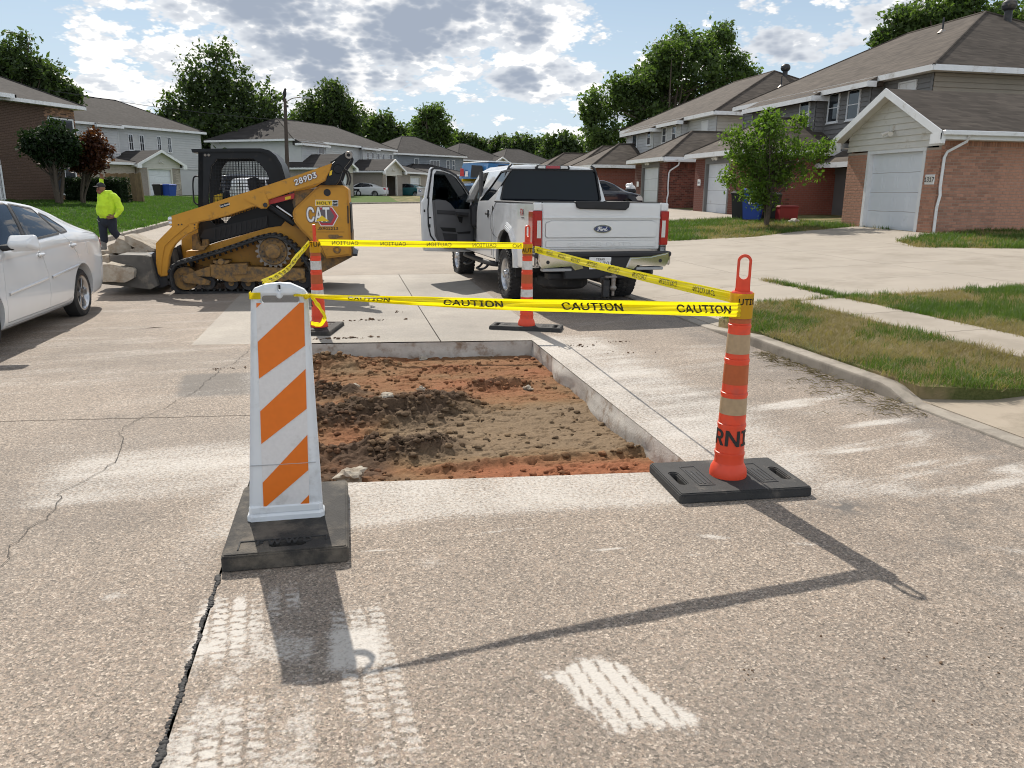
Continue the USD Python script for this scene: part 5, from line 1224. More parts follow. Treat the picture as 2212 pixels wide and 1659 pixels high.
def body_loft(tab, n=64, per=3):
    xs_ = np.array([r[0] for r in tab]); f = [PchipInterpolator(xs_, np.array([r[i] for r in tab])) for i in range(1, 7)]
    X = np.linspace(xs_[0], xs_[-1], n); X = np.unique(np.r_[X, xs_])
    V = []; k = None
    for x in X:
        zt, zs, zb, wm, wt, _ = [float(q(x)) for q in f]
        ws = wm-.045
        zm = zb+.55*(zs-zb)
        half = [(0, zb), (wm*.55, zb), (wm-.10, zb+.005), (wm-.055, zb+.04), (wm-.03, zb+.10), (wm-.008, zb+.24*(zs-zb)+.05), (wm, zm), (wm-.006, zs-.13), (wm-.02, zs-.055), (ws, zs-.012)]
        dz = max(zt-zs, .012)
        g_ = [(ws-.02, zs+.012*min(1, dz/.2)), (ws+(wt-ws)*.45, zs+.45*dz*.97), (ws+(wt-ws)*.86, zs+dz*.84), (wt, zs+dz*.925), (wt*.86, zs+dz*.975), (wt*.5, zs+dz*.995), (0, zt)]
        half += g_
        h = np.array(half); m = h[1:-1][::-1]*[-1, 1]
        V.append(np.c_[np.full(len(h)+len(m), x), np.r_[h, m][:, 0], np.r_[h, m][:, 1]]); k = len(h)+len(m)
    N_ = len(X); v = np.vstack(V)
    i = np.arange(N_-1)[:, None]*k; j = np.arange(k)[None]; jn = (j+1) % k
    q = np.stack([i+j, i+jn, i+k+jn, i+k+j], -1).reshape(-1, 4)
    c0 = len(v); v = np.vstack([v, V[0].mean(0), V[-1].mean(0)])
    jj = np.arange(k)
    f_ = np.vstack([q[:, [0, 1, 2]], q[:, [0, 2, 3]], np.c_[np.full(k, c0), (jj+1) % k, jj], np.c_[np.full(k, c0+1), (N_-1)*k+jj, (N_-1)*k+(jj+1) % k]])
    m = trimesh.Trimesh(v, f_, process=False)
    if m.volume < 0: m.invert()
    return m
def outset(m, d):
    q = trimesh.Trimesh(m.vertices, m.faces, process=False); return trimesh.Trimesh(q.vertices+q.vertex_normals*d, q.faces, process=False)
def prism(poly, y0, y1): return man(exty(poly, y0, y1))

def make_car(t, tab, paint, wheels, arches, windows, rear_glass=None, front_glass=None, doors=(), details=True, glass='glass_dark', R=.30, ww=.19, rimR=.21, style='six', trackw=None, pillar='black_plastic', trim=True):
    m = body_loft(tab); M0 = man(m); wm = max(r[4] for r in tab)
    for x, z, r in arches:
        for s_ in (-1, 1):
            c = cyl((x, s_*(wm+.2), z), (x, s_*(wm-.30), z), r, 40); M0 = M0-man(c)
    o3, o5, o1 = man(outset(m, .003)), man(outset(m, .0055)), man(outset(m, .0075))
    inner = man(outset(m, -.012))
    # shut lines cut into the body
    if doors:
        for ln in doors:
            g2 = LineString(ln).buffer(.0032, cap_style=2)
            for s_ in (-1, 1):
                y0, y1 = (.3, 1.2) if s_ > 0 else (-1.2, -.3)
                M0 = M0-(prism(g2, y0, y1)-inner)
    obj_like('body', M0, m, paint, t)
    for w_ in windows:
        p2 = Polygon(w_).buffer(-.02).buffer(.02, quad_segs=4)
        for s_ in (-1, 1):
            y0, y1 = (.25, 1.2) if s_ > 0 else (-1.2, -.25)
            g_ = (o3 ^ prism(p2, y0, y1))-inner; obj_like('side_window', g_, m, glass, t)
            if trim:
                fr = (o5 ^ prism(p2.buffer(.020).difference(p2.buffer(.001)), y0, y1))-inner; obj_like('window_trim', fr, m, pillar, t)
    for nm, gl in (('rear_window', rear_glass), ('windshield', front_glass)):
        if gl is None: continue
        p2 = Polygon(gl).buffer(-.03).buffer(.03, quad_segs=4)
        g_ = (o3 ^ man(extz(p2, .5, 3)))-inner
        obj_like(nm, g_, m, glass, t)
        fr = (o5 ^ man(extz(p2.buffer(.022).difference(p2.buffer(.001)), .5, 3)))-inner
        obj(nm+'_seal', tri(fr), 'black_plastic', t, smooth=40)
    for x in wheels:
        for s_ in (-1, 1): wheel(t, (x, s_*((trackw or wm-.03)-ww/2), R), R, ww, rimR, style, s_)
    # dark wheel wells and underbody
    for x, z, r in arches:
        obj('wheel_well', box(x-r+.02, x+r-.02, -wm+.28, wm-.28, .22, z+r*.8), 'black_plastic', t)
    return m, o3, o5, o1, inner

# ---- white sedan in the left foreground
camry = [(-1.06, .96, .88, .36, .66, .50, 0), (-1.02, 1.00, .93, .30, .76, .58, 0), (-.90, 1.035, .985, .24, .82, .64, 0), (-.70, 1.06, 1.01, .22, .85, .66, 0), (-.35, 1.165, 1.03, .20, .86, .60, 0), (.10, 1.31, 1.035, .19, .862, .555, 0), (.60, 1.405, 1.03, .19, .865, .545, 0), (1.2, 1.445, 1.01, .19, .867, .555, 0), (1.6, 1.435, .995, .19, .867, .56, 0), (1.95, 1.34, .985, .19, .866, .585, 0), (2.35, 1.13, .965, .19, .862, .63, 0), (2.62, .985, .94, .20, .858, .66, 0), (3.1, .905, .865, .22, .82, .62, 0), (3.38, .82, .76, .26, .72, .56, 0), (3.50, .70, .62, .32, .58, .44, 0)]
def sedan_parts(t, paint, detail=True, tab=camry):
    doors = [[(.40, 1.02), (.30, .93), (.13, .80), (.09, .70), (.15, .50), (.28, .36), (.42, .285), (.6, .27)], [(.6, .27), (2.16, .27)], [(1.29, 1.0), (1.20, .85), (1.10, .62), (1.09, .27)], [(2.16, .27), (2.20, .55), (2.17, .80), (2.13, .97)],
             [(-.75, .62), (-1.05, .70)], [(-.30, 1.03), (-.6, 1.0), (-.95, .97)], [(.12, .235), (2.2, .235)]] if detail else [[(1.09, .27), (1.25, 1.0)], [(.1, .8), (.4, .28), (2.16, .27), (2.16, .95)]]
    wins = [[(.45, 1.065), (1.36, 1.035), (1.14, 1.385), (.62, 1.33)], [(1.46, 1.03), (2.28, 1.01), (1.95, 1.22), (1.62, 1.39), (1.22, 1.395)], [(.14, 1.08), (.40, 1.068), (.54, 1.29), (.36, 1.235)]]
    r = make_car(t, tab, paint, (0., 2.6), [(0., .315, .355), (2.6, .315, .355)], wins, [(-.42, -.56), (-.42, .56), (.42, .50), (.42, -.50)], [(2.34, -.62), (2.34, .62), (1.74, .52), (1.74, -.52)], doors)
    m, o3, o5, o1, inner = r
    # black B pillar between the windows, rear lamps, door handles, side moulding, mirrors, plate
    d2 = m.subdivide().subdivide().vertices; d2 = d2[d2[:, 1] > .5]; kd2 = cKDTree(d2[:, [0, 2]])
    def ysurf(x, z): dd_, ii = kd2.query((x, z), k=3); return float(np.average(d2[ii, 1], weights=1/(dd_+1e-4)))
    bp = Polygon([(1.36, 1.03), (1.46, 1.025), (1.225, 1.395), (1.145, 1.39)])
    for s_ in (-1, 1):
        y0, y1 = (.25, 1.2) if s_ > 0 else (-1.2, -.25)
        obj_like('pillar_cover', (o5 ^ prism(bp, y0, y1))-inner, m, 'black_plastic', t)
        lamp = Polygon([(-1.2, .96), (-.93, .955), (-.90, .88), (-.97, .76), (-1.2, .74)])
        y0, y1 = (.42, 1.2) if s_ > 0 else (-1.2, -.42)
        obj('tail_lamp', tri((o5 ^ prism(lamp, y0, y1))-inner), 'tail_red', t, smooth=40)
        hl = Polygon([(3.6, .74), (3.15, .80), (3.0, .72), (3.1, .60), (3.6, .58)])
        obj('headlight', tri((o5 ^ prism(hl, y0, y1))-inner), 'tail_white', t, smooth=40)
        if not detail: continue
        for k, (xa, za, xb, zb) in enumerate(((.12, .655, 1.02, .60), (1.12, .60, 2.13, .545))):
            Vm = []; nx_ = 30
            for x_ in np.linspace(xa, xb, nx_):
                z_ = za+(zb-za)*(x_-xa)/(xb-xa); hh = .036*min(1, (x_-xa+.012)/.05)
                for dz, o_ in ((.0, -.004), (hh*.25, .010), (hh*.8, .012), (hh, -.004)):
                    zq = z_-hh/2+dz; Vm.append((x_, s_*(ysurf(x_, zq)+o_), zq))
            mq = quads(Vm, [[i*4+j, (i+1)*4+j, (i+1)*4+j+1, i*4+j+1] for i in range(nx_-1) for j in range(3)])
            if s_ < 0: mq.invert()
            obj('side_moulding', mq, paint, t, smooth=50)
        for xh, zh in ((.25, .905), (1.25, .865)):
            yb = .862*s_
            hb = box(xh-.075, xh+.075, -.012, .018, -.016, .018, .012)
            obj('door_handle', tr(hb, (xh*0, s_*(ysurf(xh, zh)+.008), zh)), paint, t, smooth=40)
            dp = tr(sphere((0, 0, 0), .045, 2, (1.0, .28, .9)), (xh+.02, s_*(ysurf(xh, zh)-.006), zh)); obj('handle_recess', dp, 'grey_paint', t, smooth=True)
        mb = tri(man(cat_([sphere((0, 0, 0), 1., 3, (.095, .12, .085))])))
        mh = manifold3d.Manifold.batch_hull([man(sphere((2.0+dx_, s_*(.90+dy_), 1.03+dz_), r_, 2)) for dx_, dy_, dz_, r_ in ((-.02, 0, .045, .035), (-.02, 0, -.045, .035), (-.02, .19, .05, .035), (-.02, .20, -.03, .04), (.06, .02, 0, .04), (.05, .15, 0, .04))]); cutb = man(box(1.0, 1.952, -1.4, 1.4, .5, 1.5))
        obj('door_mirror', tri(mh-cutb), paint, t, smooth=40); obj('mirror_stalk', tube([(2.04, s_*.80, .985), (2.03, s_*.92, 1.0)], .03, 8), 'black_plastic', t, smooth=True)
        obj('fuel_flap' if s_ > 0 else 'quarter_badge', tri((man(outset(m, .003)) ^ prism(rpoly([(-.40, .76), (-.24, .76), (-.20, .93), (-.36, .93)], .015), .3 if s_ > 0 else -1.2, 1.2 if s_ > 0 else -.3))-inner), paint, t, smooth=40)
    return r
CX0, CY0 = -3.205, 10.55
sedan = thing('sedan', 'white four door sedan with tinted windows at the left edge, cropped by the frame', 'car', (CX0-.865, CY0, 0), -PI/2-math.radians(1.2))
sedan_parts(sedan, 'car_white')

# ---- white pickup with its door open
TH = math.radians(3.5); TRt = np.array([math.cos(TH), math.sin(TH), 0]); TF = np.array([-math.sin(TH), math.cos(TH), 0]); TO = np.array([3.35, 9.977, 0.])
truck = thing('pickup_truck', 'white pickup truck with black rear glass and its driver door standing open', 'pickup truck', TO, TH)
def ta(X, Y): return ((1640+X/2.7655)/1.823, (620+Y/2.7655)/1.823)
def tb_(X, Y): return ((2080+X/2.7655)/1.823, (620+Y/2.7655)/1.823)
def rear(p, y=0.): q = onplane(p[0], p[1], TO+TF*y, TF)-TO; return (float(q @ TRt), float(q[2]))
def sidep_(p, x): q = onplane(p[0], p[1], TO+TRt*x, TRt)-TO; return (float(q @ TF), float(q[2]))
HW = .955
RWY, FWY, TRr = 1.36, 4.95, .385
def mirx(p2): return affinity.scale(p2, -1, 1, origin=(0, 0))
# bed sides
arch = Polygon([(.87, .40), (.90, .66), (.98, .86), (1.14, .985), (1.36, 1.035), (1.58, .995), (1.74, .89), (1.83, .70), (1.87, .40)]).buffer(.01)
bedp = Polygon([(.0, .60), (.0, .86), (.02, 1.30), (.03, 1.435), (2.13, 1.415), (2.13, .56), (1.95, .56), (.86, .53), (.3, .58)])
for s_ in (-1, 1):
    x0, x1 = (-HW, -HW+.09) if s_ < 0 else (HW-.09, HW)
    lay = []
    for d, g_ in ((0, .020), (.006, .009), (.014, .003), (.024, 0)):
        q = bedp.buffer(-g_).difference(arch); a, b = (x0+d, x1) if s_ < 0 else (x0, x1-d); lay.append(extx(q, a, b))
    obj('bed_side', lay, 'car_white', truck, smooth=20)
    fl = arch.buffer(.10, quad_segs=8).difference(arch).intersection(sbox(.5, .52, 2.12, 1.5))
    fls = []
    for k, (d, sh) in enumerate(((.010, .0), (.020, .018), (.030, .042), (.036, .065))):
        q = arch.buffer(.10-sh, quad_segs=8).difference(arch).intersection(sbox(.5, .53, 2.12, 1.5)); fls.append(extx(q, -HW-d, -HW+.02) if s_ < 0 else extx(q, HW-.02, HW+d))
    obj('wheel_flare', fls, 'car_white', truck, smooth=20)
    obj('wheel_well', extx(arch.buffer(-.005), *((-HW+.085, -.55) if s_ < 0 else (.55, HW-.085))), 'black_plastic', truck)
    obj('bed_rail', box(*((-HW+.005, -HW+.10) if s_ < 0 else (HW-.10, HW-.005)), .03, 2.12, 1.415, 1.447, .01), 'black_plastic', truck)
    obj('well_liner', extx(arch.buffer(.0).difference(arch.buffer(-.02)), *((-HW+.01, -.6) if s_ < 0 else (.6, HW-.01))), 'black_plastic', truck)
obj('bed_floor', box(-.86, .86, .06, 2.12, .72, .80), 'black_plastic', truck); obj('bed_front_wall', box(-.86, .86, 2.08, 2.13, .80, 1.41), 'car_white', truck)
# tailgate
tg = Polygon([(-.838, .855), (.838, .855), (.838, 1.438), (-.838, 1.438)])
def rear_plate(name, p2, y0, y1, m_, c=.006, **k): return obj(name, extyb(p2, y0, y1, c), m_, truck, smooth=25, **k)
gate = [extyb(rpoly([(-.842, .83), (.842, .83), (.842, 1.44), (-.842, 1.44)], .02), .0, .07, .012)]
gate.append(extyb(rpoly([(-.78, 1.075), (.78, 1.075), (.76, 1.215), (-.76, 1.215)], .05).union(rpoly([(-.80, .985), (.80, .985), (.80, 1.20), (-.80, 1.20)], .04)), -.010, .03, .010))
gate.append(extyb(rpoly([(-.79, .86), (.79, .86), (.79, .955), (-.79, .955)], .02), -.006, .03, .006))
gate.append(extyb(sbox(-.835, 1.235, .835, 1.262).buffer(.003), -.014, .03, .010))
tailgate = grp('tailgate', truck)
obj('gate_panel', gate, 'car_white', tailgate, smooth=22)
app = Polygon([rear(tb_(*p), -.01) for p in ((540, 478), (1135, 484), (1120, 545), (1085, 574), (590, 560), (555, 545))]).buffer(0)
cx_a = app.centroid.x; app = affinity.translate(app, -cx_a, 0)
obj('handle_trim', [extyb(app.buffer(-.01).buffer(.01), -.028, .06, .010), box(-.838, .838, .01, .075, 1.440, 1.452)], 'black_plastic', tailgate, smooth=25)
obj('handle_recess', box(-.12, .12, -.0305, -.02, 1.375, 1.405), 'black_ink', tailgate)
lg = rear(tb_(808, 778), -.01); lz = lg[1]
def oval(rx, rz): return affinity.scale(Point(0, lz).buffer(1., quad_segs=12), rx, rz)
obj('emblem_rim', exty(oval(.128, .054), -.016, -.008), 'chrome', tailgate); obj('emblem', exty(oval(.121, .048), -.0185, -.014), 'ford_blue', tailgate); obj('emblem', exty(oval(.112, .041).difference(oval(.109, .038)), -.0198, -.018), 'chrome', tailgate)
def script_word():    # flowing white script drawn as strokes
    st = [[(-.072, .010), (-.066, .022), (-.050, .026), (-.028, .023), (-.016, .026)], [(-.046, .024), (-.052, .006), (-.062, -.014), (-.074, -.018), (-.080, -.012)], [(-.062, .002), (-.046, .004), (-.036, .003)],
          [(-.030, -.004), (-.034, -.014), (-.026, -.019), (-.016, -.012), (-.017, -.002), (-.026, .002), (-.030, -.004)], [(-.016, -.004), (-.006, -.001), (.000, -.003)], [(.004, .003), (.000, -.008), (-.004, -.019)], [(.002, -.006), (.010, .002), (.018, .001)],
          [(.040, .000), (.028, .002), (.020, -.008), (.024, -.018), (.036, -.012)], [(.056, .026), (.048, .010), (.038, -.010), (.040, -.018), (.050, -.017), (.062, -.010)]]
    return unary_union([LineString(smoothpath(np.array(s_), 5)).buffer(.0042) for s_ in st])
obj('emblem_script', exty(affinity.translate(script_word(), .004, lz-.002), -.0212, -.0180), 'sticker_white', tailgate)
obj('embossed_word', text_xz('SUPER DUTY', .048, 0, -.0055, .905, True, .004, 2.35), 'car_white', tailgate)
# lamps
for s_ in (-1, 1):
    lp = Polygon([(-.845, .885), (-.848, 1.335), (-.962, 1.335), (-.966, 1.05), (-.955, .885)])
    if s_ > 0: lp = mirx(lp)
    q = grp('tail_lamp', truck)
    obj('lens', [extyb(lp, -.018, .02, .008), box(*((-.972, -.85) if s_ < 0 else (.85, .972)), -.004, .20, .885, 1.335, .012)], 'tail_red', q, smooth=30)
    w2 = Polygon([(-.858, .985), (-.860, 1.215), (-.918, 1.215), (-.918, .985)]); w2 = w2 if s_ < 0 else mirx(w2)
    obj('reverse_lens', extyb(w2, -.0205, -.010, .003), 'tail_white', q)
    obj('corner_post', box(*((-.955, -.845) if s_ < 0 else (.845, .955)), -.002, .06, 1.335, 1.44, .012), 'car_white', q, smooth=30)
    obj('corner_post', box(*((-.950, -.845) if s_ < 0 else (.845, .950)), .0, .06, .80, .885, .008), 'black_plastic', q, smooth=30)
# bumper
ch = Polygon([rear(tb_(*p), -.14) for p in ((1112, 1090), (1330, 1078), (1530, 1034), (1530, 1115), (1512, 1160), (1490, 1186), (1190, 1172), (1148, 1218), (1062, 1200))]).buffer(0)
bmp = grp('rear_bumper', truck)
for s_ in (-1, 1):
    q = ch if s_ > 0 else mirx(ch)
    obj('chrome_end', [extyb(q, -.15, -.02, .014), box(*((.93, .975) if s_ > 0 else (-.975, -.93)), -.12, .30, .62, .78, .02)], 'chrome', bmp, smooth=30)
    obj('lower_trim', box(*((.46, .86) if s_ > 0 else (-.86, -.46)), -.135, 0, .560, .602, .01), 'grey_paint', bmp, smooth=30)
    obj('parking_sensor', cyl((s_*.80, -.154, .685), (s_*.80, -.14, .685), .024, 14), 'black_plastic', bmp)
obj('step_pad', box(-.975, .975, -.135, .06, .735, .805, .018), 'black_plastic', bmp, smooth=30)
obj('centre_cover', extyb(Polygon([(-.55, .46), (.42, .46), (.50, .74), (-.60, .74)]), -.13, .0, .01), 'black_plastic', bmp, smooth=25)
pl = rear(tb_(785, 1120), -.14)
plate = grp('licence_plate', truck)
obj('plate', box(pl[0]-.155, pl[0]+.155, -.142, -.136, .585, .742, .004), 'sticker_white', plate)
obj('plate_lettering', [text_xz('TEXAS', .028, pl[0], -.1425, .715, True, .001, 1.0), text_xz('NK 4795', .066, pl[0]+.012, -.1425, .650, False, .001, .9)], 'black_ink', plate, kind='stuff')
# hitch, axle, spare
obj('hitch_receiver', [box(-.06, .06, -.16, .5, .40, .48, .008), box(-.04, .05, -.22, -.14, .22, .45, .008)], 'dark_metal', truck, smooth=30)
obj('tow_ball', [cyl((.10, -.21, .36), (.10, -.21, .52), .03, 14), sphere((.10, -.21, .34), .045, 2), cyl((.10, -.21, .24), (.10, -.21, .33), .02, 10), box(-.02, .14, -.25, -.17, .475, .50, .006)], 'steel', truck, smooth=40, kind='stuff')
obj('hitch_frame', box(-.75, .62, -.02, .16, .44, .54, .02), 'black_plastic', truck, smooth=30)
obj('spare_wheel', tr(lathe([(0, -.1), (.30, -.1), (.35, -.06), (.36, 0), (.35, .06), (.3, .1), (0, .1)], 30), (-.33, .62, .37)), 'tyre', truck, smooth=40)
obj('rear_axle', [cyl((-.8, RWY, TRr), (.8, RWY, TRr), .06, 14), sphere((.12, RWY, TRr), .17, 2)], 'dark_metal', truck, smooth=40)
obj('exhaust_pipe', [tube(smoothpath([(.60, 1.9, .50), (.72, .9, .48), (1.0, .5, .46)]), .045, 10)], 'dark_metal', truck, smooth=True)
obj('leaf_spring', [box(-.62, -.55, .4, 2.2, .42, .48), box(.55, .62, .4, 2.2, .42, .48)], 'dark_metal', truck, kind='stuff')
obj('underbody', box(-.80, .80, .5, 5.2, .50, .70), 'black_plastic', truck)
for y in (RWY, FWY):
    for s_ in (-1, 1):
        # wheel() has its axle along local y; here the axle is the truck's x
        g_ = wheel(truck, (0, 0, 0), TRr, .285, .235, 'truck', s_, True, 'alloy')
        xf = UsdGeom.Xform(stage.GetPrimAtPath(g_)); xf.AddTranslateOp().Set(Gf.Vec3d(s_*(HW-.115), y, TRr)); xf.AddRotateZOp().Set(-90.0)
# cab shell
def cabsec(s_=1.0, zt=1.985, wr=.64):
    return [(-HW+.005, .56), (HW-.005, .56), (HW, .70), (HW, 1.25), (HW-.02, 1.40), (HW-.035, 1.425), (.745, 1.90), (wr, zt-.012), (.3, zt+.008), (0, zt+.012), (-.3, zt+.008), (-wr, zt-.012), (-.745, 1.90), (-HW+.035, 1.425), (-HW+.02, 1.40), (-HW, 1.25), (-HW, .70)]
secs = []
for y, zt, wr in ((2.17, 1.955, .60), (2.20, 1.975, .63), (2.5, 1.992, .645), (3.6, 1.992, .65), (3.95, 1.955, .64)):
    secs.append((y, cabsec(1, zt, wr)))
base_hi = [(-HW, .56), (HW, .56), (HW, 1.2), (HW-.03, 1.40), (.5, 1.44), (-.5, 1.44), (-HW+.03, 1.40), (-HW, 1.2)]
hulls = []
for (y0, s0), (y1, s1) in zip(secs[:-1], secs[1:]):
    hulls.append(manifold3d.Manifold.hull_points(np.array([(x, y0, z) for x, z in s0]+[(x, y1, z) for x, z in s1], np.float32)))
hulls.append(manifold3d.Manifold.hull_points(np.array([(x, 3.95, z) for x, z in secs[-1][1]]+[(x, 4.70, z) for x, z in [(-HW, .56), (HW, .56), (HW, 1.3), (.86, 1.43), (-.86, 1.43), (-HW, 1.3)]], np.float32)))
hulls.append(manifold3d.Manifold.hull_points(np.array([(x, 4.70, z) for x, z in [(-HW, .56), (HW, .56), (HW, 1.3), (.86, 1.42), (-.86, 1.42), (-HW, 1.3)]]+[(x, 5.75, z) for x, z in [(-.90, .50), (.90, .50), (.90, 1.15), (.72, 1.30), (-.72, 1.30), (-.90, 1.15)]], np.float32)))
cab = hulls[0]
for h in hulls[1:]: cab = cab+h
cav = manifold3d.Manifold.hull_points(np.array([(x, y, z) for x, z in [(-.88, .62), (.88, .62), (.86, 1.38), (.69, 1.86), (.58, 1.925), (-.58, 1.925), (-.69, 1.86), (-.86, 1.38)] for y in (2.27, 3.85)]+[(x, 4.5, z) for x, z in [(-.86, .62), (.86, .62), (.80, 1.36), (-.80, 1.36)]], np.float32))
cab = cab-cav
for s_ in (-1, 1):
    cab = cab-man(cyl((s_*1.3, FWY, TRr), (s_*.6, FWY, TRr), .50, 36))
dopen = Polygon([(3.33, .68), (4.28, .68), (4.34, 1.38), (4.18, 1.44), (3.80, 1.88), (3.30, 1.90), (3.28, 1.40)])
cab = cab-man(extx(dopen, -1.2, -.55))
# rear glass opening, side windows
gl_pts = [(-.880, 1.418), (-.752, 1.915), (.752, 1.915), (.880, 1.418)]
glass2 = Polygon([(-.84, 1.43), (-.735, 1.915), (.735, 1.915), (.84, 1.43)]).buffer(-.05).buffer(.05, quad_segs=5)
cab = cab-man(exty(glass2, 2.0, 2.30))
rdw = Polygon([sidep_(ta(*p), -.86) for p in ((725, 474), (822, 470), (868, 400), (948, 146), (900, 143), (848, 158), (800, 300))]).buffer(0)
fdw = Polygon([(3.36, 1.44), (4.20, 1.44), (3.80, 1.86), (3.34, 1.87)])
cab = cab-man(extx(rdw, -1.2, -.5))
cab = cab-man(extx(Polygon([(2.42, 1.44), (3.22, 1.44), (3.20, 1.86), (2.50, 1.86)]), .5, 1.2))-man(extx(fdw, .5, 1.2))
cab = cab-man(extz(sbox(-.70, 4.02, .70, 4.55), 1.45, 2.2))
obj('cab', tri(cab), 'car_white', truck, smooth=22)
gb = 2.195
obj('rear_window', exty(glass2.buffer(-.003), gb, gb+.02), 'glass_dark', truck)
obj('rear_window_seal', exty(glass2.buffer(.012).difference(glass2.buffer(-.012)), 2.160, 2.19), 'black_plastic', truck)
def slanted(p2, x0, x1, lean):   # a pane in the leaning side of the cab
    m = extx(p2, x0, x1); v = m.vertices; v[:, 0] += np.sign(x0)*-(v[:, 2]-1.42)*lean; return m
lean = (.92-.745)/(1.90-1.425)
obj('side_window', slanted(rdw.buffer(-.004), -.912, -.900, lean), 'glass_dark', truck)
obj('window_trim', slanted(rdw.buffer(.016).difference(rdw.buffer(-.008)), -.926, -.905, lean), 'black_plastic', truck)
obj('side_window', slanted(Polygon([(2.42, 1.44), (3.22, 1.44), (3.20, 1.86), (2.50, 1.86)]), .900, .912, lean), 'glass_dark', truck); obj('side_window', slanted(fdw, .900, .912, lean), 'glass_dark', truck)
wsm = manifold3d.Manifold.hull_points(np.array([(-.62, 3.97, 1.94), (.62, 3.97, 1.94), (-.82, 4.68, 1.44), (.82, 4.68, 1.44), (-.62, 3.96, 1.93), (.62, 3.96, 1.93), (-.82, 4.67, 1.43), (.82, 4.67, 1.43)], np.float32))
panemat('pane_clear', (.55, .6, .6))
panemat('pane_tint', (.10, .12, .13))
obj('windshield', tri(wsm), 'pane_clear', truck)
# third brake lamp, seams, handle, badge
bl0, bl1 = rear(tb_(150, 97), 2.14), rear(tb_(432, 97), 2.14); bc = (bl0[0]+bl1[0])/2
q = grp('high_brake_lamp', truck)
obj('housing', extyb(rpoly([(-.30, 1.925), (.30, 1.925), (.26, 1.985), (-.26, 1.985)], .02), 2.125, 2.19, .008), 'black_plastic', q, smooth=25)
obj('red_lens', extyb(sbox(-.115, 1.935, .115, 1.978), 2.120, 2.15, .004), 'tail_red', q)
for s_ in (-1, 1): obj('cargo_lamp', extyb(rpoly([(s_*.125, 1.935), (s_*.255, 1.937), (s_*.235, 1.975), (s_*.125, 1.978)], .01), 2.120, 2.15, .004), 'tail_white', q)
for s_ in (-1, 1): obj('roof_gutter', tube([(s_*.735, 2.165, 1.885), (s_*.70, 2.165, 1.955), (s_*.66, 2.20, 1.985)], .018, 8), 'black_plastic', truck, smooth=True)
def side_line(pts, w=.004, m_='black_ink', nm='door_seam'):
    p2 = LineString([sidep_(ta(*p), -HW) for p in pts]).buffer(w, cap_style=2); obj(nm, extx(p2, -HW-.0025, -HW+.01), m_, truck)
side_line([(862, 500), (832, 560), (808, 640), (806, 760), (835, 840), (880, 880)], .004)
obj('door_seam', extx(LineString([(2.22, 1.36), (2.25, .60)]).buffer(.004), -HW-.002, -HW+.01), 'black_ink', truck)
obj('sill_line', extx(LineString([(2.2, .76), (3.35, .77)]).buffer(.008), -HW-.006, -HW+.01), 'car_white', truck)
hd = sidep_(ta(780, 612), -HW)
q = grp('door_handle', truck)
obj('handle_bezel', extx(rpoly([(hd[0]-.05, hd[1]-.06), (hd[0]+.05, hd[1]-.06), (hd[0]+.05, hd[1]+.06), (hd[0]-.05, hd[1]+.06)], .02), -HW-.004, -HW+.01), 'black_plastic', q); obj('grip', box(-HW-.045, -HW-.02, hd[0]-.11, hd[0]+.05, hd[1]-.018, hd[1]+.018, .01), 'black_plastic', q, smooth=30)
def text_yz(text, h, y, z, x, sx=1., shear=0., depth=.001):     # readable from -x
    m = textm(text, h, depth, True); v = m.vertices.copy(); v[:, 0] = v[:, 0]*sx+shear*v[:, 1]
    return TM(np.stack([x-v[:, 2], y-v[:, 0], z+v[:, 1]], 1), m.faces)
fx = sidep_(ta(1156, 605), -HW)
obj('badge_lettering', text_yz('FX', .085, fx[0]+.045, fx[1]+.01, -HW-.001, .95, .1), 'red_paint', truck); obj('badge_lettering', text_yz('4', .085, fx[0]-.045, fx[1]+.01, -HW-.001, .95, .1), 'sticker_grey', truck); obj('badge_lettering', text_yz('OFF ROAD', .017, fx[0]-.01, fx[1]-.062, -HW-.001, 1.1), 'sticker_grey', truck)
fd_ = [sidep_(ta(*p), -HW) for p in ((852, 700), (888, 700), (888, 880), (858, 880))]
obj('fuel_door', extx(rpoly([(1.98, .87), (2.13, .87), (2.13, 1.04), (1.98, 1.04)], .015).difference(rpoly([(1.983, .873), (2.127, .873), (2.127, 1.037), (1.983, 1.037)], .015)), -HW-.0015, -HW+.01), 'grey_paint', truck)
# running board with hoop steps
rb = grp('side_step', truck)
obj('tube', tube(smoothpath([(-.86, 2.2, .46), (-.93, 2.5, .455), (-.95, 3.3, .455), (-.94, 4.3, .455)]), .045, 10), 'black_plastic', rb, smooth=True)
for y in (2.75, 3.75): obj('hoop', tube(smoothpath([(-.93, y-.20, .43), (-1.0, y-.17, .36), (-1.06, y-.10, .34), (-1.06, y+.10, .34), (-1.0, y+.17, .36), (-.93, y+.2, .43)]), .020, 8), 'black_plastic', rb, smooth=True)
# interior
obj('front_seat', [box(-.68, -.18, 3.05, 3.60, .80, 1.0, .05), box(-.66, -.20, 2.95, 3.12, .95, 1.55, .05), box(-.53, -.33, 2.98, 3.08, 1.58, 1.76, .03)], 'interior_grey', truck, smooth=30, kind='stuff')
obj('dashboard', box(-.86, .86, 4.05, 4.55, .95, 1.36, .05), 'interior', truck, smooth=30)
obj('steering_wheel', tr(trimesh.creation.torus(.19, .018, 28, 8), (-.43, 3.95, 1.28), rx=math.radians(65)), 'interior', truck, smooth=True)
obj('pillar_trim', extx(Polygon([(3.22, .62), (3.34, .62), (3.36, 1.40), (3.36, 1.9), (3.22, 1.9)]), -.90, -.86), 'interior', truck)
obj('sill_plate', box(-.90, -.60, 3.3, 4.3, .60, .66), 'interior', truck)
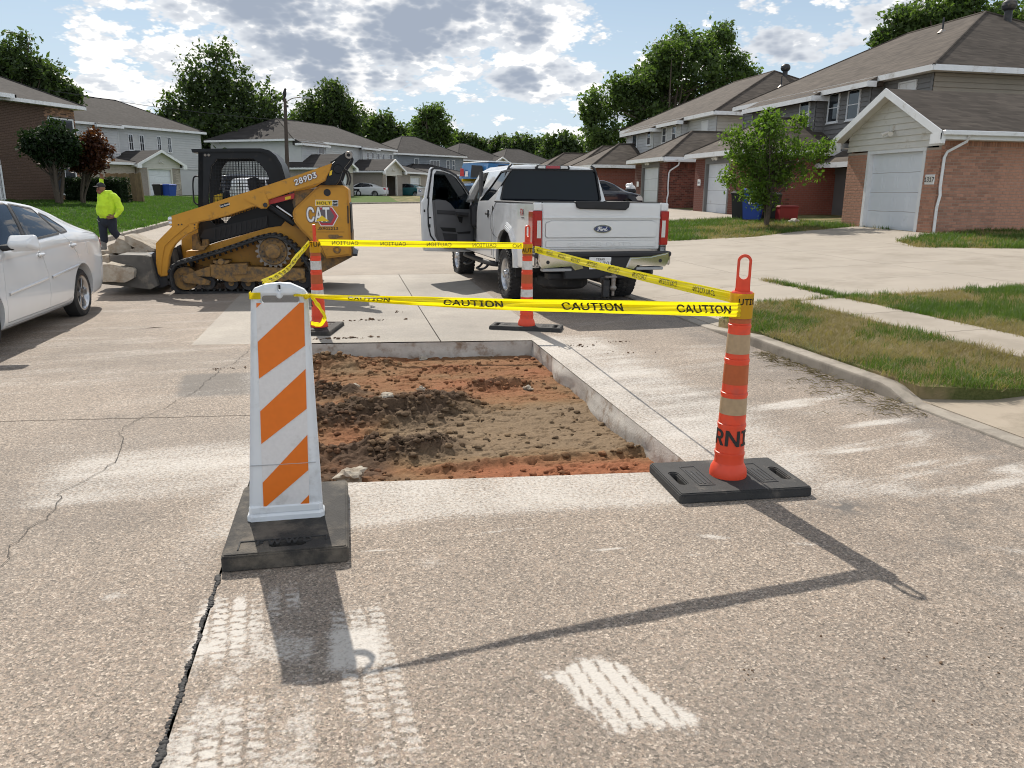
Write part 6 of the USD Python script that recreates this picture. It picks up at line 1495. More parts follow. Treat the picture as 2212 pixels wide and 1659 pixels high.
# the open door: its plane found from where its edges stand
hinge = np.array([-.925, 4.28]); 
best = min(np.linspace(.6, 1.5, 181), key=lambda a: abs((lambda w: 1106+F_*((w-CAMP) @ c_right)/((w-CAMP) @ c_fwd))(TO+TRt*(hinge[0]-1.0*math.sin(a))+TF*(hinge[1]-1.0*math.cos(a))+np.array([0, 0, 1.0]))-912))
DA = float(best)
dd = -TRt*math.sin(DA)-TF*math.cos(DA)          # from hinge to free edge
dn = np.cross(dd, [0, 0, 1.])                    # normal of the door
if dn @ (CAMP-TO) < 0: dn = -dn
DH = TO+TRt*hinge[0]+TF*hinge[1]
ang = math.atan2(-dd[1], -dd[0])
door = grp('front_door', truck)
xf = UsdGeom.Xform(stage.GetPrimAtPath(door))
loc = np.array([hinge[0], hinge[1], 0])
# door frame: local x runs from the free edge to the hinge, local -y faces the viewer
xf.AddTranslateOp().Set(Gf.Vec3d(*[float(v) for v in loc])); xf.AddRotateZOp().Set(math.degrees(ang-TH))
def dp(X, Y):
    p = ta(X, Y); q = onplane(p[0], p[1], DH, dn)-DH; return (float(q @ -dd), float(q[2]))
def DP(pts): return Polygon([dp(*p) for p in pts]).buffer(0)
outer = DP([(62, 480), (90, 440), (148, 130), (170, 105), (250, 112), (360, 150), (430, 190), (500, 280), (570, 390), (602, 480), (606, 1025), (560, 1030), (90, 1020), (72, 970), (62, 700)]).buffer(-.02).buffer(.02)
inner_ring = DP([(165, 470), (188, 180), (215, 140), (290, 150), (390, 185), (440, 225), (520, 330), (575, 420), (600, 500), (600, 560), (480, 560), (380, 555), (360, 500), (300, 468), (220, 458)]).buffer(0)
trimp = DP([(165, 470), (220, 458), (300, 468), (350, 500), (385, 545), (400, 560), (600, 565), (600, 1000), (300, 985), (235, 930), (195, 850), (182, 700)])
glassw = DP([(163, 480), (188, 180), (215, 142), (290, 152), (390, 187), (440, 228), (520, 332), (575, 425), (600, 500), (600, 575), (380, 565), (300, 480)])
obj('door_shell', [exty(outer.difference(glassw.buffer(-.004)), .0, .035), exty(outer.buffer(-.012).difference(glassw.buffer(.0)), -.012, .045)], 'car_white', door, smooth=25)
obj('door_glass', exty(glassw, .014, .019), 'pane_tint', door)
seal = DP([(102, 440), (160, 120), (175, 108), (250, 116), (360, 155), (430, 196), (500, 285), (575, 400), (605, 490), (600, 500), (560, 410), (440, 215), (380, 178), (280, 145), (210, 140), (186, 165), (160, 440), (150, 700), (165, 860), (195, 915), (180, 915), (148, 860), (128, 700), (120, 560)])
obj('weather_seal', exty(LineString([dp(*p) for p in ((118, 440), (160, 140), (180, 116), (250, 121), (360, 158), (425, 196), (500, 292), (570, 402), (598, 470))]).buffer(.016), -.022, -.006), 'black_plastic', door)
obj('weather_seal', exty(LineString([dp(*p) for p in ((128, 440), (118, 560), (124, 740), (148, 850), (195, 915))]).buffer(.012), -.022, -.006), 'black_plastic', door)
obj('trim_panel', [exty(trimp, -.05, .0), exty(trimp.buffer(-.02), -.065, .0)], 'interior_grey', door, smooth=30)
obj('armrest', [extyb(DP([(200, 570), (400, 580), (402, 625), (200, 612)]), -.075, .0, .008)], 'interior', door)
obj('switch_panel', extyb(DP([(400, 592), (520, 600), (515, 640), (405, 628)]), -.14, -.06, .01), 'interior', door)
obj('pull_cup', extyb(DP([(420, 640), (480, 645), (470, 715), (440, 700)]), -.071, -.05, .004), 'black_ink', door)
obj('map_pocket', extyb(DP([(232, 758), (400, 768), (405, 812), (262, 800)]), -.071, -.05, .004), 'black_ink', door); obj('map_pocket', extyb(DP([(415, 815), (565, 800), (560, 828), (430, 828)]), -.071, -.05, .004), 'black_ink', door)
obj('speaker_cover', extyb(DP([(255, 815), (420, 830), (420, 960), (330, 960), (280, 915)]), -.070, -.05, .006), 'interior', door)
for X, Y, w_, h_ in ((140, 655, .03, .012), (138, 745, .018, .03), (82, 580, .016, .022)):
    c = dp(X, Y); obj('latch', box(c[0]-w_, c[0]+w_, -.020, -.008, c[1]-h_, c[1]+h_, .004), 'black_ink', door)
mc = dp(345, 400)
obj('door_mirror', [box(mc[0]-.11, mc[0]+.11, .10, .26, mc[1]-.12, mc[1]+.12, .04), tube([(mc[0]+.1, .15, mc[1]-.1), (mc[0]+.35, .04, mc[1]-.05)], .035, 8)], 'black_plastic', door, smooth=30, kind='stuff')
# ================================================================ houses
def shingle_mat(name, col, amt=.25):
    N = {'g': ('geometry', {}), 'sx': ('separate_xyz', {}), 'zc': ('math', {'math_type': 'multiply', 'value2': 17.0}), 'zf': ('math', {'math_type': 'floor'}), 'fr': ('math', {'math_type': 'fraction'}),
         'h': ('math', {'math_type': 'add'}), 'hm': ('math', {'math_type': 'multiply', 'value2': 3.3}), 'off': ('math', {'math_type': 'multiply_add', 'value2': .37}), 'hf': ('math', {'math_type': 'floor'}),
         'cv': ('combine_xyz', {}), 'wn': ('white_noise_texture', {'dimensions': '3D'}),
         'tr': ('rgb_ramp', {'ramp': [(0., tuple(np.array(col)*(1-amt))), (1., tuple(np.array(col)*(1+amt)))]}),
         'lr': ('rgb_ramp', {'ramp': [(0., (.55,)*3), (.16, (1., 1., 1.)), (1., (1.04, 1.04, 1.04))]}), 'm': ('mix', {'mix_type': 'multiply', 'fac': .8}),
         'n': ('noise_texture', {'scale': .7, 'detail': 6., 'roughness': .65}), 'nr': ('rgb_ramp', {'ramp': [(.25, (.78, .77, .76)), (.75, (1.2, 1.19, 1.17))]}), 'm2': ('mix', {'mix_type': 'multiply', 'fac': 1.}),
         'b': ('bump', {'strength': .7, 'distance': .012}), 'p': ('principled_bsdf', {'roughness': .9, 'specular_ior_level': .2})}
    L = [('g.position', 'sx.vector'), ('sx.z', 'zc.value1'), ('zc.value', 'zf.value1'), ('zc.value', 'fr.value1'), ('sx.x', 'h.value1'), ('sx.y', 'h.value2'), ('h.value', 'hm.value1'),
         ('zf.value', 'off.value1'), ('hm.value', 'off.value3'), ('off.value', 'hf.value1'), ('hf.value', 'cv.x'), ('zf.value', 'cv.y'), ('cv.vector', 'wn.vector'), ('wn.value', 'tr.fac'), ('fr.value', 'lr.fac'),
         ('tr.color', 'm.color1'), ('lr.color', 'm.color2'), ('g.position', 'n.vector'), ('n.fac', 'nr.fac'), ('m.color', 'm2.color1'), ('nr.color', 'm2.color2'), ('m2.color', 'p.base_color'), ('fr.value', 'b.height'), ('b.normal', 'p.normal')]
    mat(name, N, L)
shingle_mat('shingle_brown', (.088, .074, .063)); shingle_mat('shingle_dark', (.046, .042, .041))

def brick_wall(parent, o, U, Nn, u0, u1, z0, z1, m_brick, m_mortar, holes=(), nparts=300, bl=.203, bh=.0685, gap=.0105, wall_t=.10, name='brick_wall', near=0, course_rows=()):
    """bricks laid over a mortar bed; U along the wall, Nn out of it (both in the thing's own frame)"""
    U = np.array([*U, 0.]); Nn = np.array([*Nn, 0.]); o = np.array(o, float)
    wpoly = sbox(u0, z0, u1, z1)
    for h in holes: wpoly = wpoly.difference(sbox(*h))
    w = grp(name, parent)
    for pg in flatpoly(wpoly):
        m = extz(pg, -wall_t, 0); v = m.vertices
        mw = TM(o+v[:, :1]*U+np.c_[np.zeros((len(v), 2)), v[:, 1]]+v[:, 2:]*Nn, m.faces)
        if np.dot(np.cross(U, [0, 0, 1]), Nn) < 0: mw.invert()
        obj('mortar_bed', mw, m_mortar, w)
    lst = []; r = np.random.default_rng(int(abs(u1*100)+abs(z1*10)))
    zz_ = z0+gap; k = 0
    while zz_+bh < z1+.001:
        sold = any(a <= zz_ < b for a, b in course_rows)
        L_ = bh if sold else bl; H_ = bl*.93 if sold else bh
        if zz_+H_ > z1+.02: H_ = z1-zz_
        x = u0-(L_/2 if (k % 2 and not sold) else 0)
        while x < u1-.01:
            a, b = max(x, u0), min(x+L_, u1)
            x += L_+gap
            if b-a < .03: continue
            q = sbox(a, zz_, b, zz_+H_); bad = False
            for h in holes:
                if a < h[2] and b > h[0] and zz_ < h[3] and zz_+H_ > h[1]:
                    if a < h[0] and h[0]-a > .04: b = h[0]
                    elif b > h[2] and b-h[2] > .04: a = h[2]
                    else: bad = True
            if bad: continue
            lst.append((a, b, zz_, zz_+H_, (.010 if sold else .0055)+r.uniform(-.0012, .0015)))
        zz_ += H_+gap; k += 1
    cen = CAMP
    def bm(bs):
        V, Fc = [], []
        for i, (a, b, c, d, t) in enumerate(bs):
            e = .003
            base = [(a, c, 0), (b, c, 0), (b, d, 0), (a, d, 0), (a+e, c+e, t), (b-e, c+e, t), (b-e, d-e, t), (a+e, d-e, t)]
            V += base; n = i*8
            Fc += [(n+4, n+5, n+6), (n+4, n+6, n+7), (n, n+1, n+5), (n, n+5, n+4), (n+1, n+2, n+6), (n+1, n+6, n+5), (n+2, n+3, n+7), (n+2, n+7, n+6), (n+3, n, n+4), (n+3, n+4, n+7)]
        v = np.array(V, float); mm = TM(o+v[:, :1]*U+np.c_[np.zeros((len(v), 2)), v[:, 1]]+v[:, 2:]*Nn, Fc)
        if np.dot(np.cross(U, [0, 0, 1]), Nn) < 0: pass
        nrm = np.cross(U, [0, 0, 1.])
        if nrm @ Nn < 0: mm.invert()
        return mm
    lst.sort(key=lambda q: -q[0] if near > 0 else q[0] if near < 0 else r.random())
    for q in lst[:nparts]: obj('brick', bm([q]), m_brick, w)
    if lst[nparts:]: obj('bricks', bm(lst[nparts:]), m_brick, w, kind='stuff')
    return w

def window(parent, o, U, Nn, u0, u1, z0, z1, frame='white_trim', fw=.055, mull=(1, 1), glass='glass_window', proud=.02, curtain=True):
    U = np.array([*U, 0.]); Nn = np.array([*Nn, 0.]); o = np.array(o, float)
    def place(m): v = m.vertices; return TM(o+v[:, :1]*U+np.c_[np.zeros((len(v), 2)), v[:, 1]]+v[:, 2:]*Nn, m.faces)
    flip = np.cross(U, [0, 0, 1.]) @ Nn < 0
    def pl(m):
        q = place(m)
        if flip: q.invert()
        return q
    g_ = grp('window', parent)
    ring = sbox(u0, z0, u1, z1).difference(sbox(u0+fw, z0+fw, u1-fw, z1-fw))
    obj('frame', pl(extz(ring, -.05, proud+.015)), frame, g_)
    obj('sill', pl(extz(sbox(u0-.03, z0-.04, u1+.03, z0), -.05, proud+.04)), frame, g_)
    nx_, nz_ = mull
    mv = []
    for i in range(nx_):
        for j in range(nz_):
            a = u0+fw+(u1-u0-2*fw)*i/nx_; b = u0+fw+(u1-u0-2*fw)*(i+1)/nx_; c = z0+fw+(z1-z0-2*fw)*j/nz_; d = z0+fw+(z1-z0-2*fw)*(j+1)/nz_
            obj('pane', pl(extz(sbox(a+.008, c+.008, b-.008, d-.008), proud-.014, proud-.006)), glass, g_)
    if nx_*nz_ > 1:
        bars = []
        for i in range(1, nx_): x = u0+fw+(u1-u0-2*fw)*i/nx_; bars.append(sbox(x-.015, z0+fw, x+.015, z1-fw))
        for j in range(1, nz_): z = z0+fw+(z1-z0-2*fw)*j/nz_; bars.append(sbox(u0+fw, z-.015, u1-fw, z+.015))
        obj('glazing_bar', pl(extz(unary_union(bars), proud-.02, proud+.004)), frame, g_)
    return g_

def siding(parent, o, U, Nn, poly, m_, exposure=.165, zmin=None, name='siding_board'):
    """lapped boards clipped to poly (u, z)"""
    U = np.array([*U, 0.]); Nn = np.array([*Nn, 0.]); o = np.array(o, float); flip = np.cross(U, [0, 0, 1.]) @ Nn < 0
    u0, z0, u1, z1 = poly.bounds; z = z0 if zmin is None else zmin
    while z < z1-.01:
        for q in flatpoly(poly.intersection(sbox(u0-1, z, u1+1, min(z+exposure, z1)))):
            if q.area < .004: continue
            v, f = trimesh.creation.triangulate_polygon(q, engine='earcut')
            ext = np.asarray(q.exterior.coords)[:-1]
            def off(p): return .034-(p[:, 1]-z)/exposure*.030
            top = np.c_[v, off(v)]; n = len(v)
            e1 = np.c_[ext, off(ext)]; e0 = np.c_[ext, np.zeros(len(ext))]; k = len(ext)
            V = np.vstack([top, e1, e0]); F1 = np.asarray(f); i = np.arange(k); j = (i+1) % k
            side_ = np.vstack([np.c_[n+i, n+k+i, n+k+j], np.c_[n+i, n+k+j, n+j]])
            a = np.cross(v[F1[:, 1]]-v[F1[:, 0]], v[F1[:, 2]]-v[F1[:, 0]]) < 0; F1[a] = F1[a][:, ::-1]
            if not q.exterior.is_ccw: side_ = side_[:, ::-1]
            side_ = side_[:, ::1]
            mm = TM(o+V[:, :1]*U+np.c_[np.zeros((len(V), 2)), V[:, 1]]+V[:, 2:]*Nn, np.vstack([F1, side_]))
            if flip: mm.invert()
            obj(name, mm, m_, parent)
        z += exposure

def hip_roof(parent, x0, x1, y0, y1, z, rise, hx0, hx1, m_, fascia='white_trim', fh=.17, ry=None, along='x', caps=True, soffit=True, name='roof'):
    """eave rectangle at height z; ridge along x from x0+hx0 to x1-hx1 (0 makes a gable end)"""
    T = (lambda p: p) if along == 'x' else (lambda p: np.c_[np.asarray(p)[:, 1], np.asarray(p)[:, 0], np.asarray(p)[:, 2]])
    ym = (y0+y1)/2 if ry is None else ry
    a, b, c, d = (x0, y0, z), (x1, y0, z), (x1, y1, z), (x0, y1, z); r0, r1 = (x0+hx0, ym, z+rise), (x1-hx1, ym, z+rise)
    faces = [(a, b, r1, r0), (b, c, r1), (c, d, r0, r1), (d, a, r0)]
    V, Fc = [], []
    for f in faces:
        n = len(V); V += list(f)
        Fc += [(n, n+1, n+2)]+([(n, n+2, n+3)] if len(f) == 4 else [])
    n = len(V); V += [(x, y, zz-.03) for x, y, zz in (a, b, c, d)]; Fc += [(n, n+2, n+1), (n, n+3, n+2)]
    m = TM(T(np.array(V, float)), Fc)
    if along != 'x': m.invert()
    rf = obj(name, m, m_, parent)
    ring = sbox(x0, y0, x1, y1).difference(sbox(x0+.025, y0+.025, x1-.025, y1-.025))
    if along != 'x': ring = affinity.affine_transform(ring, [0, 1, 1, 0, 0, 0])
    for (p, q) in ((a, b), (b, c), (c, d), (d, a)):
        s2 = LineString([p[:2], q[:2]]).buffer(.0125, cap_style=2)
        if along != 'x': s2 = affinity.affine_transform(s2, [0, 1, 1, 0, 0, 0])
        if (hx0 == 0 and p[0] == x0 and q[0] == x0) or (hx1 == 0 and p[0] == x1 and q[0] == x1): continue
        obj('fascia', extz(s2, z-fh, z+.012), fascia, parent)
    if soffit:
        s2 = sbox(x0+.013, y0+.013, x1-.013, y1-.013)
        if along != 'x': s2 = affinity.affine_transform(s2, [0, 1, 1, 0, 0, 0])
        obj('soffit', extz(s2, z-fh+.01, z-fh+.03), fascia, parent)
    if caps:
        for p, q in ((a, r0), (d, r0), (b, r1), (c, r1), (r0, r1)):
            if (hx0 == 0 and q is r0 and p is not r0 and p[0] == x0) or (hx1 == 0 and q is r1 and p[0] == x1): continue
            pp_ = T(np.array([p, q], float)); obj('ridge_cap', tube(pp_+[0, 0, .0], .05, 6), m_, parent)
    return rf

def garage_door(parent, o, U, Nn, u0, u1, z0, z1, m_='garage_white', nsec=4, npan=4):
    U = np.array([*U, 0.]); Nn = np.array([*Nn, 0.]); o = np.array(o, float); flip = np.cross(U, [0, 0, 1.]) @ Nn < 0
    g_ = grp('garage_door', parent); hs = (z1-z0)/nsec
    for j in range(nsec):
        a, b = z0+hs*j+.004, z0+hs*(j+1)-.004
        p2 = sbox(u0, a, u1, b); ms = [extz(p2, -.03, .0)]
        w = (u1-u0)/npan
        for i in range(npan):
            q = sbox(u0+w*i+.09*w, a+.16*hs, u0+w*(i+1)-.09*w, b-.16*hs)
            ms.append(extz(q.difference(q.buffer(-.03)), -.01, .006)); ms.append(extz(q.buffer(-.055), -.01, .005))
        m = cat_(ms); v = m.vertices; mm = TM(o+v[:, :1]*U+np.c_[np.zeros((len(v), 2)), v[:, 1]]+v[:, 2:]*Nn, m.faces)
        if flip: mm.invert()
        obj('door_section', mm, m_, g_)
    obj('hinge_line', box(0, .001, 0, .001, 0, .001), m_, g_) if False else None
    return g_

def frame_board(parent, o, U, Nn, rects, m_='white_trim', d0=-.02, d1=.04, name='trim_board'):
    U = np.array([*U, 0.]); Nn = np.array([*Nn, 0.]); o = np.array(o, float); flip = np.cross(U, [0, 0, 1.]) @ Nn < 0
    for r_ in rects:
        m = extz(sbox(*r_), d0, d1); v = m.vertices; mm = TM(o+v[:, :1]*U+np.c_[np.zeros((len(v), 2)), v[:, 1]]+v[:, 2:]*Nn, m.faces)
        if flip: mm.invert()
        obj(name, mm, m_, parent)

FX = (1, 0); FY = (0, 1)
def garage(parent, x0, x1, yf, yb, zb, ze, m_brick, m_mortar, roof, kind, door, pitch=.55, side_vis=1, fascia='white_trim', sid='cream_siding', nparts=250, over=.38, number=None, open_door=False, light=True, trimcol='white_trim', downspout=True, side_bricks=True, bl=.203, bh=.0685):
    """one storey garage: front in the plane y=yf facing -y"""
    d0, d1, dz0, dz1 = door
    brick_wall(parent, (0, yf, 0), FX, (0, -1), x0, x1, zb, dz1+.06 if kind == 'gable' else ze-.05, m_brick, m_mortar, [(d0-.11, zb-.1, d1+.11, dz1+(.10 if kind == 'gable' else .5))], nparts//3, near=1, course_rows=((zb+1.0, zb+1.03), (zb+1.22, zb+1.25)), bl=bl, bh=bh)
    xs_ = x1 if side_vis > 0 else x0
    brick_wall(parent, (xs_, 0, 0), FY, (side_vis, 0), yf+.004, yb, zb, ze-.06, m_brick, m_mortar, [], nparts if side_bricks else 0, near=-1, course_rows=((ze-.36, ze-.2), (zb+1.0, zb+1.03)), bl=bl, bh=bh)
    xo = x0 if side_vis > 0 else x1
    obj('rear_wall', [box(x0+.1, x1-.1, yb-.1, yb, zb, ze-.05)], m_brick, parent)
    obj('side_wall', [box(*((x0, x0+.1) if side_vis > 0 else (x1-.1, x1)), yf+.11, yb-.1, zb, ze-.05)], m_brick, parent)
    obj('ceiling', box(x0+.12, x1-.12, yf+.15, yb-.15, ze-.12, ze-.08), 'garage_dark', parent)
    frame_board(parent, (0, yf, 0), FX, (0, -1), [(d0-.11, zb, d0, dz1), (d1, zb, d1+.11, dz1), (d0-.11, dz1, d1+.11, dz1+.10)], trimcol, -.16, .012, 'door_trim')
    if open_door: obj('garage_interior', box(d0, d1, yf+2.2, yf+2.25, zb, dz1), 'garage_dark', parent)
    else: garage_door(parent, (0, yf+.13, 0), FX, (0, -1), d0, d1, dz0, dz1)
    xm = (x0+x1)/2
    if kind == 'gable':
        hw = (x1-x0)/2+over; rise = pitch*hw; zr = ze+rise
        V, Fc = [], []
        th = .05
        for s_ in (-1, 1):
            n = len(V); V += [(xm+s_*hw, yf-over, ze), (xm+s_*hw, yb+.1, ze), (xm, yb+.1, zr), (xm, yf-over, zr)]
            V += [(x, y, z-th) for x, y, z in V[n:n+4]]
            q = [(0, 1, 2, 3), (7, 6, 5, 4), (0, 4, 5, 1), (2, 6, 7, 3), (3, 7, 4, 0), (1, 5, 6, 2)]
            for f in q:
                f = [n+i for i in (f if s_ > 0 else f[::-1])]; Fc += [(f[0], f[1], f[2]), (f[0], f[2], f[3])]
        obj('roof', TM(V, Fc), roof, parent)
        # sheathing soffit of the front overhang, rake boards, returns
        for s_ in (-1, 1):
            rk = Polygon([(xm+s_*(hw+.02), ze-.20), (xm+s_*(hw+.02), ze+.01), (xm, zr+.012), (xm, zr-.20)])
            obj('rake_board', exty(rk, yf-over-.03, yf-over), fascia, parent)
            obj('soffit', exty(Polygon([(xm+s_*hw, ze-.055), (xm, zr-.055), (xm, zr-.085), (xm+s_*hw, ze-.085)]), yf-over+.001, yf), 'cream_siding', parent)
            obj('fascia', box(xm+s_*hw-(.0 if s_ < 0 else .025), xm+s_*hw+(.025 if s_ < 0 else 0), yf-over, yb, ze-.19, ze-.0), fascia, parent)
            obj('cornice_return', box(*sorted((xm+s_*(hw+.02), xm+s_*(hw-.34))), yf-over-.034, yf-over+.12, ze-.30, ze-.05), fascia, parent)
            obj('side_soffit', box(*sorted((xm+s_*(hw-.02), xm+s_*(hw-over))), yf, yb, ze-.20, ze-.18), fascia, parent)
        gp = Polygon([(x0-.02, dz1+.10), (x1+.02, dz1+.10), (x1+.02, ze-.02), (xm+(hw-over)+.0, ze+.12), (xm, zr-.09), (xm-(hw-over), ze+.12), (x0-.02, ze-.02)]).intersection(Polygon([(xm-hw, ze-.09), (xm, zr-.09), (xm+hw, ze-.09), (xm+hw, 0), (xm-hw, 0)]))
        obj('gable_wall', exty(gp.buffer(-.01), yf+.0, yf+.06), sid, parent)
        siding(parent, (0, yf, 0), FX, (0, -1), gp, sid, .165, dz1+.10)
    else:
        hip_roof(parent, yf-over, yb+.2, x0-over, x1+over, ze+.12, pitch*((x1-x0)/2+over), (x1-x0)/2+over, .0, roof, fascia, along='y')
        obj('frieze', box(d0-.11, d1+.11, yf-.02, yf+.05, dz1+.10, ze-.06), 'grey_siding' if trimcol != 'white_trim' else 'cream_siding', parent)
    if light:
        zl = dz1+.55 if kind == 'gable' else dz1+.22
        q = grp('flood_light', parent)
        obj('junction_box', box(xm-.05, xm+.05, yf-.08, yf-.02, zl+.03, zl+.18), 'cream_siding', q)
        for s_ in (-1, 1): obj('lamp_head', cyl((xm+.05*s_, yf-.10, zl+.02), (xm+.17*s_, yf-.22, zl-.06), .03, 10, .065), 'cream_siding', q, smooth=40)
    if downspout:
        s_ = side_vis; xw = xs_
        obj('gutter', [extx(Polygon([(yf-over, ze-.15), (yf-over, ze+.02)]).buffer(.01), 0, .01)] if False else [box(*sorted((xm+s_*((x1-x0)/2+over), xm+s_*((x1-x0)/2+over+.11))), yf-over+.02, yb, ze-.10, ze+.015, .015)], 'gutter_white', parent, smooth=30)
        dp_ = [(xw+s_*(over+.04), yf+.42, ze-.08), (xw+s_*(over-.02), yf+.40, ze-.24), (xw+s_*.08, yf+.12, ze-.48), (xw+s_*.055, yf+.07, ze-.62), (xw+s_*.05, yf+.07, zb+1.35), (xw+s_*.05, yf+.10, zb+1.15), (xw+s_*.05, yf+.05, zb+.85), (xw+s_*.05, yf+.06, zb+.12)]
        obj('downspout', tube(dp_, .045, 4), 'gutter_white', parent)
    if number:
        c = (x1+d1+.11)/2 if side_vis > 0 else (x0+d0-.11)/2
        zn = dz1-.74
        q = grp('house_number', parent)
        obj('number_block', box(c-.17, c+.17, yf-.022, yf+.02, zn-.125, zn+.125, .008), 'white_trim', q); obj('number_block', box(c-.135, c+.135, yf-.026, yf-.02, zn-.095, zn+.095), 'cream_siding', q)
        obj('numerals', text_xz(number, .105, c, yf-.027, zn, True, .002, .95), 'black_ink', q)

def two_storey(parent, W, D, zb, ze, rise, sid_front, sid_side, roof, hips, wins, bumps=(), side_vis=1, zmin=2.4, over=.4, exposure=.17, fascia='white_trim', boards=True, sidewall=True):
    obj('wall', box(.02, W-.02, .02, D, zb, ze-.05), sid_side, parent)
    segs = []
    edges = sorted([b[:2] for b in bumps]); x = 0
    for a, b in edges:
        if a > x+.01: segs.append((x, a, 0))
        x = b
    if x < W-.01: segs.append((x, W, 0))
    for a, b, d in bumps: segs.append((a, b, -d)); obj('wall', box(a+.01, b-.01, -d+.02, .05, zb, ze-.05), sid_front, parent)
    for a, b, y in segs:
        if boards: siding(parent, (0, y, 0), FX, (0, -1), sbox(a, max(zmin, zb), b, ze-.06), sid_front, exposure)
        frame_board(parent, (0, y, 0), FX, (0, -1), [(a, zmin, a+.09, ze-.06), (b-.09, zmin, b, ze-.06)], sid_front, -.01, .040, 'corner_board')
    for a, b, d in bumps:
        if boards: siding(parent, (b, 0, 0), FY, (1, 0), sbox(-d, max(zmin, zb), 0, ze-.06), sid_front, exposure)
    xs_ = W if side_vis > 0 else 0
    if sidewall: siding(parent, (xs_, 0, 0), FY, (side_vis, 0), sbox(0, max(zmin, zb), D, ze-.06), sid_side, exposure)
    hip_roof(parent, -over, W+over, -over, D+over, ze+.12, rise, hips[0]+over, hips[1]+over, roof, fascia)
    p = rise/(D/2+over)
    for a, b, d in bumps:
        # the eave steps out: the same slope carried further down, with its own fascia
        y0, y1 = -over-d, -over+.25
        def zf(y): return ze+.125+p*(y+over)
        xa, xb = a-.25, b+.25
        m = TM([(xa, y0, zf(y0)), (xb, y0, zf(y0)), (xb, y1, zf(y1)+.004), (xa, y1, zf(y1)+.004), (xa, y0, zf(y0)-.14), (xb, y0, zf(y0)-.14), (xb, y1, zf(y0)-.14), (xa, y1, zf(y0)-.14)],
               [(0, 1, 2), (0, 2, 3), (4, 6, 5), (4, 7, 6), (1, 5, 6), (1, 6, 2), (0, 3, 7), (0, 7, 4)])
        obj('roof', m, roof, parent)
        obj('fascia', box(xa-.02, xb+.02, y0-.025, y0, zf(y0)-.17, zf(y0)+.012), fascia, parent)
        obj('fascia', box(xb, xb+.025, y0, -over-.03, zf(y0)-.17, zf(y0)+.03), fascia, parent); obj('fascia', box(xa-.025, xa, y0, -over-.03, zf(y0)-.17, zf(y0)+.03), fascia, parent)
    for w_ in wins:
        x0, x1, z0, z1 = w_[:4]; kw = w_[4] if len(w_) > 4 else {}
        y = 0
        for a, b, d in bumps:
            if a-.01 <= (x0+x1)/2 <= b+.01: y = -d
        window(parent, (0, y, 0), FX, (0, -1), x0, x1, z0, z1, mull=kw.get('mull', (1, 2)), glass=kw.get('glass', 'glass_window'), proud=.052, frame=kw.get('frame', 'white_trim'))
def vent(parent, x, y, z, kind='turbine'):
    if kind == 'turbine':
        q = grp('roof_vent', parent)
        obj('neck', lathe([(.0, -.3), (.15, -.3), (.14, .18), (0, .18)], 14).apply_translation([x, y, z]), 'dark_metal', q, smooth=40)
        obj('turbine', lathe([(.14, .18), (.23, .25), (.27, .36), (.25, .48), (.16, .57), (0, .60)], 18).apply_translation([x, y, z]), 'dark_metal', q, smooth=20)
    else:
        q = grp('vent_pipe', parent)
        obj('flashing', lathe([(.0, -.08), (.2, -.08), (.06, .06), (0, .06)], 12).apply_translation([x, y, z]), 'steel', q, smooth=40)
        obj('pipe', cyl((x, y, z-.1), (x, y, z+.5), .035, 8), 'dark_metal', q)

RZ = -PI/2
def right_house(y_far, X, z, name, label, group=None): return thing(name, label, 'house', (X, y_far, z), RZ, group)
# ---- nearest house on the right: number 1317. local x = 36.5 - Y, local y = X - 19.3
hA = right_house(36.5, 19.3, 0, 'duplex_house', 'nearest brown roofed house on the right with gabled brick garage numbered 1317')
two_storey(hA, 12.8, 11.0, .5, 5.62, 2.85, 'grey_siding', 'tan_siding', 'shingle_brown', (4.0, 4.4), [(11.15, 12.05, 4.92, 5.45, dict(mull=(1, 1), glass='white_trim')), (8.88, 9.62, 4.35, 5.46), (7.66, 8.36, 4.35, 5.46), (6.3, 7.0, 4.3, 5.40), (3.3, 4.0, 4.3, 5.40)], [(7.4, 10.2, .4), (2.4, 7.4, .8)])
vent(hA, 9.1, 5.9, 8.32); vent(hA, 8.0, 4.0, 7.9, 'pipe'); vent(hA, 11.2, 5.4, 7.35, 'pipe'); vent(hA, 10.6, 7.5, 7.2, 'pipe')
garage(hA, 14.86, 18.68, -4.3, 6.5, .45, 3.16, 'brick_pink', 'mortar', 'shingle_brown', 'gable', (15.88, 18.05, .62, 2.74), side_vis=1, number='1317', nparts=300)
garage(hA, 4.2, 8.5, -4.3, 1.0, .5, 3.12, 'brick_red', 'mortar_dark', 'shingle_brown', 'hip', (5.25, 7.25, .66, 2.82), side_vis=1, nparts=300, trimcol='grey_siding', fascia='white_trim', downspout=False, number=None)
q = grp('house_number', hA); obj('number_block', box(4.53, 4.80, -4.325, -4.29, 1.95, 2.2, .008), 'white_trim', q); obj('numerals', text_xz('1321', .07, 4.665, -4.327, 2.075, True, .002, .8), 'black_ink', q)
brick_wall(hA, (0, -.06, 0), FX, (0, -1), 8.6, 12.78, .5, 2.62, 'brick_red', 'mortar_dark', [], 0, wall_t=.05, name='lower_wall')
obj('porch_roof', TM([(8.2, -1.3, 2.78), (13.0, -1.3, 2.78), (13.0, .0, 3.5), (8.2, .0, 3.5), (8.2, -1.3, 2.62), (13.0, -1.3, 2.62), (13.0, .0, 2.62), (8.2, .0, 2.62)], [(0, 1, 2), (0, 2, 3), (4, 6, 5), (4, 7, 6), (1, 5, 6), (1, 6, 2), (0, 3, 7), (0, 7, 4), (0, 4, 5), (0, 5, 1)]), 'shingle_brown', hA)
obj('fascia', box(8.2, 13.0, -1.33, -1.302, 2.60, 2.79), 'white_trim', hA)
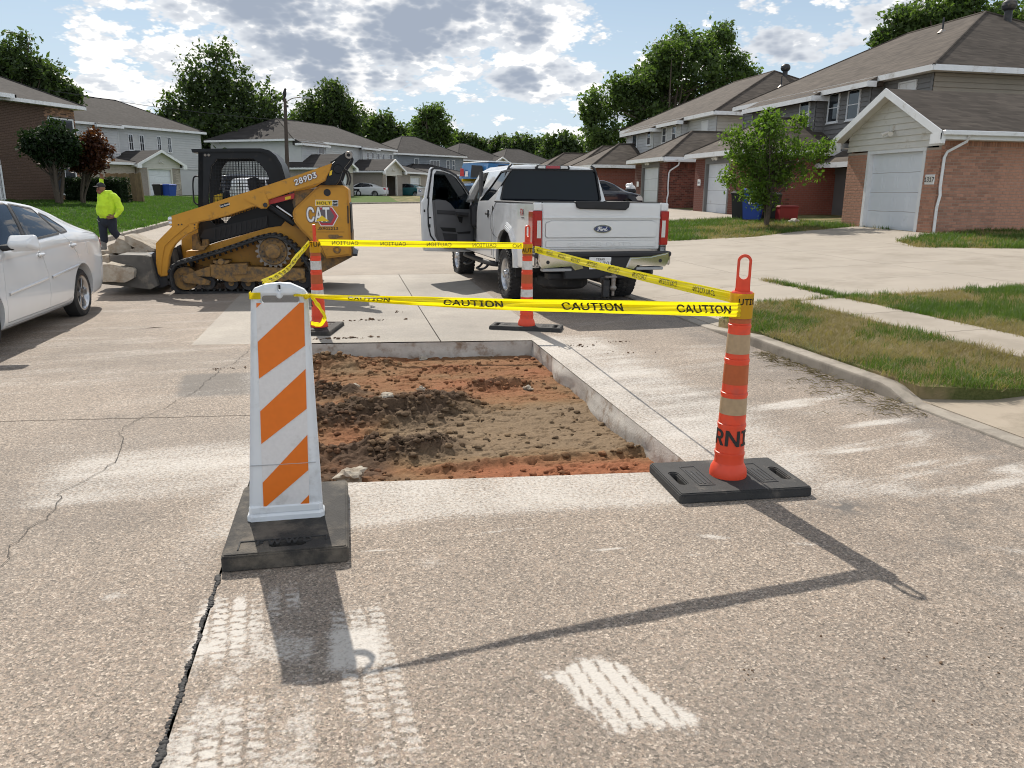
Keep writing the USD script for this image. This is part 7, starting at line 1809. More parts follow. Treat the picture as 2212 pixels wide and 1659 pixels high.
# ---- second house: white siding. local x = 52 - Y
hB = right_house(52.0, 19.0, .15, 'duplex_house', 'second house on the right with white siding and two hip roofed brick garages')
two_storey(hB, 13.3, 11.0, .5, 5.45, 2.8, 'white_siding', 'beige_siding', 'shingle_brown', (4.0, 4.4), [(11.6, 12.4, 4.5, 5.25, dict(mull=(1, 1), glass='white_trim')), (8.6, 9.2, 4.35, 5.25), (7.2, 7.8, 4.35, 5.25), (5.8, 6.4, 4.3, 5.2), (3.3, 4.1, 3.6, 5.1)], [(6.8, 9.8, .4), (2.2, 6.8, .8)])
vent(hB, 9.4, 5.9, 8.1); vent(hB, 11.5, 4.5, 7.2, 'pipe')
garage(hB, 12.4, 16.6, -4.0, 1.0, .35, 3.0, 'brick_red', 'mortar_dark', 'shingle_brown', 'hip', (13.45, 15.55, .52, 2.72), side_vis=1, nparts=300, trimcol='grey_siding')
q = grp('house_number', hB); obj('number_block', box(12.75, 13.02, -4.025, -3.99, 1.8, 2.05, .008), 'white_trim', q)
garage(hB, 1.5, 5.8, -4.0, 1.0, .35, 3.0, 'brick_red', 'mortar_dark', 'shingle_brown', 'hip', (2.5, 4.6, .5, 2.7), side_vis=1, nparts=0, trimcol='grey_siding', downspout=False, side_bricks=False)
# ---- third house: its garages by the bend, the main block set back
hC = right_house(69.5, 19.5, .35, 'garage_block', 'low red brick garages with hip roofs beyond the second house on the right')
garage(hC, 13.0, 17.3, -3.6, 4.0, .2, 3.0, 'brick_red', 'mortar_dark', 'shingle_brown', 'hip', (14.1, 16.2, .4, 2.6), side_vis=1, nparts=150, trimcol='grey_siding', downspout=False)
garage(hC, 3.0, 7.3, -3.6, 4.0, .2, 3.0, 'brick_red', 'mortar_dark', 'shingle_brown', 'hip', (4.1, 6.2, .4, 2.6), side_vis=1, nparts=0, trimcol='grey_siding', downspout=False, side_bricks=False)
hD = right_house(74.0, 29.5, .5, 'duplex_house', 'yellowish beige house with dark roof showing behind the white sided one, under the big tree')
two_storey(hD, 12.0, 11.0, .5, 5.4, 2.8, 'beige_siding', 'beige_siding', 'shingle_brown', (3.5, .3), [(8.0, 8.6, 4.0, 5.0)], boards=True)

# ---- left and far houses: facade line through two surveyed points
def facing(p_left, p_right):
    d = np.array(p_right)-np.array(p_left); return math.atan2(d[1], d[0])
def survey(px, py, p0, phi):   # picture position on an upright facade plane -> (along, height)
    d = np.array([math.cos(phi), math.sin(phi), 0]); n = np.array([d[1], -d[0], 0]); q = onplane(px, py, np.array([*p0, 0]), n); return float((q-np.array([*p0, 0])) @ d), float(q[2])
def Z1(x, y): return ((x/2.212)/1.823, (100+y/2.212)/1.823)
def Z6(x, y): return ((1000+x/2.212)/1.823, (300+y/2.212)/1.823)
ph1 = math.radians(61.5); c1 = np.array([-14.55, 49.4]); W1 = 13.0
o1_ = c1-W1*np.array([math.cos(ph1), math.sin(ph1)])
h1 = thing('brick_house', 'brown brick two storey house at the left edge behind clipped hedges', 'house', (*o1_, 0), ph1)
def s1(x, y): return survey(*Z1(x, y), o1_, ph1)
zb1 = .7; eL = s1(500, 720)
ze1 = 5.95
wl = []
a, b = s1(405, 745), s1(640, 875); up1 = (a[0], b[0], 3.95, 5.35)
a, b = s1(455, 1205), s1(690, 1500); lo1 = (a[0], b[0], 1.3, 3.1)
a, b = s1(-120, 690), s1(30, 1380); bay = (a[0], b[0])
brick_wall(h1, (0, 0, 0), FX, (0, -1), 0, W1, zb1, ze1-.1, 'brick_brown', 'mortar_dark', [(up1[0]-.04, up1[2]-.04, up1[1]+.04, up1[3]+.04), (lo1[0]-.04, lo1[2]-.04, lo1[1]+.04, lo1[3]+.04), (bay[0]-.04, zb1+.15, bay[1]+.04, ze1-.25)], 300, near=1)
obj('side_wall', box(W1-.1, W1, .11, 9, zb1, ze1-.1), 'brick_brown', h1); obj('rear_wall', box(0, W1, 9, 9.1, zb1, ze1-.1), 'brick_brown', h1)
obj('floor_slab', box(.1, W1-.1, .15, 8.9, zb1, zb1+.1), 'garage_dark', h1)
window(h1, (0, .0, 0), FX, (0, -1), *up1, fw=.08, mull=(2, 1), proud=.02); window(h1, (0, 0, 0), FX, (0, -1), *lo1, fw=.08, mull=(2, 1), proud=.02)
for z0, z1_ in ((1.0, 2.75), (3.95, 5.5)): window(h1, (0, 0, 0), FX, (0, -1), bay[0], bay[1], z0, z1_, fw=.10, mull=(2, 1), proud=.02)
frame_board(h1, (0, 0, 0), FX, (0, -1), [(bay[0], 2.79, bay[1], 3.91), (bay[0], 5.5, bay[1], 5.75)], 'white_siding', -.03, .012, 'bay_panel')
hip_roof(h1, -.4, W1+.45, -.45, 9.5, ze1+.1, 2.3, 4.8, 4.5, 'shingle_dark')
obj('fascia', box(4.5, W1-4.4, -.85, -.825, ze1+.02, ze1+.22), 'white_trim', h1); obj('roof', TM([(4.4, -.84, ze1+.2), (W1-4.3, -.84, ze1+.2), (W1-4.3, -.1, ze1+.36), (4.4, -.1, ze1+.36), (4.4, -.84, ze1+.05), (W1-4.3, -.84, ze1+.05), (W1-4.3, -.1, ze1+.1), (4.4, -.1, ze1+.1)], [(0, 1, 2), (0, 2, 3), (1, 5, 6), (1, 6, 2), (4, 6, 5), (4, 7, 6), (0, 3, 7), (0, 7, 4)]), 'shingle_dark', h1)

ph2 = math.radians(50)
def far_house(name, label, pl, phi, W, D, zb, ze, rise, sid, hips, wins, garages, roof='shingle_dark', bumps=(), brick='brick_pale', mort='mortar', group=None, boards=True, exposure=.2, gext=4.0):
    t = thing(name, label, 'house', (*pl, zb), phi, group)
    two_storey(t, W, D, -.4, ze, rise, sid, sid, roof, hips, wins, bumps, side_vis=1, zmin=2.3, boards=boards, exposure=exposure, sidewall=False)
    for kw in garages: garage(t, brick='x', **kw) if False else garage(t, kw['x0'], kw['x1'], -kw.get('dep', gext), .6, -.4, kw.get('ze', 2.75), brick, mort, roof, kw['kind'], (kw['d0'], kw['d1'], .02, 2.1), side_vis=kw.get('sv', 1), nparts=kw.get('n', 0), open_door=kw.get('open', False), downspout=False, side_bricks=False, light=kw.get('light', True), trimcol='cream_siding', bl=.28, bh=.09, pitch=kw.get('pitch', .5))
    return t
# white siding house behind the loader
g2c = np.array([-14.2, 68.5])
pl2 = g2c-9.3*np.array([math.cos(ph2), math.sin(ph2)])+4.2*np.array([-math.sin(ph2), math.cos(ph2)])
zb2 = 1.10
def s2(x, y):
    l, z = survey(*Z1(x, y), pl2, ph2); return l, z-zb2
w2 = []
for xa, xb in ((1110, 1158), (1205, 1252), (1358, 1400), (1447, 1488)):
    a, b = s2(xa, 957), s2(xb, 1045); w2.append((a[0], b[0]+.05, 3.65, 4.95, dict(mull=(2, 2))))
gd0 = s2(1355, 1300)[0]
h2 = far_house('white_house', 'white sided house with pale brick gabled garage left of the loader cab', pl2, ph2, 17.0, 10, zb2, 5.45, 2.5, 'white_siding', (4.5, 4.5), w2, [dict(x0=7.4, x1=11.2, kind='gable', d0=8.2, d1=10.3, ze=2.45, pitch=.5, n=150), dict(x0=-3, x1=7.3, kind='hip', d0=-2.4, d1=-.2, ze=2.4, dep=3.6, light=False, pitch=.26)], bumps=[(6.8, 8.6, .3)], roof='shingle_dark')
for x, z in ((4.2, 7.2), (6.5, 7.45)): vent(h2, x, 5.0, z, 'pipe')
def dish(name, label, loc, rz, r=.42):
    t = thing(name, label, 'satellite dish', loc, rz)
    obj('mast', tube([(0, .15, -.55), (0, .12, 0), (0, .05, .1)], .025, 6), 'steel', t)
    obj('reflector', tr(lathe([(0, .0), (r*.5, .03), (r, .12), (r, .135), (r*.5, .045), (0, .015)], 20), (0, 0, .1), rx=math.radians(65)), 'grey_paint', t, smooth=40)
    obj('feed_arm', tube([(0, 0, 0), (0, -.38, .02)], .012, 6), 'dark_metal', t)
def h2w(x, y, z): c, s_ = math.cos(ph2), math.sin(ph2); return (pl2[0]+c*x-s_*y, pl2[1]+s_*x+c*y, zb2+z)
d1w = onplane(*Z1(740, 655), np.array([-16., 62., 0]), fh); dish('satellite_dish', 'pale satellite dish against the sky beside the brick house roof', h2w(.4, 4.6, 7.6), 1.2, .5)
dish('satellite_dish', 'dark satellite dish on the low garage roof behind the red tree', h2w(1.2, -2.6, 3.55), .6, .5)
# ---- the row beyond the bend
R3 = [((-4.4, 76.6), (5.8, 92.3)), ((6.4, 97.0), (15.2, 102.6)), ((15.5, 109.2), (24.0, 114.6)), ((23.0, 115.0), (33.0, 120.0)), ((34.0, 122.5), (45.0, 127.0))]
phs = [facing(*r_) for r_ in R3]
zb3 = 1.12
h3 = far_house('white_house', 'long white sided house beyond the loader with two gabled garages', R3[0][0], phs[0], 18.5, 9.5, zb3, 5.0, 2.3, 'white_siding', (4.2, 4.5), [(2.6, 3.6, 2.7, 4.6, dict(mull=(2, 3))), (9.2, 10.0, 3.3, 4.6, dict(mull=(2, 2))), (12.1, 12.6, 3.4, 4.6), (13.1, 13.6, 3.4, 4.6), (14.9, 15.4, 3.4, 4.6), (16.0, 16.5, 3.4, 4.6), (17.5, 18.2, 2.8, 4.6, dict(mull=(1, 2)))], [dict(x0=-.6, x1=3.6, kind='gable', d0=.5, d1=2.6, ze=2.6, n=0), dict(x0=9.2, x1=13.2, kind='gable', d0=9.9, d1=12.0, ze=2.6, open=True, n=0), dict(x0=13.3, x1=19.8, kind='hip', d0=16.2, d1=18.4, ze=2.5, dep=3.4, light=False, pitch=.34)], bumps=[(0, 3.9, .9), (11.4, 14.2, .35)])
h4 = far_house('blue_grey_house', 'blue grey two storey house beyond the parked white and teal cars', R3[1][0], phs[1], 10.5, 9, zb3, 4.9, 2.4, 'blue_grey_siding', (4.2, 4.2), [(2.6, 3.3, 2.6, 4.5), (5.0, 6.6, 3.0, 4.4, dict(mull=(3, 1))), (7.7, 8.2, 3.2, 4.5), (8.6, 9.1, 3.2, 4.5)], [dict(x0=-1.5, x1=8.5, kind='hip', d0=1.8, d1=4.0, ze=2.5, dep=3.8, light=False, pitch=.3)], brick='brick_pale')
h5 = far_house('beige_house', 'beige two storey house right of the blue grey one, behind the open truck door', R3[2][0], phs[2], 9.5, 9, zb3, 4.8, 2.5, 'beige_siding', (4.2, 4.2), [(2.4, 3.1, 2.6, 4.4), (6.0, 6.5, 3.1, 4.4), (7.2, 7.7, 3.1, 4.4)], [dict(x0=1.5, x1=5.5, kind='hip', d0=2.3, d1=4.6, ze=2.5, light=False), dict(x0=5.6, x1=9.3, kind='gable', d0=6.4, d1=8.5, ze=4.4, dep=.8, light=False)], bumps=[])
h6 = far_house('beige_house', 'fourth house of the far row with gabled front, above the truck door mirror', R3[3][0], phs[3], 11, 9, zb3, 4.7, 2.3, 'beige_siding', (4.2, 4.2), [(2.0, 2.6, 2.8, 4.3), (4.0, 4.6, 2.8, 4.3), (8.0, 8.6, 2.8, 4.3)], [dict(x0=4.5, x1=8.5, kind='hip', d0=5.3, d1=7.5, ze=2.5, light=False)])
h7 = far_house('grey_roofed_house', 'farthest house of the row, its roof showing over the pickup cab', R3[4][0], phs[4], 12, 9, zb3, 4.6, 2.2, 'beige_siding', (4.2, 4.2), [(3.0, 3.6, 2.8, 4.2)], [dict(x0=2.5, x1=7.5, kind='hip', d0=3.3, d1=5.5, ze=2.5, light=False)])
# ================================================================ trees, shrubs, hedges
leafmat('leaf_dark', (.052, .080, .030), (.140, .180, .068), .45, .6)
leafmat('leaf_mid', (.068, .108, .034), (.17, .22, .078), .48, .6)
leafmat('leaf_light', (.085, .145, .025), (.22, .275, .06), .5, .55)
leafmat('leaf_red', (.07, .022, .010), (.16, .055, .022), .35)
leafmat('leaf_hedge', (.014, .030, .009), (.038, .062, .018), .25, .65)
def leaves(cents, n, size, rng, spread, flat=.55):
    """n leaf-sized diamonds spread round the twig points cents"""
    c = cents[rng.integers(0, len(cents), n)]+rng.normal(0, 1, (n, 3))*spread
    a = rng.normal(0, 1, (n, 3)); a /= np.linalg.norm(a, axis=1, keepdims=True)
    b = rng.normal(0, 1, (n, 3)); b[:, 2] *= flat; b -= a*(a*b).sum(1, keepdims=True); b /= np.linalg.norm(b, axis=1, keepdims=True)
    s = size*(.45+1.25*rng.random((n, 1))**1.6)
    v = np.stack([c-a*s, c+b*s*.55, c+a*s, c-b*s*.55], 1).reshape(-1, 3)
    i = np.arange(n)*4
    return TM(v, np.vstack([np.c_[i, i+1, i+2], np.c_[i, i+2, i+3]]))
def blob_points(c, r, n, rng, seed, gap=.46, shell=.35):
    d = rng.normal(0, 1, (n*4, 3)); d /= np.linalg.norm(d, axis=1, keepdims=True)
    rad = (shell+(1-shell)*rng.random((n*4, 1)))**.6
    wob = 1+.55*(noise(d*2.2+seed*5.1, seed)[:, None]-.5)+.35*(noise(d*5.0+seed, seed+1)[:, None]-.5)
    p = d*rad*wob; keep = fbm(p*2.6+seed*3.3, 3, seed+2) > gap
    return (c+p[keep]*np.array(r))[:n]
def tree(name, label, base, blobs, leaf, nleaf, size, seed, trunk_r=.25, group=None, gap=.48, spread=None, stems=1, trunk_to=None, ntw=420, m_bark='bark', clump=True, tall=1.0):
    rng = np.random.default_rng(seed); base = np.array(base, float)
    t = thing(name, label, 'tree', base, group=group)
    pts, wts = [], []
    if clump:       # boughs: each mass is broken into smaller leaf clumps with gaps between them
        sub = []
        for c, r in blobs:
            n_ = 9
            for j in range(n_):
                d_ = rng.normal(0, 1, 3); d_ /= np.linalg.norm(d_); f_ = rng.uniform(.26, .50)
                sub.append((np.array(c)+d_*np.array(r)*rng.uniform(.45, .98), (r[0]*f_, r[1]*f_, r[2]*f_*tall)))
            sub.append((np.array(c), (r[0]*.6, r[1]*.6, r[2]*.6)))
        blobs = sub
    for k, (c, r) in enumerate(blobs):
        c = np.array(c)-base; q = blob_points(c, r, max(20, int(ntw*(.3 if clump else 1.)*(r[0]*r[2])/max(b[1][0]*b[1][2] for b in blobs))), rng, seed+k*7, gap); pts.append(q)
    P_ = np.vstack(pts)
    crown = grp('crown', t) if False else None
    obj('crown', leaves(P_, nleaf, size, rng, spread or size*1.6), leaf, t, kind=None)
    cm = np.average([np.array(b[0])-base for b in blobs], axis=0, weights=[b[1][0]**2 for b in blobs])
    top = np.array(trunk_to)-base if trunk_to is not None else cm
    lim = []
    for s_ in range(stems):
        a = s_*2.4+seed; off = np.array([math.cos(a), math.sin(a), 0])*(trunk_r*1.3 if stems > 1 else 0)
        mid = off*2.2+np.array([top[0]*.35, top[1]*.35, top[2]*.45]) if stems > 1 else top*np.array([.3, .3, .5])
        obj('trunk', tube(smoothpath([off*.6+np.array([0, 0, -.1]), off+np.array([0, 0, .25*top[2]*.5]), mid, top+off*3], 4), np.linspace(trunk_r, trunk_r*.45, 13), 9), m_bark, t, smooth=True)
    order = rng.permutation(len(P_))[:44*max(1, stems//2+1)]
    for i in order:
        s0 = np.array([0, 0, 1.])*0+top*rng.uniform(.35, .95); e = P_[i]; m_ = (s0+e)/2+rng.normal(0, .06, 3)*np.linalg.norm(e-s0)+np.array([0, 0, -.04])*np.linalg.norm(e-s0)
        L_ = np.linalg.norm(e-s0); lim.append(tube(smoothpath([s0, m_, e], 3), np.linspace(trunk_r*.32, trunk_r*.08, 7), 5))
    obj('limbs', cat_(lim), m_bark, t, kind='stuff')
    return t
def pxblob(base, blobs, ky=1.0, zmin=None):
    """blobs given as picture position and radius (surveyed) at the depth of base"""
    out = []
    dep = (np.array(base)-CAMP) @ c_fwd
    for b in blobs:
        x, y, r = b[:3]; rz = b[3] if len(b) > 3 else r*.85
        q = onplane(x, y, base, fh); off = (b[4] if len(b) > 4 else 0.)
        out.append((q+fh*off, (r*dep/F_, r*dep/F_*.9, rz*dep/F_)))
    return out
def ground_at(px, depth):       # ground point in the column px at a horizontal distance
    d = ray(px, 430); h = np.array([d[0], d[1]]); q = h/(h @ fh[:2])*depth
    return np.array([q[0], q[1], float(ground_z(q[0], q[1]))])
b = ground_at(60, 62); tree('shade_tree', 'tall tree behind the brick house at the far left edge', b, pxblob(b, [(30, 140, 58, 55), (80, 160, 48, 42), (118, 180, 30, 28), (150, 208, 22, 16), (-10, 150, 60, 60), (40, 200, 50, 40)]), 'leaf_dark', 11000, .17, 11, .3, gap=.54)
b = ground_at(490, 82); tree('shade_tree', 'broad dark tree with spiky top rising behind the loader cab', b, pxblob(b, [(395, 225, 52, 66), (455, 200, 48, 62), (500, 215, 62, 72), (560, 240, 50, 62), (590, 280, 34, 60), (440, 290, 80, 75), (530, 310, 90, 80), (480, 360, 110, 60), (372, 270, 30, 50)]), 'leaf_dark', 32000, .20, 12, .45, gap=.50, ntw=1100, tall=1.7)
b = ground_at(700, 108); tree('shade_tree', 'rounded dark tree behind the white house right of the lamp pole', b, pxblob(b, [(700, 215, 52, 46), (675, 250, 46, 50), (740, 240, 44, 44), (715, 275, 70, 40), (762, 275, 24, 28), (650, 285, 25, 30)]), 'leaf_dark', 14500, .23, 13, .4, gap=.53, ntw=700)
b = ground_at(815, 145); tree('shade_tree', 'low brownish green tree over the roofs left of the airy tree', b, pxblob(b, [(810, 278, 32, 26), (840, 285, 36, 24), (870, 295, 26, 18), (795, 295, 22, 20)]), 'leaf_dark', 9000, .36, 14, .35, gap=.44)
b = ground_at(930, 130); tree('shade_tree', 'airy light tree standing tall above the blue grey house', b, pxblob(b, [(930, 250, 26, 24), (905, 275, 24, 22), (948, 278, 30, 26), (925, 300, 44, 24), (962, 300, 20, 18)]), 'leaf_mid', 6500, .28, 15, .3, gap=.55)
far_t = [(1000, 170, [(995, 312, 30, 22), (1020, 318, 24, 18)], 'small round tree on the skyline just right of the airy tree'), (1060, 185, [(1060, 322, 26, 16), (1085, 320, 22, 18)], 'low dark skyline tree above the truck door'),
         (1130, 180, [(1115, 318, 30, 22), (1150, 322, 34, 20)], 'wide low skyline tree over the pickup cab roof'), (1215, 150, [(1200, 322, 26, 26), (1235, 315, 32, 28), (1215, 340, 50, 20)], 'dark skyline tree at the foot of the big tree on the right')]
for i, (px, dep, bl, lb) in enumerate(far_t):
    b = ground_at(px, dep); tree('shade_tree', lb, b, pxblob(b, bl), 'leaf_dark', 6500, .40, 20+i, .35, gap=.42)
b = ground_at(760, 175); tree('shade_tree', 'distant tree hump between the two largest dark trees', b, pxblob(b, [(780, 300, 40, 20), (640, 300, 30, 25)]), 'leaf_dark', 4000, .45, 31, .3, gap=.42)
b = ground_at(1450, 88); tree('shade_tree', 'huge spreading green tree above the white sided house on the right', b, pxblob(b, [(1490, 105, 62, 50), (1555, 120, 54, 54), (1420, 150, 66, 52), (1600, 160, 40, 34), (1355, 195, 56, 44), (1470, 180, 95, 66), (1300, 230, 44, 34), (1400, 240, 80, 60), (1540, 200, 70, 50), (1320, 285, 60, 40), (1275, 245, 22, 20), (1290, 318, 34, 22), (1420, 310, 90, 40)]), 'leaf_mid', 38000, .20, 16, .5, gap=.54, ntw=800)
b = ground_at(2080, 52); tree('shade_tree', 'leafy treetop showing above the ridge of house 1317', b, pxblob(b, [(1950, 60, 44, 36), (2010, 25, 52, 44), (2090, 10, 62, 48), (2170, 45, 50, 40), (2230, 40, 50, 50), (1905, 88, 24, 18), (2100, 90, 90, 50)]), 'leaf_mid', 20000, .14, 17, .4, gap=.53, ntw=700)
bs = np.array([12.78, 22.18, 0]); bs[2] = float(ground_z(bs[0], bs[1]))
tree('small_tree', 'small multi stemmed leafy tree on the lawn before the brick garages', bs, pxblob(bs, [(1650, 300, 56, 40), (1600, 340, 48, 38), (1700, 315, 62, 44), (1668, 262, 34, 26), (1745, 325, 48, 30), (1640, 380, 66, 42), (1710, 375, 56, 36), (1580, 300, 24, 18), (1785, 318, 20, 14), (1575, 385, 22, 20), (1725, 262, 20, 14), (1640, 425, 40, 24)]), 'leaf_light', 10500, .055, 18, .04, stems=6, gap=.55, spread=.09, ntw=1000)
bl_ = np.array([-13.7, 42.6, 0.]); bl_[2] = float(ground_z(bl_[0], bl_[1]))
tree('small_tree', 'dense dark green round tree in front of the brick house', bl_, pxblob(bl_, [(80, 308, 32, 30), (115, 300, 40, 32), (150, 312, 26, 28), (100, 338, 36, 22), (140, 336, 28, 20)]), 'leaf_hedge', 15000, .085, 19, .10, stems=3, gap=.40, ntw=700)
br = np.array([-12.9, 43.6, 0.]); br[2] = float(ground_z(br[0], br[1]))
tree('small_tree', 'reddish brown leaved tree right of the dark round tree', br, pxblob(br, [(195, 305, 30, 28), (215, 325, 24, 28), (180, 335, 24, 26), (165, 355, 18, 14), (205, 355, 26, 16)]), 'leaf_red', 9500, .075, 21, .06, stems=4, gap=.44, ntw=600)
def hedge(name, label, x0, x1, y0, y1, depth, thick, seed):
    rng = np.random.default_rng(seed); a = ground_at(x0, depth); b_ = ground_at(x1, depth); a[2] -= .05
    w = np.linalg.norm((b_-a)[:2]); dep = depth; h = max(.5, onplane((x0+x1)/2, y0, (a+b_)/2, fh)[2]-a[2])
    t = thing(name, label, 'hedge', a, math.atan2((b_-a)[1], (b_-a)[0]))
    obj('inner_twigs', box(.12, w-.12, .12, thick-.12, 0, h-.12, .05), 'leaf_hedge', t)
    n = int(2600*w*h); p = np.c_[rng.uniform(0, w, n), rng.uniform(0, thick, n), rng.uniform(.0, h, n)]
    k = rng.integers(0, 4, n); p[k < 2, 1] = rng.normal(.05, .05, (k < 2).sum()); p[k == 2, 2] = rng.normal(h-.04, .05, (k == 2).sum()); kk = k == 3; p[kk, 0] = np.where(rng.random(kk.sum()) < .5, 0.04, w-.04)
    p += .10*(np.stack([noise(p*1.7+9*s_, seed+s_) for s_ in range(3)], 1)-.5)
    obj('foliage', leaves(p, len(p), .045, rng, .02), 'leaf_hedge', t)
hedge('hedge', 'square clipped dark hedge between the brick house windows and the dark round tree', 21, 121, 389, 434, 43.5, 1.1, 41)
hedge('hedge', 'square clipped dark hedge directly behind the worker', 141, 263, 385, 434, 42.5, 1.2, 42)
hedge('hedge', 'hedge end cut off by the left edge of the picture', -60, 9, 391, 430, 44, 1.1, 43)
# ================================================================ the worker
wp = np.array([-5.75, 20.9, 0.]); wp[2] = float(street_z(20.9))
# feet found on the gutter by the left kerb
wb_ = at(240, 541, wp[2]+.01); wp = np.array([wb_[0], wb_[1], wp[2]])
def wpx(x, y): q = onplane(x, y, wp, fh); d = q-wp; return np.array([d @ np.array([fh[1], -fh[0], 0]), d[2]])
# crop of the worker: 350,680 at 5.183 times
def WZ(X, Y): return wpx((350+X/5.183)/1.823, (680+Y/5.183)/1.823)
worker = thing('person', 'worker in hi-vis yellow sweatshirt, dark jeans and black cap, one arm raised', 'person', wp, math.atan2(-fh[0], fh[1]))
# local x to the picture's right, local y away from the camera, z up
def J(X, Y, d=0.): a = WZ(X, Y); return np.array([a[0], d, a[1]])
def limb(joints, step=.018, it=8):
    ms = []
    for (p, r), (q, s_) in zip(joints[:-1], joints[1:]): ms.append(man(sphere(p, r, 2))+man(sphere(q, s_, 2)))
    hs = [m.hull() for m in ms]; out = hs[0]
    for h in hs[1:]: out = out+h
    return out
def soften(m, step=.02, it=10):
    t_ = tri(m.refine_to_length(step)); t_ = trimesh.Trimesh(t_.vertices, t_.faces, process=True); trimesh.smoothing.filter_taubin(t_, iterations=it); return t_
def ell(c, r): return man(sphere((0, 0, 0), 1., 3, r).apply_translation(c))
pel = J(370, 930, .02); chest = J(370, 560, .0); neck = J(300, 420, -.02); head = J(268, 310, -.05)
# dark base figure: trousers and boots are clothing; body underneath is one mesh of head, neck, trunk, arms, hands
shL, shR = J(225, 520, .05), J(520, 500, .0)
elL, wrL = J(205, 330, .12), J(205, 140, .10)
elR, wrR = J(660, 720, -.02), J(560, 895, -.12)
hipL, hipR = J(285, 960, .0), J(460, 960, .0); knL, knR = J(295, 1180, -.02), J(480, 1190, .03); anL, anR = J(300, 1400, .02), J(560, 1340, .12)
bodym = ell(head, (.080, .098, .118))+limb([(neck, .062), (head+[.01, .01, -.06], .058)])+limb([(pel, .12), (chest, .13)])+limb([(shL, .06), (elL, .045), (wrL, .03)])+limb([(shR, .06), (elR, .045), (wrR, .03)])+limb([(hipL, .085), (knL, .06), (anL, .045)])+limb([(hipR, .085), (knR, .06), (anR, .045)])
bodym = bodym+limb([(head+[-.035, -.075, -.075], .035), (head+[-.02, -.05, -.1], .045)])           # jaw
bodym = bodym+limb([(head+[-.022, -.10, .0], .010), (head+[-.026, -.118, -.028], .016)])           # nose
for e in (-1, 1): bodym = bodym+ell(head+[e*.078, .01, -.01], (.012, .022, .030))
def hand(w, d, side, curl):
    d = d/np.linalg.norm(d); up_ = np.array([0, -1., 0]); s_ = np.cross(d, up_); s_ /= np.linalg.norm(s_)
    m = limb([(w, .026), (w+d*.05, .030)])+limb([(w+d*.03+s_*.018, .018), (w+d*.09+s_*.026, .014)])+limb([(w+d*.03-s_*.018, .018), (w+d*.09-s_*.026, .014)])
    for k, L_ in enumerate((.066, .076, .070, .054)):
        b_ = w+d*.088+s_*(.030-.020*k); k1 = b_+d*L_*.5+up_*curl*.012; k2 = k1+(d*(1-curl)+up_*curl)*L_*.5
        m = m+limb([(b_, .0105), (k1, .0098), (k2, .008)])
    th = w+d*.03+s_*.034*side; m = m+limb([(th, .013), (th+d*.03+s_*.025*side, .0115), (th+d*.06+s_*.026*side+up_*.01, .009)])
    return m
bodym = bodym+hand(wrL, J(225, 60, .08)-wrL, 1, .5)+hand(wrR, J(500, 905, -.14)-wrR, 1, .6)
obj('body', soften(bodym, .016, 6), 'skin', worker, smooth=True)
# sweatshirt: hangs looser than the body
sw_ = limb([(J(330, 500, .0), .150), (J(340, 640, .0), .178), (J(350, 800, .0), .185), (J(360, 850, 0), .175)])+limb([(J(255, 500, .03), .10), (J(270, 800, .0), .13)])+limb([(J(470, 500, .0), .105), (J(450, 820, .0), .13)])+limb([(J(225, 840, .0), .045), (J(500, 905, .0), .06)])
sw_ = sw_+limb([(J(240, 520, .04), .100), (J(212, 360, .10), .075), (J(208, 150, .10), .047)])+limb([(J(500, 500, .0), .105), (J(560, 560, .0), .085), (J(648, 725, -.02), .076), (J(640, 800, -.06), .062), (J(590, 880, -.10), .046)])+limb([(J(290, 420, -.01), .085), (J(340, 440, .0), .10), (J(420, 420, .03), .07)])
fl_ = manifold3d.Manifold.cube((3, 3, 3), True).translate((0, 0, WZ(0, 890)[1]-1.5)); 
sm_ = soften(sw_-manifold3d.Manifold.cube((3, 3, 1), True).translate((0, 0, WZ(0, 925)[1]-.5)), .022, 8)
vv = sm_.vertices; sm_.vertices = vv+sm_.vertex_normals*(.013*(np.abs(fbm(vv*np.array([5, 5, 9])+.35*vv[:, [2, 0, 1]]*6, 3, 5)-.5)*2-.25)[:, None]*2)
obj('sweatshirt', sm_, 'hivis', worker, smooth=True)
tr__ = limb([(pel+[0, 0, .04], .155), (J(370, 990, 0), .15)])+limb([(hipL, .118), (J(300, 1170, -.02), .092), (J(305, 1385, .02), .082)])+limb([(hipR, .118), (J(475, 1170, .03), .092), (J(560, 1330, .12), .078)])
obj('jeans', soften(tr__, .022, 8), 'jeans', worker, smooth=True)
bz = wp[2]*0
def boot(a, fwd):
    a = a.copy(); t_ = limb([(np.array([a[0], a[1], .20]), .062), (np.array([a[0], a[1], .065]), .058)])+limb([(np.array([a[0], a[1], .055]), .055), (np.array([a[0]+fwd[0]*.17, a[1]+fwd[1]*.17, .04]), .042)])
    return t_
b1 = boot(np.array([J(305, 1450)[0], .0, 0]), (-.55, -.8)); b2 = boot(np.array([J(580, 1380)[0], .10, 0]), (.1, -.95))
for q in (b1, b2): obj('boot', soften(q-manifold3d.Manifold.cube((4, 4, 1), True).translate((0, 0, -.5)), .018, 3), 'boot', worker, smooth=True)
capm = (ell(head+[0, .008, .035], (.092, .108, .092))-manifold3d.Manifold.cube((1, 1, .3), True).translate(tuple(head+[0, 0, -.128])))+(ell(head+[-.05, -.10, .028], (.075, .075, .014)))
obj('cap', soften(capm, .014, 3), 'cap_black', worker, smooth=True)
for e in (-1, 1): obj('eye', sphere(head+[-.022+e*.028, -.092, .0], .009, 1), 'black_ink', worker)
obj('mouth', box(head[0]-.045, head[0]-.005, head[1]-.112, head[1]-.100, head[2]-.062, head[2]-.055, .002), 'red_paint', worker)
"""the print on the jeans pocket"""
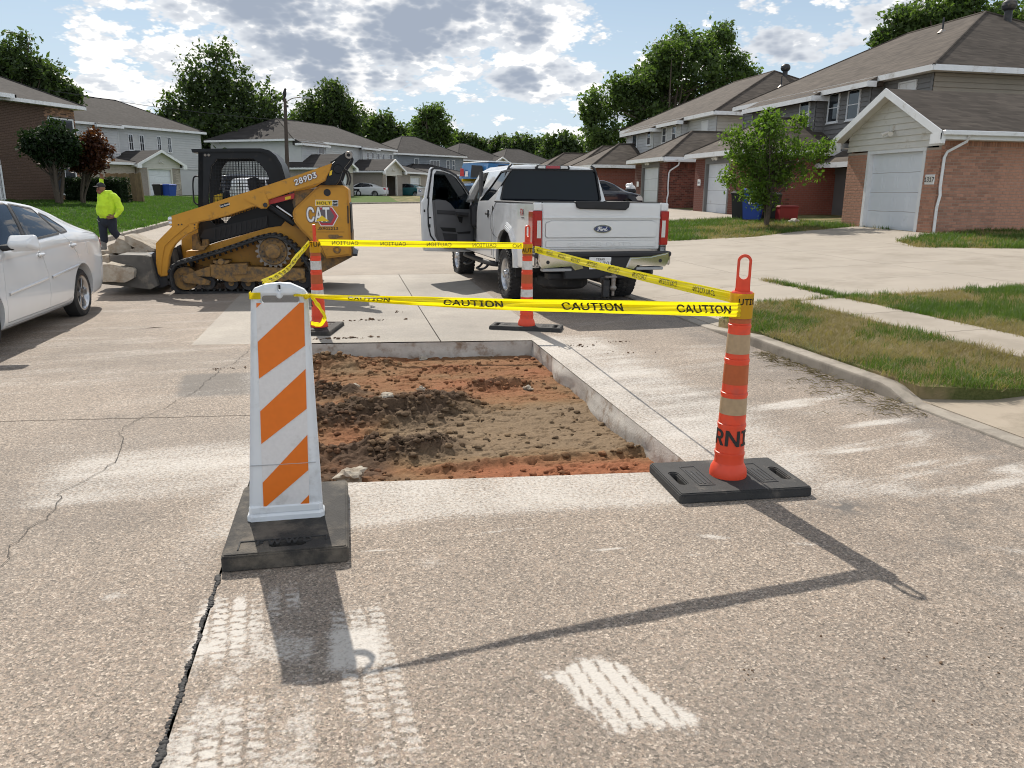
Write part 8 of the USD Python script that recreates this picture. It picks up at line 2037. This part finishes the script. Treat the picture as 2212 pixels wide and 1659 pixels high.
q = J(245, 970, -.13); obj('pocket_print', [tube(smoothpath([q+[-.02, 0, .03], q+[-.01, -.004, 0], q+[.0, 0, .03]]), .004, 5), tube([q+[-.01, -.002, 0], q+[.03, .0, -.03]], .005, 5)], 'grey_paint', worker, kind='stuff')
# ================================================================ street furniture, bins, parked cars
def Z2(X, Y): return ((550+X/2.37)/1.823, (500+Y/2.37)/1.823)
def Z4(X, Y): return ((2200+X/1.952)/1.823, (50+Y/1.952)/1.823)
# lamp pole with its bird
pb_ = ground_at(623, 60.0)
def pq(x, y): q = onplane(x, y, pb_, fh)-pb_; return np.array([q @ np.array([fh[1], -fh[0], 0]), 0, q[2]])
pole = thing('lamp_pole', 'tall dark wooden pole with a curved street lamp arm', 'street lamp', pb_, math.atan2(-fh[0], fh[1]))
tp = pq(615.5, 213)
obj('pole', tube([(0, 0, -.1), tp*.5, tp], [.17, .145, .115], 12), 'pole_wood', pole, smooth=True)
arm_ = [pq(*Z6(x, y)) for x, y in ((272, 232), (300, 212), (340, 192), (385, 185), (430, 187))]
obj('lamp_arm', tube(smoothpath(arm_), .035, 8), 'steel', pole, smooth=True)
e = arm_[-1]; obj('lamp_head', box(e[0]-.1, e[0]+.5, -.12, .12, e[2]-.10, e[2]+.05, .04), 'grey_paint', pole, smooth=30)
obj('bracket', [box(tp[0]-.05, tp[0]+.22, -.05, .05, pq(*Z6(280, 262))[2]-.08, pq(*Z6(280, 262))[2]+.08, .01)], 'dark_metal', pole)
c, s_ = math.cos(math.atan2(-fh[0], fh[1])), math.sin(math.atan2(-fh[0], fh[1]))
bird = thing('bird', 'dark bird perched upright on top of the lamp pole', 'bird', pb_+np.array([c*tp[0], s_*tp[0], tp[2]]), math.atan2(-fh[0], fh[1]))
bm_ = limb([(np.array([-.02, 0, .16]), .10), (np.array([.0, 0, .36]), .135), (np.array([.02, 0, .52]), .10)])+limb([(np.array([.02, 0, .52]), .085), (np.array([.06, 0, .66]), .07)])+limb([(np.array([.10, 0, .66]), .03), (np.array([.17, 0, .63]), .010)])+limb([(np.array([-.04, .0, .2]), .07), (np.array([-.09, 0, -.12]), .045)])
for e_ in (-1, 1): bm_ = bm_+limb([(np.array([.0, e_*.10, .48]), .06), (np.array([-.05, e_*.11, .14]), .04)])+limb([(np.array([.02, e_*.04, .12]), .02), (np.array([.02, e_*.04, 0.0]), .014)])
obj('body', soften(bm_, .03, 4), 'cap_black', bird, smooth=True)
wl_ = [onplane(x, y, np.array([-18, 66, 0.]), fh) for x, y in ((-200, 150), (171, 205), (345, 232), (640, 262))]
obj('power_line', tube(smoothpath(wl_, 10), .018, 5), 'dark_metal', '/World', label='thin power line crossing the sky over the white house', cat='power line')
# mailbox
mb = ground_at(910.5, 39.5); mb[2] = float(ground_z(4.6, mb[1]))
t = thing('mailbox', 'grey kerbside mailbox on a post left of the truck door', 'mailbox', mb, math.atan2(-fh[0], fh[1])-.2)
obj('post', box(-.06, .06, -.06, .06, -.1, .85, .01), 'mailbox_grey', t)
obj('shelf', box(-.18, .18, -.25, .25, .80, .86, .01), 'mailbox_grey', t)
obj('box', cat_([box(-.15, .15, -.24, .24, .86, 1.17, .02), box(-.17, .17, -.26, .26, 1.15, 1.20, .015)]), 'mailbox_grey', t, smooth=30)
obj('emblem', exty(Polygon([(-.07, .99), (.06, .99), (.08, 1.09), (-.05, 1.09)]), -.243, -.238), 'ford_blue', t); obj('emblem_bird', exty(Polygon([(-.05, 1.01), (.07, 1.035), (.05, 1.08), (-.03, 1.07), (.02, 1.045)]), -.245, -.242), 'sticker_white', t)
# fence behind the worker
fa, fb_ = ground_at(233, 46.5), ground_at(308, 45.0)
t = thing('wood_fence', 'short run of brown wooden privacy fence right of the hedge', 'fence', fa, math.atan2(*(fb_-fa)[[1, 0]]))
wf = np.linalg.norm((fb_-fa)[:2]); n = 13; h_ = 1.55
for i in range(n): obj('board', box(wf*i/n+.006, wf*(i+1)/n-.006, -.012, .012, .0, h_-.0+.02*math.sin(i*2.1), .003), 'wood_fence', t)
for z in (.35, 1.2): obj('rail', box(0, wf, .014, .05, z, z+.09), 'wood_fence', t)
obj('post', tr(box(-.045, .045, -.03, .06, -.1, 1.6), (wf+.05, 0, 0), ry=-.06), 'wood_fence', t)
def bin_(name, label, base, rz, m_, h=1.05, w=.6, mark=None):
    t = thing(name, label, 'bin', base, rz)
    m = manifold3d.Manifold.hull_points(np.array([(x*w*.40, y*w*.42, .06) for x in (-1, 1) for y in (-1, 1)]+[(x*w*.5, y*w*.56, h*.9) for x in (-1, 1) for y in (-1, 1)], np.float32))
    obj('tub', tri(m), m_, t); obj('rim', box(-w*.53, w*.53, -w*.59, w*.59, h*.87, h*.92, .01), m_, t)
    l = manifold3d.Manifold.hull_points(np.array([(x*w*.53, y*w*.60, h*.925) for x in (-1, 1) for y in (-1, 1)]+[(x*w*.42, y*w*.45, h*1.0) for x in (-1, 1) for y in (-1, 1)], np.float32)); obj('lid', tri(l), m_, t)
    obj('handle', tube([(-w*.3, w*.62, h*.9), (-w*.3, w*.72, h*.95), (w*.3, w*.72, h*.95), (w*.3, w*.62, h*.9)], .015, 6), m_, t)
    for e_ in (-1, 1): obj('wheel', cyl((e_*w*.36, w*.42, .11), (e_*w*.46, w*.42, .11), .11, 14), 'black_rubber', t)
    if mark: obj('emblem', [exty(sbox(-.09, h*.55, .09, h*.70).buffer(.02), -w*.535, -w*.50)], 'sticker_white', t); obj('lettering', text_xz(mark, .075, 0, -w*.537, h*.625, True, .001, .8), m_, t)
    return t
b = ground_at(348, 60.5); b[2] = 1.02; bin_('trash_bin', 'black wheeled bin before the white garage door, left of the blue bin', b, 1.0, 'bin_black', 1.02, .72)
b = ground_at(367, 60.5); b[2] = 1.02; bin_('recycling_bin', 'blue wheeled bin before the pale brick garage on the left', b, 1.0, 'bin_blue', 1.02, .75)
def rg(px, py, X):
    q = onX(px, py, X); return np.array([q[0], q[1], float(ground_z(q[0], q[1]))])
q = np.array([14.7, 26.05, 0]); 
b = ground_at(1628, 27.2); bin_('recycling_bin', 'blue wheeled bin with white emblem behind the small leafy tree', b, -PI/2+.9, 'bin_blue', 1.1, .66, 'CBD')
b = ground_at(1604, 28.0); bin_('trash_bin', 'black wheeled bin left of the blue bin behind the small tree', b, -PI/2+.9, 'bin_black', 1.0, .66)
b = ground_at(1668, 27.4); bin_('trash_bin', 'black wheeled bin right of the small tree trunk by the red crate', b, -PI/2+.9, 'bin_black', .95, .55)
b = ground_at(1702, 26.6)
t = thing('crate', 'red plastic crate on the grass against the dark brick wall', 'crate', b, -.2)
obj('walls', [box(-.31, .31, -.2, -.18, 0, .46), box(-.31, .31, .18, .2, 0, .46), box(-.31, -.29, -.18, .18, 0, .46), box(.29, .31, -.18, .18, 0, .46)], 'crate_red', t); obj('rim', box(-.33, .33, -.22, .22, .45, .49, .01), 'crate_red', t); obj('lid', box(-.30, .30, -.19, .19, .487, .52, .015), 'crate_red', t)
b = ground_at(1720, 25.5); obj('stone', tr(lump(.14, 7, 2), b+[0, 0, .05]), 'concrete_pale', '/World', smooth=True, label='round pale stone in the grass right of the red crate', cat='stone')
# parked cars
def park(name, label, paint, px, depth, rz, z=None, group=None, sc=None):
    b = ground_at(px, depth); b[2] = z if z is not None else b[2]+.01
    t = thing(name, label, 'car', b, rz, group)
    return t
t = park('parked_sedan', 'white sedan parked before the far row of houses, nose to the left', 'car_white', 815, 82, PI+YAW*-1+.0-.12, z=1.06)
sedan_parts(t, 'car_white', False)
t = park('parked_sedan', 'teal sedan parked behind the mailbox, right of the white sedan', 'teal_paint', 905, 86, PI-YAW-.35, z=1.06)
sedan_parts(t, 'teal_paint', False)
t = park('parked_sedan', 'black sedan in the driveway seen over the right end of the pickup bed', 'black_paint', 1222, 35.0, .10, None)
sedan_parts(t, 'black_paint', False)
suv = [(-.95, 1.35, 1.0, .40, .80, .60, 0), (-.85, 1.62, 1.05, .32, .88, .66, 0), (-.5, 1.72, 1.06, .28, .92, .70, 0), (.5, 1.76, 1.06, .26, .93, .70, 0), (1.5, 1.74, 1.05, .26, .93, .69, 0), (1.95, 1.62, 1.04, .26, .93, .68, 0), (2.35, 1.25, 1.02, .27, .92, .72, 0), (2.65, 1.07, 1.0, .28, .91, .74, 0), (3.2, 1.0, .94, .30, .86, .70, 0), (3.5, .85, .78, .36, .74, .58, 0), (3.58, .74, .66, .42, .62, .48, 0)]
def suv_parts(t, paint, k=1.0):
    return make_car(t, [(r[0], r[1]*k, r[2]*k, *r[3:]) for r in suv], paint, (0., 2.7), [(0., .36, .42), (2.7, .36, .42)], [[(x, z*k) for x, z in w] for w in [[(.55, 1.12), (1.4, 1.11), (1.38, 1.58), (.55, 1.60)], [(1.5, 1.11), (2.28, 1.09), (1.95, 1.52), (1.5, 1.58)], [(-.7, 1.13), (.4, 1.12), (.4, 1.60), (-.62, 1.55)]]], None, [(2.5, -.66), (2.5, .66), (1.98, .58), (1.98, -.58)], [[(1.45, .35), (1.45, 1.1)], [(.45, .5), (.45, 1.1)], [(2.3, .35), (2.3, 1.05)]], R=.36, ww=.22, rimR=.24, style='five', trackw=.89)
b = ground_at(545, 46); t = thing('parked_suv', 'white suv parked up the street, seen through the loader cab guard', 'car', b, PI/2-.9); suv_parts(t, 'car_white')
b = ground_at(497, 47.5); t = thing('parked_suv', 'dark suv parked left of the white one behind the loader cab', 'car', b, PI/2-.9); suv_parts(t, 'black_paint')
b = ground_at(1078, 30.0); t = thing('delivery_car', 'light blue car with a colourful printed box on its roof rack beyond the truck', 'car', b, PI/2+.35); suv_parts(t, 'blue_van', .84)
# box on its roof
rzv = PI/2+.35; rb_ = thing('roof_box', 'blue black and white printed advertising box on the light blue car', 'roof box', (b[0]+1.0*math.cos(rzv), b[1]+1.0*math.sin(rzv), b[2]+1.50), rzv)
obj('box_shell', manifold3d.Manifold.hull_points(np.array([(x, y, z) for x, y, z in [(-1.05, -.60, .12), (-1.05, .60, .12), (1.1, -.60, .12), (1.1, .60, .12), (-1.1, -.52, .66), (-1.1, .52, .66), (1.0, -.45, .72), (1.0, .45, .72)]], np.float32)), 'blue_van', rb_)
for nm, m_, pts in (('printed_panel', 'black_ink', [(-.9, .16), (.1, .16), (.0, .62), (-.8, .58)]), ('printed_panel', 'sticker_white', [(.3, .2), (.55, .2), (.5, .4), (.32, .4)]), ('printed_panel', 'red_paint', [(.62, .22), (.95, .22), (.9, .52), (.66, .5)])):
    for e_ in (-1, 1): p2 = Polygon(pts); m = exty(p2, -.006, .006); obj(nm, tr(m, (0, e_*.62, 0), rx=e_*-.14 if False else 0), m_, rb_)
p2 = Polygon([(-.52, .2), (.1, .2), (.1, .6), (-.45, .6)]); obj('printed_panel', extx(p2, -1.105, -1.08), 'black_ink', rb_); obj('printed_panel', extx(Polygon([(.2, .25), (.45, .25), (.42, .5), (.2, .5)]), -1.105, -1.08), 'sticker_white', rb_)
obj('lid_edge', box(-1.0, .98, -.47, .47, .70, .745, .02), 'sticker_white', rb_)
obj('rack', [box(-.8, -.74, -.62, .62, .02, .12), box(.74, .8, -.62, .62, .02, .12)], 'sticker_yellow', rb_, kind='stuff')
# dark motorcycle in the open garage of the white house row
b = ground_at(763, 79.0); b[2] = 1.08
t = thing('motorcycle', 'dark motorcycle standing at the open garage beyond the loader', 'motorcycle', b, PI-YAW-.5)
for x in (-.7, .7): obj('wheel', tr(trimesh.creation.torus(.27, .06, 20, 8), (x, 0, .33), rx=PI/2), 'tyre', t, smooth=True)
obj('tank', soften(limb([(np.array([-.1, 0, .75]), .12), (np.array([.3, 0, .85]), .16)])+limb([(np.array([-.75, 0, .72]), .09), (np.array([-.1, 0, .70]), .11)])+limb([(np.array([.0, 0, .42]), .20), (np.array([.15, 0, .55]), .2)]), .05, 3), 'black_paint', t, smooth=True)
obj('fork', [cyl((.72, y, .33), (.48, y, 1.0), .03, 8) for y in (-.09, .09)], 'chrome', t, kind='stuff'); obj('handlebar', tube([(.35, -.38, 1.08), (.47, -.1, 1.02), (.47, .1, 1.02), (.35, .38, 1.08)], .02, 6), 'chrome', t); obj('headlamp', sphere((.62, 0, .88), .10, 2), 'tail_white', t, smooth=True)
# bag on a bin beside the second garage
b = ground_at(1361, 37.0); bin_('trash_bin', 'dark bin with a white bag on top beside the brick pillar', b, -.4, 'bin_black', .95, .5)
obj('plastic_bag', tr(lump(.19, 12, 2, 1.0), b+[0, 0, 1.02]), 'sticker_white', '/World', smooth=True, label='white plastic bag heaped on the dark bin by the pillar', cat='bag')
# crumbs of soil and stones on the street, fragments of concrete in the pit
rng = np.random.default_rng(77); ms = []
def sprinkle(cx_, cy_, sx_, sy_, n, r0, r1):
    for _ in range(n):
        x, y = rng.normal(cx_, sx_), rng.normal(cy_, sy_); r = r0+(r1-r0)*rng.random()**3; ms.append((x, y, float(street_z(y))+r*.3, r, rng.uniform(0, 6), rng.integers(0, 28)))
for a in ((.25, 9.6, .12, .04, 30, .004, .022), (.62, 10.2, .06, .05, 8, .004, .012), (2.35, 7.6, .10, .03, 16, .004, .018), (2.75, 7.75, .10, .03, 12, .005, .02), (2.65, 7.2, .15, .05, 8, .004, .012), (-.1, 8.42, .25, .03, 60, .004, .02), (1.25, 2.05, .03, .03, 12, .002, .007), (1.9, 1.9, .15, .15, 22, .002, .007), (2.3, 2.1, .12, .1, 14, .002, .006), (-1.05, 7.1, .1, .03, 14, .004, .014)): sprinkle(*a)
obj('soil_crumbs', scatter_lumps(ms, LUMPS), 'soil_base', '/World', smooth=True, kind='stuff', label='brown soil crumbs dropped on the concrete round the pit', cat='soil')
fr = [(.27, 5.95, .05, 'grey angular fragment standing in dark soil left in the pit'), (.02, 6.9, .045, 'flat pale fragment on the far left soil ridge'), (-.02, 4.45, .085, 'largest broken grey fragment at the near left of the pit'), (.60, 6.65, .035, 'small grey fragment amid stones near the pit middle'), (1.55, 6.55, .04, 'pale fragment at the foot of the right cut edge'), (.75, 8.0, .04, 'grey fragment below the far cut edge'), (.30, 4.30, .045, 'long grey fragment beside the largest one')]
for i, (x, y, r, lb) in enumerate(fr):
    z = float(soil_h(np.array([x]), np.array([y]))[0][0]); m = lump(r, 60+i, 2, .55)
    obj('concrete_fragment', tr(m, (x, y, min(z, -.02)+r*.25), rz=i*1.7), 'concrete_chunk', '/World', label=lb, cat='concrete chunk', group='concrete fragments in the pit')

cl = []
r2 = np.random.default_rng(91)
for _ in range(420):
    y = r2.uniform(4.6, 6.9); x = 4.12-abs(r2.normal(0, .16))*(1.5 if y < 5.8 else .6); a = r2.uniform(0, PI); L_ = r2.uniform(.03, .11); k = r2.normal(0, .3)
    p0 = np.array([x, y, .006+.02*r2.random()]); d = np.array([math.cos(a), math.sin(a), 0]); n2 = np.array([-d[1], d[0], 0])
    cl.append(tube([p0, p0+d*L_*.5+n2*L_*.12*k+[0, 0, .012], p0+d*L_], .0022, 3))
obj('grass_clippings', cat_(cl), 'grass_dry', '/World', kind='stuff', label='dry straw coloured grass clippings lying along the kerb', cat='grass')
st_ = []
for x, y, a, L_ in ((-4.6, 7.2, .1, .35), (-4.4, 6.6, .8, .2), (-3.9, 7.9, .3, .2), (-4.9, 6.9, 1.4, .16), (-2.3, 9.4, .2, .2)):
    d = np.array([math.cos(a), math.sin(a), 0]); st_.append(tube([np.array([x, y, .008]), np.array([x, y, .016])+d*L_*.5, np.array([x, y, .008])+d*L_], .006, 5))
obj('twigs', cat_(st_), 'bark', '/World', kind='stuff', label='small dry twigs on the road by the white sedan', cat='twig')
